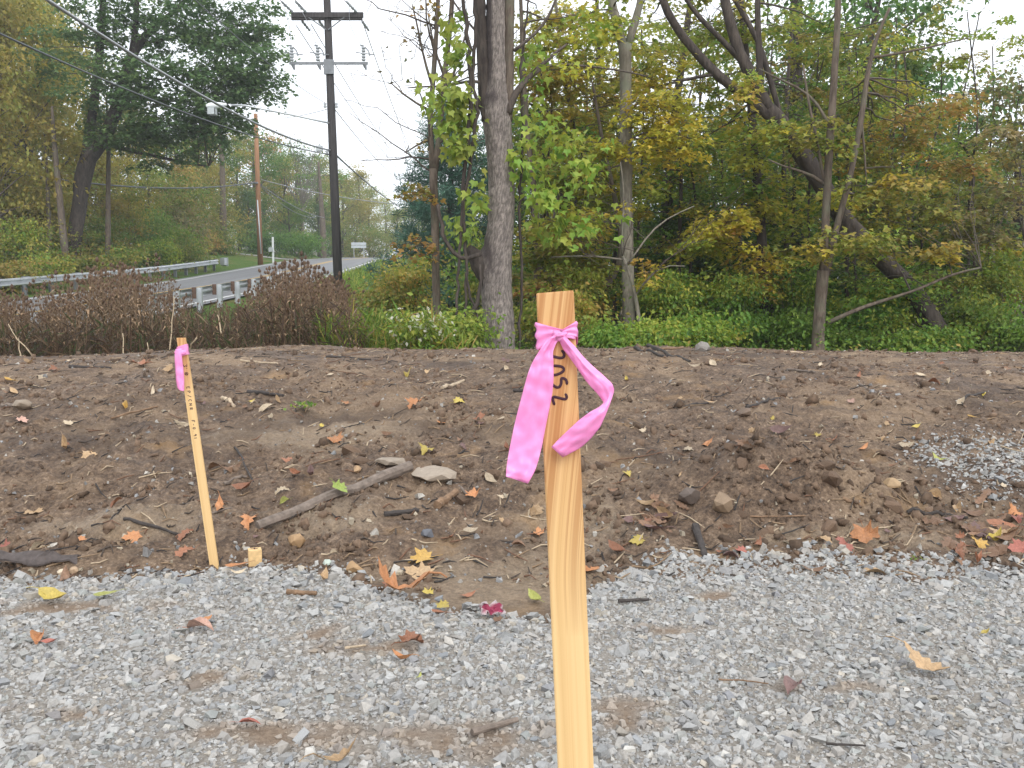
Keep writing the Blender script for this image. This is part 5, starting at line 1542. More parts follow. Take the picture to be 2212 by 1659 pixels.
# trunks showing at the edge of the left wood
for k, (px0, px1, y1, r, Y, lab) in enumerate([(145, 118, 320, 8, 44, 'pale slim trunk left of the leaning oak'), (232, 235, 300, 6, 47, 'slim dark trunk right of the leaning oak'), (484, 480, 350, 8, 80, 'dark trunk at the back of the lawn'),
                                                (700, 694, 440, 7, 98, 'twin grey trunk at the wood edge left of the dark pole'), (108, 102, 380, 5, 45, 'thin trunk near the left edge of the wood'), (395, 400, 420, 4, 76, 'thin dark trunk behind the lawn')]):
    spray_tree('wood_tree', lab, [[(px0, 600, r), ((px0 * 2 + px1) / 3, 500, r * .95), (px1, y1, r * .7), (px1 - 6, y1 - 90, r * .3)]], Y, [(px1, y1 - 40, Y, 60, 50, 1.5, 7, ['rust', 'olive', 'olive', 'green', 'rust', 'olive'][k])],
               700 + k, 'bark_brown', lsize=0.22, R=1.0, nleaf=40, step=0.5, sides=8)
SHL = [('yellow-green roadside bush at the left edge behind the rail', 40, 520, 42, 70, 70, 1.6, {'yelgreen': .4, 'rust': .3, 'green': .3}), ('rust brown roadside bush behind the far rail', 130, 540, 46, 70, 50, 1.6, {'rust': .6, 'green': .4}),
       ('green roadside bush behind the far rail', 230, 515, 51, 70, 60, 1.6, {'green': .7, 'rust': .3}), ('bright green bush near the end of the far rail', 320, 495, 57, 85, 70, 1.8, {'green': .8, 'bright': .2}),
       ('green and yellow bush overhanging the end of the far rail', 370, 525, 62, 50, 45, 1.5, {'green': .6, 'yelgreen': .4}), ('low rust bush along the far rail', 280, 548, 55, 70, 25, 1.2, {'rust': .5, 'olive': .5}),
       ('tall yellowish bush below the rusty trees', 80, 450, 46, 80, 60, 1.8, {'rust': .4, 'olive': .6}), ('grey-brown bush right of the green roadside bushes', 405, 500, 66, 32, 60, 1.5, {'brownmix': .8, 'olive': .2}),
       ('dark bush at the back of the lawn', 470, 520, 78, 50, 35, 2, {'dark': .5, 'olive': .5}), ('orange low bush at the back of the lawn', 430, 520, 76, 30, 18, 1.5, {'orange': .7, 'olive': .3}),
       ('green bush right of the meter post', 650, 530, 88, 60, 30, 2, {'green': .8, 'dark': .2}), ('pale green bank of brush behind the road signs', 800, 520, 122, 90, 40, 3, {'green': .6, 'olive': .4}),
       ('golden bush between the slim trunk and the oak', 120, 470, 49, 60, 60, 1.6, {'rust': .6, 'gold': .4}), ('yellowing bush right of the oak trunk', 270, 450, 55, 70, 55, 1.8, {'olive': .5, 'gold': .3, 'green': .2}), ('tall olive bush left of the lawn trunk', 380, 440, 68, 60, 60, 2, {'olive': .6, 'green': .4}),
       ('dark brush left of the meter post', 570, 525, 86, 50, 30, 2, {'dark': .7, 'green': .3})]
for q, (px, py, Y, pl) in enumerate([(10, 598, 36, {'rust': .7, 'green': .3}), (95, 588, 39, {'yelgreen': .4, 'rust': .3, 'green': .3}), (175, 578, 42.5, {'green': .4, 'rust': .6}), (255, 566, 47, {'green': .5, 'rust': .5}), (330, 553, 52, {'green': .4, 'yelgreen': .6}), (388, 545, 57, {'green': .5, 'olive': .5})]):
    SHL.append((f'low leafy verge bush right behind the far rail, {ORD[q]} from the left', px, py, Y, 58, 34, 0.8, pl))
for k, s in enumerate(SHL):
    shrub(s[0], s[1], s[2], s[3], s[4], s[5], s[6], 60, 60, s[7], 600 + k, lsize=0.15 if s[3] < 60 else 0.22, cs=0.55 if s[3] < 60 else 0.9)

# ================================================================== teasel stand and dried weeds below the road
def teasel_mesh(seed):
    rng = np.random.default_rng(seed)
    st, hd = MB(), MB()
    H = 1.7
    lx, ly = rng.normal(0, 0.07, 2)
    brown = np.array((0.105, 0.063, 0.040)); tan = np.array((0.225, 0.15, 0.088))

    def head(p, d, s):
        d = d / np.linalg.norm(d)
        t = np.linspace(0, 1, 6); prof = np.array([0.3, 0.85, 1.0, 0.9, 0.62, 0.12])
        c = brown * rng.uniform(0.7, 1.25)
        hd.tube(p[None] + t[:, None] * d[None] * 0.085 * s, prof * 0.025 * s, 7, True, c)
        for q in range(5):                                        # bracts curving up round the head
            a = q * 1.256 + rng.random(); o = np.array([math.cos(a), math.sin(a), 0]) * 0.034 * s
            hd.tube([p, p + o + d * 0.012 * s, p + o * 1.05 + d * (0.05 + 0.03 * rng.random()) * s], [0.003, 0.0022, 0.001], 3, False, tan * rng.uniform(0.8, 1.2))
    top = np.array([lx, ly, 1.0]) * H
    mid = np.array([lx * 0.3, ly * 0.3, 0.5]) * H
    st.tube([(0, 0, -0.1), mid, top], [0.0085, 0.007, 0.004], 5, False, tan * 0.75)
    head(top, np.array([lx, ly, 1.0]), rng.uniform(0.9, 1.2))
    for lev, hgt in enumerate((0.48, 0.60, 0.71, 0.82)):
        base = np.array([lx, ly, 1.0]) * H * hgt; base[:2] *= hgt
        az = lev * 1.57 + rng.uniform(-0.4, 0.4)
        for s in (0, PI):
            if rng.random() < 0.2: continue
            L = H * (0.95 - hgt) * rng.uniform(0.55, 0.95) + 0.08; a = az + s
            o = np.array([math.cos(a), math.sin(a), 0])
            e = base + o * L * 0.45 + np.array([0, 0, L])
            st.tube([base, base + o * L * 0.30 + np.array([0, 0, L * 0.35]), e], [0.005, 0.004, 0.003], 4, False, tan * 0.7)
            head(e, o * 0.25 + np.array([0, 0, 1.0]), rng.uniform(0.6, 1.0))
            if lev < 2 and rng.random() < 0.7:
                e2 = base + o * L * 0.55 + np.array([0, 0, L * 0.62]); st.tube([base + o * L * 0.25 + np.array([0, 0, L * .3]), e2], [0.0035, 0.0025], 3, False, tan * 0.7)
                head(e2, o * 0.4 + np.array([0, 0, 1.0]), rng.uniform(0.5, 0.8))
        # withered leaf pair
        for s in (0, PI):
            a = az + 1.57 + s; o = np.array([math.cos(a), math.sin(a), 0]); L = rng.uniform(0.10, 0.24)
            w = np.array([-o[1], o[0], 0]) * 0.016
            c0 = base + o * L * .5 + np.array([0, 0, .05]); c1 = base + o * L + np.array([0, 0, -0.08 * rng.random()])
            hd.add([base - w, base + w, c0 - w * 1.3, c0 + w * 1.3, c1], [[0, 1, 3, 2]], [[2, 3, 4]], tan * rng.uniform(0.7, 1.4))
    return st, hd


TEAS = []
for k in range(8):
    st, hd = teasel_mesh(900 + k)
    r = empty('teasel'); tag(st.build('stalks', M['dry'], r), kind='stuff'); tag(hd.build('seed_heads', M['dry'], r), kind='stuff'); TEAS.append(r)
rng = np.random.default_rng(40)
TOPX = [-40, 0, 100, 200, 250, 330, 440, 500, 560, 610, 660, 700, 740, 770, 800]
TOPY = [596, 594, 612, 566, 552, 580, 628, 640, 612, 580, 566, 572, 596, 640, 690]
used = set(); cnt = 0
while cnt < 300:
    px = rng.uniform(-40, 790) if rng.random() < 0.72 else rng.uniform(540, 770)
    Y = rng.uniform(12.8, min(21.0, 12.8 + 1.6 + max(0, px) * 0.02))
    if px < 430: Y = rng.uniform(12.8, 8.6 * FOC / (1106 - px))
    x = ray(px, 650)[0] * Y
    if x < -9.2 or (400 < px < 545 and rng.random() < 0.55): continue
    z = float(terrain(x, Y))
    front = (Y - 12.8) / 8.2
    ty = np.interp(px, TOPX, TOPY) + abs(rng.normal(0, 30)) + (1 - front) * 40
    if rng.random() < 0.22: ty -= rng.uniform(12, 42)
    h = W(px, ty, Y)[2] - z
    if h < 0.75 or h > 2.6: continue
    k = int(rng.integers(8))
    if k in used: o = copy_tree(TEAS[k])
    else: o = TEAS[k]; used.add(k)
    s = h / 1.75
    o.location = (x, Y, z); o.scale = (min(s, 1.15) * 1.1, min(s, 1.15) * 1.1, s); o.rotation_euler = (rng.normal(0, 0.04), rng.normal(0, 0.05), rng.uniform(0, 6.28))
    tag(o, 'dried brown teasel stalk with spiky seed heads in the roadside stand', 'teasel', 'dried teasels below the road')
    cnt += 1

# dead grass, withered leaves and low green weeds between the stalks
cr = Crown()
n = 15000
px = rng.uniform(-60, 800, n); Y = rng.uniform(12.4, 22, n)
x = np.array([(p - 1106) / FOC for p in px]) * Y * 1.0
k = x > -10.5 + 0.02 * Y; x, Y, px = x[k], Y[k], px[k]; n = len(x)
z = terrain(x, Y)
hmax = np.interp(px, [-60, 100, 300, 450, 560, 660, 740, 800], [0.55, 0.6, 0.65, 0.6, 0.85, 0.95, 0.8, 0.5])
P = np.stack([x, Y, z + rng.random(n) ** 1.1 * hmax], -1)
b = rng.uniform(0, 2 * PI, n)
tm = (np.array([(0, 0.02, 0), (0, -0.02, 0), (1.0, 0.0, 0.0), (0.5, 0.045, 0.06)]), np.array([(0, 1, 2), (0, 2, 3)]))
V, F, kk = leaf_arrays(rng, P, np.stack([np.cos(b), np.sin(b)], -1), rng.uniform(0.12, 0.34, n), tm, -0.75, 0.6)
pal = np.array([(0.095, 0.060, 0.038), (0.12, 0.078, 0.046), (0.075, 0.052, 0.034), (0.18, 0.125, 0.075), (0.075, 0.085, 0.035), (0.28, 0.21, 0.135), (0.06, 0.09, 0.028)])
ci = rng.choice(7, n, p=[.26, .22, .2, .1, .12, .03, .07])
cr.add(V, F, np.repeat(pal[ci] * rng.uniform(0.7, 1.2, (n, 1)), kk, 0))
tag(cr.build('weeds', None, 'leaf'), 'dead brown grass and weeds filling the roadside teasel stand', 'weeds', kind='stuff')
# brushy green bank between the teasels, the dark pole and the wood
cr = Crown()
n = 30000
Y = 13.0 + 55 * rng.random(n) ** 1.3
px = rng.uniform(690, 1020, n)
x = (px - 1106) / FOC * Y
k = (x - xr(Y)) > 4.6; x, Y, px = x[k], Y[k], px[k]; n = len(x)
hm = 0.25 + 0.55 * smooth(0.0, 0.5, fbm(x, Y, 0.35, 2, 88) + 0.25) * smooth(36, 22, Y)
P = np.stack([x, Y, terrain(x, Y) + rng.random(n) * hm], -1)
b = rng.uniform(0, 2 * PI, n)
V, F, kk = leaf_arrays(rng, P, np.stack([np.cos(b), np.sin(b)], -1), rng.uniform(0.14, 0.30, n) * (1 + Y / 60), tm, -0.7, 0.6)
c = palette(rng, n, {'green': .45, 'olive': .3, 'bright': .25})
c = np.where((Y > 38)[:, None], palette(rng, n, {'bright': .5, 'green': .5}), c)
cr.add(V, F, np.repeat(c, kk, 0))
tag(cr.build('brush', None, 'leaf'), 'tall green grass and brush on the bank right of the dark pole', 'brush', kind='stuff')
# undergrowth along the foot of the wood, right
cr = Crown()
n = 26000
Y = 12.6 + 14 * rng.random(n) ** 1.4; px = rng.uniform(900, 2400, n); x = (px - 1106) / FOC * Y
P = np.stack([x, Y, terrain(x, Y) + rng.random(n) ** 1.5 * (0.28 + 0.35 * smooth(-0.1, 0.5, fbm(x, Y, 0.6, 2, 90)))], -1)
b = rng.uniform(0, 2 * PI, n)
V, F, kk = leaf_arrays(rng, P, np.stack([np.cos(b), np.sin(b)], -1), rng.uniform(0.035, 0.10, n), (OVAL_V, OVAL_F), 0.3, 0.6)
cr.add(V, F, np.repeat(palette(rng, n, {'green': .6, 'dark': .2, 'olive': .2}), kk, 0))
tag(cr.build('undergrowth', None, 'leaf'), 'low green ground cover at the edge of the wood', 'ground cover', kind='stuff')

for k, (a, b_, lab) in enumerate([((18, 700), (84, 800), 'pale bent dead stalk near the left picture edge'), ((376, 640), (366, 800), 'pale upright dead stalk right of centre in the teasels'), ((318, 740), (330, 800), 'short pale broken stalk left of the small stake'),
                                 ((400, 770), (425, 730), 'pale stalk slanting beside the small stake top'), ((265, 720), (270, 800), 'thin pale stalk in the middle of the teasels'), ((345, 770), (356, 800), 'short leaning stalk at the crest'), ((40, 730), (48, 800), 'thin grey stalk by the bent one'),
                                 ((470, 680), (478, 720), 'pale broken stalk inside the teasel mass')]):
    p0_, p1_ = W(*a, 12.6), W(*b_, 12.4); mb = MB()
    P, r = limb(np.random.default_rng(k), p1_, p0_, 0.012, 0.006, 7, 0.05); mb.tube(P, r, 6, True, (0.42, 0.33, 0.22))
    tag(mb.build('dead_stalk', M['dry'], None, True), lab, 'stalk')

# ================================================================== the survey stakes
def stake_wood(name):
    m, nt, b = new_mat(name)
    t = nt.nodes.new('ShaderNodeTexCoord'); sp = nt.nodes.new('ShaderNodeSeparateXYZ'); nt.links.new(t.outputs['Object'], sp.inputs[0])
    X, Y_, Z_ = sp.outputs
    # the grain runs off to one side in the upper half of the stake
    tz = math_n(nt, 'MAXIMUM', math_n(nt, 'SUBTRACT', Z_, 0.98), 0.0)
    slant = math_n(nt, 'MULTIPLY', math_n(nt, 'DIVIDE', math_n(nt, 'POWER', tz, 2.0), math_n(nt, 'ADD', tz, 0.08)), -0.17)
    bend = math_n(nt, 'MULTIPLY', math_n(nt, 'POWER', tz, 2.0), 0.0)
    u = math_n(nt, 'ADD', math_n(nt, 'ADD', X, slant), bend)
    cv = nt.nodes.new('ShaderNodeCombineXYZ'); nt.links.new(u, cv.inputs[0]); nt.links.new(math_n(nt, 'MULTIPLY', Y_, 0.8), cv.inputs[1]); nt.links.new(math_n(nt, 'MULTIPLY', Z_, 0.0025), cv.inputs[2])
    n1 = tex_noise(nt, 800.0, 3, 0.55, cv.outputs[0], 0.15)
    n2 = tex_noise(nt, 130.0, 2, 0.5, cv.outputs[0], 0.1)
    n3 = tex_noise(nt, 2600.0, 3, 0.6, cv.outputs[0])
    c = ramp(nt, [(0.25, (0.64, 0.42, 0.19)), (0.55, (0.72, 0.49, 0.235)), (0.8, (0.77, 0.55, 0.28))], n2)
    c = mixc(nt, ramp(nt, [(0.30, (0.5, 0.5, 0.5)), (0.48, (0, 0, 0))], n1), c, (0.60, 0.36, 0.14))
    c = mixc(nt, ramp(nt, [(0.25, (0.35, 0.35, 0.35)), (0.5, (0, 0, 0))], n3), c, (0.60, 0.36, 0.14))
    # dark heartwood streaks, strongest towards the top of the board
    n4 = tex_noise(nt, 190.0, 3, 0.55, cv.outputs[0], 0.3)
    up = math_n(nt, 'MULTIPLY', math_n(nt, 'SUBTRACT', Z_, 0.93), 4.0, True)
    st = math_n(nt, 'MULTIPLY', math_n(nt, 'POWER', up, 0.6, True), ramp(nt, [(0.48, (0, 0, 0)), (0.60, (0.85, 0.85, 0.85))], n4))
    c = mixc(nt, st, c, (0.30, 0.115, 0.035))
    warm = mixc(nt, math_n(nt, 'MULTIPLY', up, 0.5), c, (0.56, 0.27, 0.10))
    nt.links.new(warm, b.inputs['Base Color']); b.inputs['Roughness'].default_value = 0.55; b.inputs['Specular IOR Level'].default_value = 0.3
    bump(nt, b, n1, 0.25, 0.0006)
    return m


M['stake'] = stake_wood('stake_wood')
M['ink'] = simple_mat('marker_ink', (0.045, 0.012, 0.025), 0.6, 0, 0.2, 300)


def tape_mat(name):
    m, nt, b = new_mat(name)
    v = coords(nt)
    n = tex_noise(nt, 90.0, 3, 0.5, v)
    c = ramp(nt, [(0.3, (1.0, 0.36, 0.72)), (0.7, (1.0, 0.42, 0.78))], n)
    nt.links.new(c, b.inputs['Base Color']); b.inputs['Roughness'].default_value = 0.24; b.inputs['Specular IOR Level'].default_value = 0.7
    bump(nt, b, tex_noise(nt, 55.0, 2, 0.5, coords(nt, 'Object', (1, 1, 0.25)), 0.8), 0.16, 0.0012)
    tr = nt.nodes.new('ShaderNodeBsdfTranslucent'); nt.links.new(c, tr.inputs[0])
    mx = nt.nodes.new('ShaderNodeMixShader'); mx.inputs[0].default_value = 0.30
    nt.links.new(b.outputs[0], mx.inputs[1]); nt.links.new(tr.outputs[0], mx.inputs[2]); nt.links.new(mx.outputs[0], nt.nodes['Material Output'].inputs[0])
    return m


M['tape'] = tape_mat('pink_flagging_tape')


def board(name, base, top, w, t, mat, parent, cant=0.0, yaw=0.0):
    """a sawn stake between two points with eased edges; local origin at the ground"""
    base, top = np.asarray(base), np.asarray(top)
    L = np.linalg.norm(top - base); az = (top - base) / L
    ax = np.array([math.cos(yaw), math.sin(yaw), 0]); ax = ax - az * ax.dot(az); ax /= np.linalg.norm(ax); ay = np.cross(az, ax)
    e = 0.0012
    ring = [(-w / 2 + e, -t / 2), (w / 2 - e, -t / 2), (w / 2, -t / 2 + e), (w / 2, t / 2 - e), (w / 2 - e, t / 2), (-w / 2 + e, t / 2), (-w / 2, t / 2 - e), (-w / 2, -t / 2 + e)]
    V, n = [], 8
    zs = np.concatenate([[0.0], np.linspace(0.1, L - 0.002, 8), [L]])
    for k, zz in enumerate(zs):
        s = 1.0 if k < len(zs) - 1 else 0.97
        for (a, b) in ring:
            V.append((a * s, b * s, zz + (cant * a if k == len(zs) - 1 else 0)))
    Q = [[k * n + j, k * n + (j + 1) % n, (k + 1) * n + (j + 1) % n, (k + 1) * n + j] for k in range(len(zs) - 1) for j in range(n)]
    V.append((0, 0, L)); c = len(V) - 1; b = (len(zs) - 1) * n
    T = [[b + j, b + (j + 1) % n, c] for j in range(n)]
    o = mesh(name, V, [np.array(Q), np.array(T)], mat)
    o.matrix_world = Matrix(((ax[0], ay[0], az[0], base[0]), (ax[1], ay[1], az[1], base[1]), (ax[2], ay[2], az[2], base[2]), (0, 0, 0, 1)))
    if parent is not None:
        o.parent = parent; o.matrix_parent_inverse = Matrix.Translation(-Vector(parent.location))
    return o, (base, ax, ay, az, L)


def strokes(name, lines, width, mat, parent, off):
    """pen strokes: flat raised bands with round ends, given in world points and facing the camera side"""
    mb = MB()
    for ln in lines:
        P = np.asarray(ln, float)
        d = np.concatenate([[0], np.cumsum(np.linalg.norm(np.diff(P, axis=0), axis=1))])
        n = max(6, int(d[-1] / (width * 0.5))); t = np.linspace(0, d[-1], n)
        Q = np.stack([np.interp(t, d, P[:, k]) for k in range(3)], -1)
        for _ in range(3): Q[1:-1] = .25 * Q[:-2] + .5 * Q[1:-1] + .25 * Q[2:]
        r = np.full(n, width / 2); r[0] *= 0.55; r[-1] *= 0.5
        mbt = MB(); mbt.tube(Q, r, 8, True)
        V = mbt.v[0]; V[:, 1] = Q[:, 1].mean() * 0 + np.interp(np.arange(len(V)), np.arange(len(V)), V[:, 1])
        yc = np.concatenate([np.repeat(Q[:, 1], 8), Q[:1, 1], Q[-1:, 1]])
        V[:, 1] = yc + (V[:, 1] - yc) * 0.12
        mb.add(V - np.asarray(parent.location), mbt.q[0], mbt.t[0])
    return mb.build(name, mat, parent, True)


# --- the near stake
SY = 0.91
s_top, s_low = W(1198.5, 630.5, SY), W(1243.5, 1659, SY)
axd = (s_low - s_top) / abs(s_low[2] - s_top[2])
s_base = s_top + axd * (s_top[2] + 0.12)
SW = 80.0 * SY / FOC * 1.0
stake = tag(empty('survey_stake', (s_base[0], s_base[1], 0.0)), 'tall wooden survey stake close by marked with large black 2052', 'stake')
board('board', s_base, s_top, SW, 0.012, M['stake'], stake, 0.03)
FY = SY - 0.0066
Z1 = lambda a, b: W(1152.1 + a * .09804, 731.9 + b * .09804, FY)
num = [[(620, 250), (660, 275), (685, 330), (690, 390), (660, 420), (580, 425), (430, 385), (380, 372), (372, 450)],
       [(430, 590), (560, 597), (660, 620), (690, 675), (670, 715), (610, 750), (520, 790), (440, 810), (380, 770), (370, 650), (430, 590)],
       [(740, 1010), (745, 940), (715, 880), (610, 850), (605, 880), (625, 950), (600, 1040), (560, 1085), (510, 1075), (440, 1030), (410, 990)],
       [(700, 1205), (740, 1250), (745, 1310), (720, 1340), (600, 1310), (430, 1265), (415, 1290), (440, 1390), (470, 1460)]]
for g in num:
    strokes('numeral', [[Z1(*p) for p in g]], 0.0028, M['ink'], stake, 0)

rib = tag(empty('flagging_ribbon', tuple(s_top - np.array([0, 0, 0.05]))), 'bright pink plastic ribbon knotted round the near stake', 'ribbon')
RO = np.array(rib.location)


def strip(name, pairs, depth, parent, origin, toD, Yb, cross=5, curl=0.0, wr=0.0006, seed=0, sub=4, crease=0.0):
    """tape between two edges; pairs of photo points along its length, depth in metres towards the viewer"""
    rng = np.random.default_rng(seed)
    pr = np.array(pairs, float).reshape(-1, 4); n0 = len(pr)
    t0 = np.arange(n0); t = np.linspace(0, n0 - 1, (n0 - 1) * sub + 1)
    pr = np.stack([np.interp(t, t0, pr[:, k]) for k in range(4)], -1); dp = np.interp(t, t0, depth)
    for _ in range(1):
        pr[1:-1] = .25 * pr[:-2] + .5 * pr[1:-1] + .25 * pr[2:]; dp[1:-1] = .25 * dp[:-2] + .5 * dp[1:-1] + .25 * dp[2:]
    s = np.linspace(0, 1, cross + 1); V = []
    for k in range(len(t)):
        for q in s:
            a, b = toD(pr[k, 0] * (1 - q) + pr[k, 2] * q, pr[k, 1] * (1 - q) + pr[k, 3] * q)
            fade = 1.0 - 0.75 * k / len(t)
            dd = dp[k] - 0.010 * fade * crease * (abs(q - 0.40) - 0.3) + 0.004 * fade * crease * abs(q - 0.75) + curl * math.sin(PI * q) + wr * float(perlin(np.array([k * 0.35 + seed]), np.array([q * 3.0]))[0]) * 2
            V.append(W(a, b, Yb - dd))
    V = np.array(V) - origin
    m = cross + 1; i = (np.arange(len(t) - 1)[:, None] * m + np.arange(cross)[None]).ravel()
    o = mesh(name, V, np.stack([i, i + 1, i + m + 1, i + m], -1), M['tape'], parent, None, True)
    md = o.modifiers.new('thickness', 'SOLIDIFY'); md.thickness = 0.00025; md.offset = 0
    return o


Z5 = lambda a, b: (a * .3064 + 1016.5, b * .3064 + 576.0)
Z2 = lambda a, b: (1145.3 + a * .05515, 677.7 + b * .05515)
# wrap round the board
per = []
hw, ht = SW / 2 + 0.0012, 0.0075
for u in np.linspace(-1, 1, 22): per.append((u * hw, -ht - 0.0012 * (1 - u * u), u, 0))
for u in np.linspace(-0.8, 0.8, 5): per.append((hw + 0.0008, u * ht, 1, 1))
for u in np.linspace(1, -1, 12): per.append((u * hw, ht, u, 2))
for u in np.linspace(0.8, -0.8, 5): per.append((-hw - 0.0008, u * ht, -1, 3))
V = []; cross = 8
cxp = [-1, -0.5, 0, 0.28, 0.6, 1]
for k, (a, b, u, side) in enumerate(per):
    if side == 0: tp, bt_ = np.interp(u, cxp, [345, 455, 560, 620, 470, 285]), np.interp(u, cxp, [1420, 1180, 960, 880, 830, 900])
    elif side == 2: tp, bt_ = np.interp(u, [-1, 1], [345, 285]), np.interp(u, [-1, 1], [1250, 1260])
    elif side == 1: tp, bt_ = 285, 900 + 360 * (b + ht) / (2 * ht)
    else: tp, bt_ = 345, 1250 + 170 * (1 - (b + ht) / (2 * ht))
    for q in range(cross + 1):
        f = q / cross
        zz = W(*Z2(1000, tp * (1 - f) + bt_ * f), FY)[2]
        cx = s_top[0] + axd[0] * (s_top[2] - zz)
        w_ = 0.0011 * math.sin(f * 14 + 2.2 * math.sin(k * 0.16)) + 0.0009 * float(perlin(np.array([k * 0.3]), np.array([f * 5.0]))[0])
        nrm = {0: (0, -1), 1: (1, 0), 2: (0, 1), 3: (-1, 0)}[side]
        V.append((cx + a + nrm[0] * w_, SY + b + nrm[1] * w_, zz))
V = np.array(V) - RO; m = cross + 1; nP = len(per)
i = np.arange(nP)[:, None]; j = np.arange(cross)[None]; i2 = (i + 1) % nP
o = mesh('wrap', V, np.stack([i * m + j, i2 * m + j, i2 * m + j + 1, i * m + j + 1], -1).reshape(-1, 4), M['tape'], rib, None, True)
md = o.modifiers.new('thickness', 'SOLIDIFY'); md.thickness = 0.0003; md.offset = 0
strip('wrap', [(1290, 830, 1290, 960), (1450, 810, 1450, 955), (1620, 800, 1620, 975), (1790, 830, 1770, 1010)], [.006, .004, .0035, .001], rib, RO, Z2, FY, seed=4)
# knot: two crossing folds over a tight core
kc = W(*Z2(1150, 880), FY - 0.004)
mb = MB(); rng = np.random.default_rng(2)
th = np.linspace(0, 2 * PI, 19)[:-1]; ph = np.linspace(0, PI, 10)
S = np.array([[math.sin(p) * math.cos(t) * (1 + .12 * math.sin(3 * t + 4 * p)), math.sin(p) * math.sin(t) * (1 + .1 * math.sin(5 * t)), math.cos(p) * (1 + .1 * math.sin(4 * t))] for p in ph for t in th])
S = S * np.array([0.0072, 0.0042, 0.0050]); S = S + 0.0006 * rng.standard_normal(S.shape)
Rk = np.array([[math.cos(.4), 0, math.sin(.4)], [0, 1, 0], [-math.sin(.4), 0, math.cos(.4)]])
i = np.arange(9)[:, None] * 18; j = np.arange(18)[None]
mb.add(S @ Rk.T + kc - RO, np.stack([i + j, i + (j + 1) % 18, i + 18 + (j + 1) % 18, i + 18 + j], -1).reshape(-1, 4))
mb.build('knot', M['tape'], rib, True)
strip('knot_fold', [(880, 830, 900, 930), (1000, 800, 1000, 920), (1150, 790, 1130, 910), (1290, 760, 1310, 900), (1400, 690, 1480, 800)], [.004, .0075, .0095, .0075, .003], rib, RO, Z2, FY, curl=.001, seed=6)
strip('tail', [(590, 485, 640, 500), (535, 515, 605, 535), (480, 600, 580, 600), (432, 680, 585, 690), (402, 760, 586, 790), (372, 870, 576, 900), (340, 990, 552, 1020), (310, 1110, 527, 1140), (285, 1230, 505, 1260),
               (262, 1350, 480, 1360), (250, 1440, 455, 1440), (250, 1480, 405, 1530)], [.005, .008, .009, .010, .011, .010, .009, .008, .009, .011, .013, .014], rib, RO, Z5, FY, 20, -.0025, .0012, 8, 4, 1.0)
strip('tail', [(665, 490, 625, 520), (735, 560, 655, 585), (790, 630, 705, 650), (855, 695, 765, 735), (930, 760, 825, 822), (1000, 825, 890, 890), (1014, 872, 940, 958), (985, 965, 905, 990), (955, 1040, 840, 1025),
               (915, 1130, 760, 1085), (850, 1210, 690, 1150), (780, 1275, 622, 1215), (650, 1345, 570, 1272)], [.006, .007, .009, .012, .015, .016, .014, .020, .024, .022, .018, .013, .010], rib, RO, Z5, FY, 20, .003, .0010, 9, 4, 0.7)
# rain drops on the tape
M['drop'] = simple_mat('water_drop', (0.9, 0.75, 0.85), 0.05, 0, 0.02, 50); M['drop'].node_tree.nodes['Principled BSDF'].inputs['Transmission Weight'].default_value = 0.8

# --- the small stake by the gravel edge
b_ = hit(463, 1220); LY = b_[1]
l_top = W(391.5, 729.5, LY + 0.02); l_base0 = W(463, 1221, LY)
d = (l_base0 - l_top); l_base = l_base0 + d / np.linalg.norm(d) * 0.12
st2 = tag(empty('survey_stake', tuple(l_base0)), 'smaller leaning wooden stake with pencilled black notes at the gravel edge', 'stake')
o, (_, ax2, ay2, az2, L2) = board('board', l_base, l_top, 0.0385, 0.014, M['stake'], st2, -0.1, -0.12)
GL = {'3': [[(0, 1), (.8, 1), (.35, .58), (.8, .3), (.4, 0), (0, .12)]], "'": [[(0, 1), (.05, .7)]], 'E': [[(.7, 1), (0, 1), (0, 0), (.7, 0)], [(0, .5), (.55, .5)]], 'P': [[(0, 0), (0, 1), (.6, .95), (.65, .6), (0, .5)]],
      '/': [[(0, -.1), (.7, 1.1)]], 'C': [[(.7, .9), (.3, 1), (0, .5), (.3, 0), (.7, .1)]], 'N': [[(0, 0), (0, 1), (.6, 0), (.6, 1)]], 'R': [[(0, 0), (0, 1), (.6, .9), (.6, .55), (0, .5), (.65, 0)]], 'F': [[(.7, 1), (0, 1), (0, 0)], [(0, .5), (.5, .5)]],
      '-': [[(0, .5), (.55, .5)]], '0': [[(.35, 1), (0, .5), (.35, 0), (.7, .5), (.35, 1)]], '.': [[(.1, 0), (.2, .05)]], '9': [[(.6, .7), (.3, .5), (0, .75), (.3, 1), (.6, .75), (.55, 0)]], '1': [[(.2, 1), (.2, 0)]],
      '*': [[(.4, 1), (.05, .8), (0, .35), (.4, 0), (.8, .3), (.8, .8), (.4, 1)], [(.1, .85), (.7, .15)], [(.1, .15), (.72, .85)]]}


def write(txt, py0, py1, h):
    """letters run down the board, turned a quarter clockwise"""
    t0, t1 = (py0 - 729.5) / (1221 - 729.5), (py1 - 729.5) / (1221 - 729.5)
    A, B = l_top + (l_base0 - l_top) * t0, l_top + (l_base0 - l_top) * t1
    adv = np.linalg.norm(B - A) / len(txt)
    for k, ch in enumerate(txt):
        if ch == ' ': continue
        o = A - az2 * adv * k - ay2 * 0.0074 - ax2 * h * 0.32
        strokes('letter', [[o - az2 * (p[0] * min(adv * 0.85, h * 0.9)) + ax2 * (p[1] * h) for p in ln] for ln in GL[ch]], 0.0028, M['ink'], st2, 0)


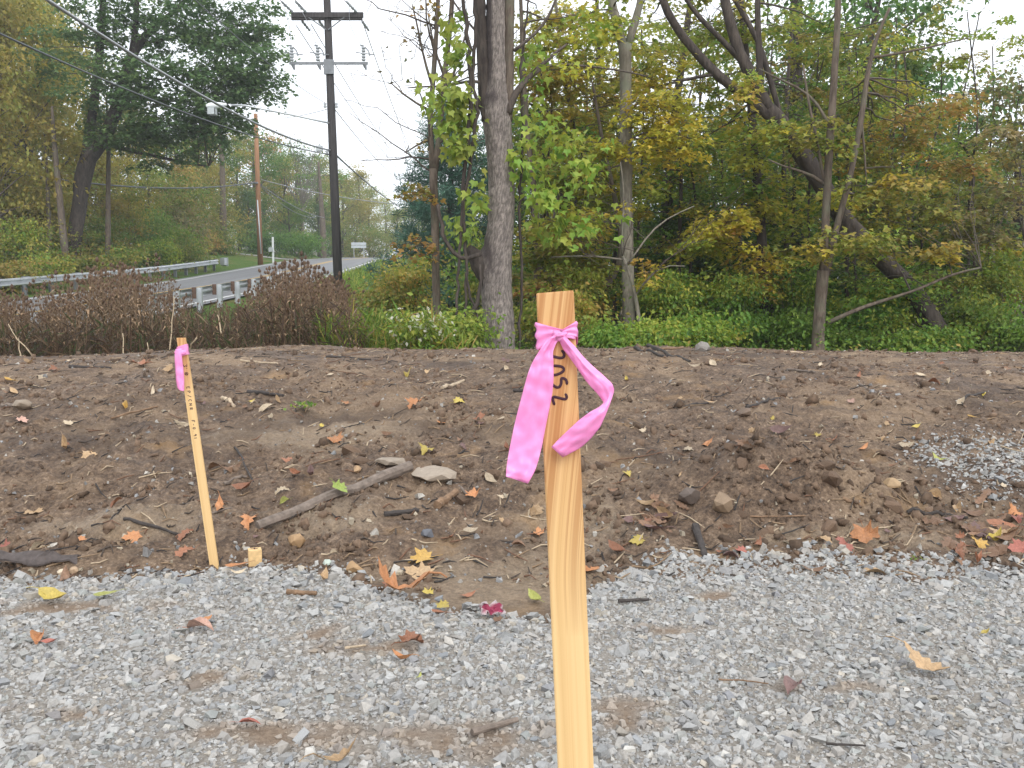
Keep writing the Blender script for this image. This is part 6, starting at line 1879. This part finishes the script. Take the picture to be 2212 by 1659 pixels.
write("3'*", 786, 812, 0.017)
write('EP/CNR', 834, 888, 0.014)
write('F-0.91', 906, 950, 0.014)
rb2 = tag(empty('flagging_ribbon', tuple(l_top - np.array([0, 0, .07]))), 'small pink ribbon tied near the top of the leaning stake', 'ribbon')
R2 = np.array(rb2.location); idn = lambda a, b: (a, b)
LF = LY - 0.008
zt2 = [l_top + (l_base0 - l_top) * ((p - 729.5) / 491.5) for p in (746, 768)]
V = []; prm = [(-.5, -.5), (-.2, -.56), (.2, -.56), (.5, -.5), (.54, 0), (.5, .5), (0, .55), (-.5, .5), (-.54, 0)]
for f in np.linspace(0, 1, 7):
    c = zt2[0] * (1 - f) + zt2[1] * f
    for k, (a, b) in enumerate(prm):
        w_ = 1 + 0.05 * math.sin(f * 9 + k)
        V.append(c + ax2 * a * 0.044 * w_ + ay2 * b * 0.022 * w_ + az2 * 0.008 * a)
i = np.arange(6)[:, None] * 9; j = np.arange(9)[None]
o = mesh('wrap', np.array(V) - R2, np.stack([i + j, i + (j + 1) % 9, i + 9 + (j + 1) % 9, i + 9 + j], -1).reshape(-1, 4), M['tape'], rb2, None, True)
strip('tail', [(379, 754, 394, 752), (377, 772, 393, 770), (379, 800, 396, 795), (380, 820, 398, 820), (383, 838, 398, 842), (388, 843, 397, 845)], [.01, .014, .016, .016, .018, .02], rb2, R2, idn, LF, 5, .006, .003, 12)
strip('knot', [(376, 760, 380, 770), (384, 756, 388, 768), (394, 755, 396, 767), (402, 757, 402, 764)], [.008, .013, .012, .006], rb2, R2, idn, LF, 4, .003, .001, 13)

# --- square hub driven beside it
h_ = hit(551, 1218)
hub = tag(empty('survey_hub', tuple(h_)), 'short square wooden hub driven into the dirt beside the small stake', 'wooden hub')
M['hub'] = simple_mat('hub_wood', (0.62, 0.42, 0.20), 0.7, 0, 0.22, 40, 0.001)
board('block', h_ - np.array([0, 0, 0.1]), h_ + np.array([0.0, 0, 0.068]), 0.058, 0.05, M['hub'], hub, 0.0, 0.35)
mb = MB(); mb.tube([(0, -0.004, 0.068), (0.0, -0.004, 0.0735)], 0.003, 8); mb.tube([(-0.018, -0.002, 0.0695), (0.0, 0.0, 0.0695), (0.012, 0.006, 0.0695)], 0.0012, 5); mb.build('tack', M['ink'], hub)

# ================================================================== fallen leaves
M['fallen'] = objcol_mat('fallen_leaf', 0.5, 0.28, 14, 0.002)
half = [(.03, -.32), (.2, -.36), (.38, -.40), (.36, -.27), (.43, -.19), (.58, -.12), (.50, .02), (.60, .20), (.47, .20), (.36, .17), (.27, .18), (.27, .29), (.29, .40), (.16, .43), (0, .62)]
maple_o = np.array(half + [(-x, y) for x, y in half[:-1][::-1]])
oval_o = np.array([(0, -.5), (.14, -.36), (.23, -.12), (.24, .08), (.18, .28), (.09, .42), (0, .52), (-.09, .42), (-.18, .28), (-.24, .08), (-.23, -.12), (-.14, -.36)])
oak_h = [(.02, -.5), (.10, -.42), (.07, -.32), (.20, -.26), (.12, -.14), (.27, -.04), (.15, .06), (.27, .20), (.13, .26), (.16, .40), (.06, .42), (0, .52)]
oak_o = np.array(oak_h + [(-x, y) for x, y in oak_h[:-1][::-1]])


def leaf_me(name, outline, curl, fold, seed, stem=0.35):
    rng = np.random.default_rng(seed)
    n = len(outline); mid = outline * 0.5
    V = np.vstack([outline * (1 + .05 * rng.standard_normal((n, 1))), mid, [[0, 0]]])
    x, y = V[:, 0], V[:, 1]
    a, b = rng.uniform(-1, 1, 2)
    z = curl * (y ** 2 * 1.4 + a * 0.9 * x * y) + fold * np.abs(x) + 0.05 * np.sin(7 * x + 5 * y + seed) + curl * b * 0.6 * x
    V3 = np.stack([x, y, z], -1)
    j = np.arange(n); k = (j + 1) % n
    Q = np.stack([j, k, n + k, n + j], -1); T = np.stack([n + j, n + k, np.full(n, 2 * n)], -1)
    mb = MB(); mb.add(V3, Q, T)
    y0 = outline[:, 1].min()
    i0 = int(np.argmin(outline[:, 1] + np.abs(outline[:, 0])))
    zb = z[i0]
    mb.tube([(0, y0 + .25, float(curl * (y0 + .25) ** 2 * 1.4)), (0, y0, zb), (.04, y0 - stem * .6, zb + .02), (.1, y0 - stem, zb - .02)], [.010, .014, .011, .009], 4, False)
    Vv = np.vstack(mb.v); me_o = mb.build(name, M['fallen'], None, False)
    me = me_o.data; bpy.data.objects.remove(me_o)
    return me


LEAF = {'maple': [leaf_me('maple_leaf', maple_o, c, f, s) for s, (c, f) in enumerate(((.12, .1), (.45, .2), (-.3, .35), (.25, -.2)))],
        'oval': [leaf_me('oval_leaf', oval_o, c, f, 10 + s) for s, (c, f) in enumerate(((.2, .25), (.7, .5), (-.4, .6), (.35, -.3)))],
        'oak': [leaf_me('oak_leaf', oak_o, c, f, 20 + s) for s, (c, f) in enumerate(((.3, .3), (-.5, .4), (.8, .2)))]}
CO = {'orange': (.50, .22, .09), 'rust': (.31, .13, .07), 'red': (.36, .12, .09), 'yellow': (.54, .42, .09), 'gold': (.52, .32, .08), 'pale': (.54, .44, .31), 'tan': (.46, .31, .17), 'brown': (.22, .125, .075), 'green': (.30, .40, .08),
      'pink': (.52, .32, .25), 'purple': (.17, .10, .095), 'lime': (.36, .38, .10)}
NMS = {'pale': 'pale cream', 'pink': 'pinkish', 'purple': 'purplish brown', 'green': 'bright green', 'lime': 'yellow-green'}
rng = np.random.default_rng(63)
LROW = {}


def fallen(px, py, wpx, kind, colr, label=None, group=None, tilt=0.25):
    p = hit(px, py)
    s = wpx * p[1] / FOC
    if kind == 'maple': s *= 0.78
    elif kind == 'oval': s *= 1.15
    else: s *= 1.1
    o = bpy.data.objects.new('fallen_leaf', LEAF[kind][rng.integers(len(LEAF[kind]))]); COL.objects.link(o)
    e = 0.04
    gx_ = float(ground_z(p[0] + e, p[1]) - ground_z(p[0] - e, p[1])) / (2 * e); gy_ = float(ground_z(p[0], p[1] + e) - ground_z(p[0], p[1] - e)) / (2 * e)
    if p[1] < edge_y(np.array([p[0]]))[0]: gx_ = gy_ = 0
    nrm = Vector((-np.clip(gx_, -.5, .5) + rng.normal(0, tilt * .6), -np.clip(gy_, -.5, .8) - 0.15 + rng.normal(0, tilt * .5), 1)).normalized()
    q = nrm.to_track_quat('Z', 'Y'); q.rotate  # local Z on the normal
    from mathutils import Quaternion
    o.rotation_mode = 'QUATERNION'; o.rotation_quaternion = q @ Quaternion((0, 0, 1), rng.uniform(0, 6.28))
    o.scale = (s * rng.uniform(0.6, 1.05), s, s * rng.uniform(0.7, 1.8)); o.location = (p[0], p[1], p[2] + 0.008 + 0.05 * s)
    c = np.array(CO[colr]) * rng.uniform(0.65, 1.05) * 0.85 + np.array((.16, .10, .06)) * 0.15; o.color = (*np.clip(c, 0, 1), 1)
    nm = NMS.get(colr, colr); where = 'crushed stone' if p[1] < edge_y(np.array([p[0]]))[0] else 'bare dirt'
    if label is None:
        sz = 'small ' if wpx < 26 else ''
        label = f'{sz}{nm} {kind} leaf lying on the {where}'; group = f'{sz}{nm} {kind} leaves on the {where}'
    tag(o, label, 'leaf', group)
    if group: LROW.setdefault(label, []).append((px, o))
    return o


NOTE = [(735, 1075, 54, 'maple', 'green', 'bright yellow-green maple leaf lying on the weathered log'), (722, 955, 48, 'maple', 'orange', 'orange maple leaf above the weathered log'), (896, 877, 50, 'maple', 'orange', 'orange maple leaf high on the bank right of the green weed'),
        (746, 875, 32, 'maple', 'orange', 'smaller orange maple leaf just right of the green weed'), (989, 871, 32, 'maple', 'yellow', 'yellow maple leaf high on the bank left of the near stake'), (1032, 903, 44, 'maple', 'rust', 'rust maple leaf left of the pink ribbon'),
        (921, 977, 38, 'maple', 'yellow', 'yellow maple leaf above the flat grey slab'), (911, 1213, 80, 'maple', 'gold', 'large golden maple leaf at the muddy hollow'), (907, 1248, 84, 'maple', 'tan', 'large pale tan leaf below the golden maple leaf'),
        (862, 1285, 104, 'oak', 'orange', 'long curled orange-brown leaf at the gravel edge'), (889, 1392, 80, 'maple', 'rust', 'red-brown and yellow curled leaf on the gravel left of the near stake'), (431, 1358, 70, 'oval', 'pink', 'large pale pink leaf on the gravel below the small stake'),
        (539, 1567, 52, 'oval', 'red', 'reddish oval leaf on the gravel at lower left'), (84, 1381, 46, 'oval', 'orange', 'orange curled leaf on the gravel near the left edge'), (106, 1393, 30, 'oval', 'red', 'small red-orange leaf beside the curled orange one'),
        (1997, 1448, 100, 'oak', 'tan', 'curled tan leaf on the gravel at right'), (1714, 1488, 76, 'oval', 'purple', 'dark red leaf with a long stem on the gravel'), (2128, 1373, 28, 'oval', 'yellow', 'small yellow leaf on the gravel at right'),
        (1868, 1165, 84, 'maple', 'orange', 'large orange maple leaf at the foot of the dirt pile'), (1824, 1182, 48, 'maple', 'red', 'dark red leaf tucked left of the large orange maple leaf'), (1378, 1172, 48, 'maple', 'yellow', 'bright yellow leaf right of the near stake'),
        (1333, 1194, 42, 'oval', 'rust', 'rust leaf touching the bright yellow one right of the stake'), (2113, 1179, 48, 'maple', 'gold', 'yellow and orange leaf in the litter at the right edge'), (2152, 1172, 36, 'oval', 'yellow', 'upturned yellow leaf in the litter at the right edge'),
        (1164, 1157, 44, 'maple', 'orange', 'orange maple leaf peeping from behind the near stake on its left'), (1277, 1238, 38, 'oval', 'orange', 'orange leaf just right of the near stake at the gravel edge'), (730, 1652, 90, 'oak', 'tan', 'tan leaf cut by the bottom picture edge'),
        (287, 1163, 54, 'maple', 'orange', 'orange maple leaf left of the small stake foot'), (78, 1187, 34, 'oval', 'pale', 'upright pale leaf on the dark bark slab'), (1486, 973, 32, 'maple', 'pale', 'whitish leaf on the bank right of the pink ribbon'),
        (529, 1059, 40, 'oval', 'rust', 'rust oval leaf right of the small stake'), (1022, 1075, 46, 'maple', 'orange', 'orange curled leaf left of the near stake'), (1671, 907, 18, 'maple', 'yellow', 'small yellow leaf above the dirt pile'), (1354, 1026, 26, 'maple', 'yellow', 'small yellow leaf right of the stake halfway up the bank'),
        (304, 792, 50, 'maple', 'rust', 'rust leaf pile on the crest left of the small stake'), (953, 915, 26, 'maple', 'orange', 'small orange leaf between two larger ones left of the ribbon')]
for a in NOTE:
    o = fallen(*a)
    if a[4] == 'green': o.location.z += 0.045; o.location.y -= 0.03
REST = [(608, 1065, 32, 'oak', 'pale'), (578, 885, 42, 'oval', 'pale'), (392, 919, 36, 'oval', 'pale'), (618, 998, 36, 'maple', 'rust'), (1059, 1044, 34, 'oval', 'pale'), (1015, 1152, 38, 'oval', 'pale'), (924, 1287, 44, 'maple', 'yellow'), (956, 1314, 42, 'maple', 'yellow'),
        (951, 1331, 42, 'oval', 'rust'), (167, 1170, 38, 'maple', 'orange'), (5, 1194, 44, 'maple', 'red'), (73, 1112, 42, 'maple', 'tan'), (191, 986, 42, 'maple', 'tan'), (142, 971, 36, 'oval', 'tan'), (47, 912, 36, 'maple', 'pink'), (147, 918, 32, 'maple', 'pale'), (365, 800, 32, 'maple', 'tan'),
        (539, 1128, 62, 'oak', 'orange'), (400, 1160, 52, 'oak', 'rust'), (395, 1200, 52, 'oak', 'rust'), (515, 1240, 32, 'oval', 'pale'), (512, 1228, 42, 'oval', 'orange'), (544, 868, 20, 'maple', 'yellow'), (615, 1087, 24, 'oval', 'lime'), (695, 922, 16, 'maple', 'yellow'), (463, 1012, 32, 'oval', 'brown'),
        (500, 1016, 36, 'oval', 'brown'), (475, 1097, 42, 'oval', 'orange'), (115, 1299, 62, 'oval', 'yellow'), (1387, 934, 20, 'maple', 'pale'), (1625, 933, 24, 'maple', 'tan'), (1527, 963, 30, 'oval', 'orange'), (1606, 965, 38, 'oak', 'brown'), (1689, 937, 42, 'oval', 'purple'), (1797, 956, 32, 'maple', 'rust'),
        (1765, 946, 20, 'maple', 'yellow'), (1865, 970, 24, 'oval', 'orange'), (2025, 993, 26, 'oval', 'lime'), (1956, 970, 32, 'oval', 'pale'), (2052, 1182, 64, 'oak', 'brown'), (2133, 1206, 62, 'maple', 'brown'), (2191, 1111, 42, 'maple', 'orange'), (2196, 1125, 42, 'maple', 'red'), (2020, 1075, 32, 'oval', 'tan'),
        (1888, 1241, 48, 'oval', 'tan'), (1159, 1106, 42, 'maple', 'tan'), (1177, 1268, 22, 'oval', 'pale'), (1157, 1300, 42, 'oval', 'lime'), (1417, 1123, 50, 'oak', 'brown'), (1395, 1135, 40, 'maple', 'rust'), (1440, 1120, 40, 'oval', 'tan'), (1425, 1100, 40, 'oval', 'brown'), (1990, 814, 22, 'oval', 'pale'),
        (2044, 830, 20, 'oval', 'pale'), (2074, 873, 30, 'oval', 'pale'), (2124, 853, 16, 'oval', 'yellow'), (1978, 924, 20, 'oval', 'yellow'), (1500, 792, 28, 'oval', 'pale'), (1540, 790, 26, 'oval', 'pale'), (1468, 862, 22, 'maple', 'tan'), (1353, 823, 14, 'oval', 'yellow'), (1838, 871, 24, 'maple', 'pink'),
        (448, 1343, 28, 'oval', 'orange'), (867, 1430, 40, 'oval', 'orange'), (905, 1467, 16, 'oval', 'lime'), (1757, 1235, 42, 'oval', 'brown'), (1640, 1178, 30, 'maple', 'rust'), (1600, 1195, 36, 'maple', 'red'), (1580, 1205, 36, 'oval', 'purple'), (1780, 1170, 40, 'oak', 'tan'), (2090, 1150, 44, 'oak', 'brown'),
        (2170, 1165, 44, 'oval', 'brown'), (2200, 1190, 50, 'maple', 'red'), (2060, 1125, 40, 'oval', 'purple'), (2160, 1130, 40, 'oak', 'brown'), (670, 1030, 30, 'oval', 'purple'), (640, 1028, 26, 'oval', 'rust'), (330, 850, 24, 'oval', 'pale'), (90, 815, 30, 'maple', 'pale'), (20, 825, 22, 'oval', 'gold'),
        (270, 880, 26, 'oval', 'gold'), (30, 850, 30, 'oval', 'tan'), (815, 882, 22, 'oval', 'brown'), (880, 810, 34, 'oval', 'yellow'), (715, 812, 18, 'oval', 'pale'), (1095, 802, 16, 'oval', 'pale'), (600, 870, 22, 'oval', 'tan'), (1140, 940, 26, 'oval', 'rust'), (1160, 885, 24, 'oval', 'purple'), (1090, 1130, 34, 'maple', 'tan'),
        (1120, 1180, 30, 'oval', 'brown'), (250, 1090, 30, 'oval', 'rust'), (320, 1060, 26, 'oval', 'brown'), (140, 1250, 40, 'oval', 'brown'), (230, 1290, 44, 'oval', 'lime'), (700, 1255, 34, 'oval', 'tan'), (840, 1265, 40, 'maple', 'rust'), (1010, 1290, 36, 'oval', 'rust'), (1075, 1345, 30, 'maple', 'brown'),
        (1690, 860, 20, 'maple', 'brown'), (1530, 870, 22, 'oval', 'tan'), (1720, 1000, 26, 'oval', 'brown'), (1650, 1015, 22, 'oval', 'rust'), (1930, 1010, 24, 'oval', 'brown'), (1860, 800, 18, 'oval', 'brown'), (2140, 960, 24, 'oval', 'tan'), (2100, 905, 18, 'oval', 'gold')]
for a in REST:
    fallen(*a)
for k in range(45):
    px, py = rng.uniform(0, 2212), 775 + 430 * rng.random() ** 1.3
    kd = ['oval', 'maple', 'oak'][rng.integers(3)]
    fallen(px, py, rng.uniform(12, 26), kd, ['brown', 'tan', 'pale', 'rust', 'purple'][rng.integers(5)])

for k in range(34):                                   # drifts of wet litter at the right edge and beside the pile
    px, py = (rng.normal(2130, 55), rng.normal(1150, 34)) if k < 22 else (rng.normal(1425, 30), rng.normal(1120, 22))
    fallen(px, py, rng.uniform(28, 58), ['oval', 'maple', 'oak'][rng.integers(3)], ['brown', 'brown', 'purple', 'rust', 'tan'][rng.integers(5)])
for lab, row in LROW.items():
    row.sort(key=lambda a: a[0])
    if len(row) > 1:
        for q, (px, o) in enumerate(row): o['label'] = f'{lab}, {ORD[q]} such from the left'

# ================================================================== sticks, log, slab, rocks, scraps
M['deadwood'] = col_mat('dead_wood', 0.85, 0.35, 30, 0.003)


def stick(label, px0, py0, px1, py1, th, c, lift=0.3, seed=0, name='stick', taper=0.7, bendy=0.02):
    r_ = np.random.default_rng(seed + int(px0))
    a, b = hit(px0, py0), hit(px1, py1)
    P, r = limb(r_, a, b, th * a[1] / FOC / 2, th * b[1] / FOC / 2 * taper, 11, bendy)
    g = np.array([float(ground_z(p[0], p[1])) for p in P])
    P[:, 2] = np.maximum(P[:, 2], g) + r * lift + 0.002
    mb = MB(); mb.tube(P, r, 9, True, c, 0.08, r_)
    return tag(mb.build(name, M['deadwood'], None, False), label, 'log' if name == 'log' else 'stick')


GB, DK, PB, BR = (.17, .135, .11), (.05, .042, .038), (.42, .33, .23), (.20, .125, .075)
stick('thick weathered grey-brown log lying on the bank left of the near stake', 556, 1142, 886, 1014, 21, GB, 0.5, 1, 'log', 1.1, 0.007)
for k, a in enumerate([
        ('thin dark twig right of the small stake', 507, 968, 548, 1042, 5, DK), ('short grey stick right of the small stake', 484, 1048, 532, 1032, 8, GB), ('pale peeled stick near the crest right of the small stake', 480, 862, 506, 880, 10, PB),
        ('pale stick high on the bank left of the near stake', 955, 840, 1002, 824, 8, PB), ('dark branch piece by the green weed', 536, 848, 612, 856, 9, DK), ('dark curved chunk below the log', 830, 1114, 904, 1106, 13, DK), ('thick brown stub right of the log', 945, 1096, 986, 1064, 20, BR),
        ('dark root right of the near stake top', 1246, 800, 1318, 842, 12, (.09, .05, .045)), ('dark forked root on the crest', 1372, 752, 1440, 772, 8, DK), ('dark crest root running right', 1400, 748, 1490, 782, 9, DK), ('thin dark root behind the crest roots', 1420, 756, 1475, 752, 6, BR),
        ('black twig tangle on the bank right of centre', 1612, 882, 1684, 862, 7, DK), ('long grey twig upper right on the bank', 1856, 832, 1922, 864, 6, GB), ('dark twig near the right edge of the bank', 2078, 866, 2130, 848, 6, DK), ('dark stub standing at the gravel edge by the pile', 1502, 1142, 1524, 1206, 18, DK),
        ('dark stick lying on the gravel right of the near stake', 1336, 1301, 1402, 1297, 9, DK), ('brown stick on the gravel below the hub', 620, 1281, 684, 1284, 13, BR), ('grey-brown weathered stick low on the gravel by the near stake', 1020, 1586, 1118, 1558, 17, GB), ('dark twig at the bottom right gravel', 1785, 1610, 1870, 1613, 6, DK),
        ('thin leaf stem on the gravel right', 1552, 1470, 1660, 1478, 4, BR), ('black wet branch left of the small stake', 268, 1124, 400, 1160, 8, DK), ('dark twig lower left slope', 230, 1140, 262, 1100, 5, DK), ('dark stick along the upper bank', 705, 772, 800, 778, 6, DK), ('dark stick left on the crest', 150, 793, 240, 796, 7, DK),
        ('pale stick on the crest right of the small stake', 520, 780, 600, 786, 5, PB), ('grey twig on the upper right bank', 1700, 800, 1760, 806, 6, GB), ('small brown stick right of the pile', 1820, 1080, 1862, 1096, 8, BR), ('dark stick right above the pile', 1480, 880, 1530, 872, 6, DK),
        ('brown twig by the litter at right', 1960, 1110, 2090, 1120, 9, DK), ('thin brown twig across the pile', 1620, 1118, 1740, 1116, 4, BR), ('curved root beside the flat slab', 984, 1046, 1010, 1072, 7, GB), ('short dark stick left of the ribbon', 1110, 845, 1150, 850, 7, DK), ('grey splinter near the left edge', 4, 878, 60, 880, 9, GB),
        ('pale splinter on the right crest', 1690, 760, 1740, 764, 5, PB), ('grey stick left of the log', 430, 1120, 500, 1100, 6, GB), ('brown twig on the left bank', 240, 905, 340, 880, 5, BR), ('pale twig on the gravel left of the near stake', 745, 1402, 790, 1396, 6, PB), ('short brown twig at the gravel edge centre', 1180, 1265, 1215, 1245, 8, BR)]):
    stick(*a[:5], a[5], a[6], seed=k)
# curled dark slab of bark at the left
p = hit(70, 1212)
mb = MB(); r_ = np.random.default_rng(8)
us, vs = np.linspace(-1, 1, 13), np.linspace(-1, 1, 6); V = []
for v in vs:
    for u in us:
        V.append((u * 0.19, v * 0.035 * (1.1 - 0.4 * u), 0.030 * (1 - v * v) + 0.012 * math.sin(5 * u + 2 * v) - 0.01 * u))
V = np.array(V) + 0.004 * r_.standard_normal((len(V), 3)); i = (np.arange(5)[:, None] * 13 + np.arange(12)[None]).ravel()
Vb = V - np.array([0, 0, 0.008]); n_ = len(V); q = np.stack([i, i + 1, i + 14, i + 13], -1)
bnd = np.concatenate([np.arange(13), np.arange(1, 6) * 13 + 12, np.arange(11, -1, -1) + 65, np.arange(4, 0, -1) * 13]); bn2 = np.roll(bnd, -1)
mb.add(np.vstack([V, Vb]), np.vstack([q, q[:, ::-1] + n_, np.stack([bnd, bnd + n_, bn2 + n_, bn2], -1)]), None, (.085, .07, .065))
o = tag(mb.build('bark_slab', M['deadwood']), 'dark curled slab of bark at the left edge above the gravel', 'bark'); o.location = (p[0], p[1], p[2] + 0.008); o.rotation_euler = (0.1, 0.02, 0.12)
# flat slab and rocks
def rock(label, px, py, wpx, hpx, dpth, c, seed, name='rock'):
    r_ = np.random.default_rng(seed); p = hit(px, py); k = p[1] / FOC
    q = r_.standard_normal((26, 3)); q /= np.linalg.norm(q, axis=1)[:, None]
    q = q * np.array([wpx * k / 2, dpth, hpx * k / 2]) * r_.uniform(.85, 1.08, (26, 1))
    me = hull_mesh(name, q, M['bigstone']); o = bpy.data.objects.new(name, me); COL.objects.link(o)
    o.location = p + np.array([0, 0, hpx * k * 0.22]); o.rotation_euler = (r_.normal(0, .1), r_.normal(0, .1), r_.normal(0, .3)); o.color = (*c, 1)
    return tag(o, label, 'rock')


rock('flat grey-brown stone slab at the upper end of the log', 935, 1030, 112, 30, .10, (.30, .245, .19), 1)
rock('second flat slab just above the end of the log', 845, 1002, 90, 18, .07, (.27, .22, .17), 2)
rock('upright grey rock on the crest against the trees', 1518, 758, 34, 30, .08, (.20, .18, .16), 3)
rock('elongated ochre stone right of the dirt pile', 1926, 1050, 38, 26, .05, (.33, .225, .125), 4)
rock('dark blue-grey flat stone in the muddy hollow', 925, 1158, 36, 22, .03, (.12, .125, .14), 5)
rock('pale green-grey pebble at the gravel edge', 707, 1222, 20, 18, .02, (.40, .45, .39), 6)
rock('ochre clod at the gravel edge', 770, 1232, 46, 34, .04, (.34, .215, .11), 7)
rock('ochre lump above the hub', 642, 1175, 40, 34, .04, (.33, .21, .11), 8)
rock('dark boulder lump on the dirt pile', 1490, 1080, 60, 40, .08, (.11, .085, .07), 9)
rock('tan rounded clod in the dirt pile', 1560, 1095, 56, 48, .07, (.22, .155, .10), 10)
rock('dark clod high on the bank above the pile', 1608, 898, 34, 24, .06, (.15, .105, .075), 11)
rock('brown clod left of the ribbon', 1165, 855, 40, 26, .07, (.15, .105, .075), 12)
rock('round tan stone near the left edge of the crest', 48, 880, 44, 26, .07, (.24, .19, .14), 13)
rock('cream pebble at the gravel edge by the bark slab', 135, 1240, 24, 16, .025, (.55, .45, .33), 14)
rock('brown pebble beside the cream one', 160, 1238, 18, 20, .02, (.40, .28, .18), 15)
rock('ochre clod on the bank left of the slab', 770, 1018, 22, 18, .03, (.38, .25, .14), 16)
# crumpled wrapper
p = hit(1060, 1326); mb = MB(); r_ = np.random.default_rng(4)
us = np.linspace(0, 1, 9); V = np.array([((u - .5) * .085 + .004 * r_.normal(), (v - .5) * .06 + .004 * r_.normal(), .012 * r_.random() + .02 * abs(u - .5) + .02 * math.sin(7 * u + 3 * v) ** 2) for v in us for u in us]); i = (np.arange(8)[:, None] * 9 + np.arange(8)[None]).ravel()
uu, vv = np.meshgrid(us, us); rim = (np.maximum(np.abs(uu - .5), np.abs(vv - .45)).ravel() > .4)
cc = np.where(rim[:, None], np.array((.40, .34, .34)), np.array((.27, .04, .08)))
mb.add(V, np.stack([i, i + 1, i + 10, i + 9], -1), None, cc); mb.add(V - np.array([0, 0, .001]), np.stack([i + 9, i + 10, i + 1, i], -1), None, cc)
o = tag(mb.build('candy_wrapper', M['deadwood']), 'crumpled crimson and white wrapper at the gravel edge left of the stake', 'wrapper'); o.location = p + np.array([0, 0, .003]); o.rotation_euler = (0.35, 0, .3)
# two little weeds
for lab, px, py, s, n_ in (('small green weed growing on the upper bank', 660, 888, .10, 26), ('tiny green seedling at the gravel edge by the orange leaf', 1981, 1216, .045, 7)):
    p = hit(px, py); r_ = np.random.default_rng(int(px)); rt = tag(empty('weed', tuple(p)), lab, 'weed'); cr = Crown()
    b = r_.uniform(0, 6.28, n_); P = np.stack([r_.normal(0, s * .5, n_), r_.normal(0, s * .4, n_), r_.uniform(.01, s * .5, n_)], -1)
    V, F, k = leaf_arrays(r_, P, np.stack([np.cos(b), np.sin(b)], -1), r_.uniform(.5, .9, n_) * s * .8, (OVAL_V * np.array([1, .6, 1]), OVAL_F), -.4, .4)
    cr.add(V, F, np.repeat(palette(r_, n_, {'green': .6, 'bright': .4}), k, 0)); cr.build('leaves', rt)
    mb = MB(); [mb.tube([(0, 0, -.01), q_], [.002, .001], 4, False) for q_ in P[::3]]; mb.build('stem', M['twig'], rt)

# ================================================================== mist over the whole place
m = bpy.data.materials.new('mist'); m.use_nodes = True; nt = m.node_tree; nt.nodes.clear()
out = nt.nodes.new('ShaderNodeOutputMaterial'); pv = nt.nodes.new('ShaderNodeVolumePrincipled')
pv.inputs['Color'].default_value = (0.93, 0.96, 1.0, 1); pv.inputs['Density'].default_value = HAZE; pv.inputs['Anisotropy'].default_value = 0.2
nt.links.new(pv.outputs[0], out.inputs['Volume'])
if HAZE > 0:
    mb = MB(); mb.box((0, 400, 17), 1500, 1100, 70); tag(mb.build('haze', m), kind='stuff')
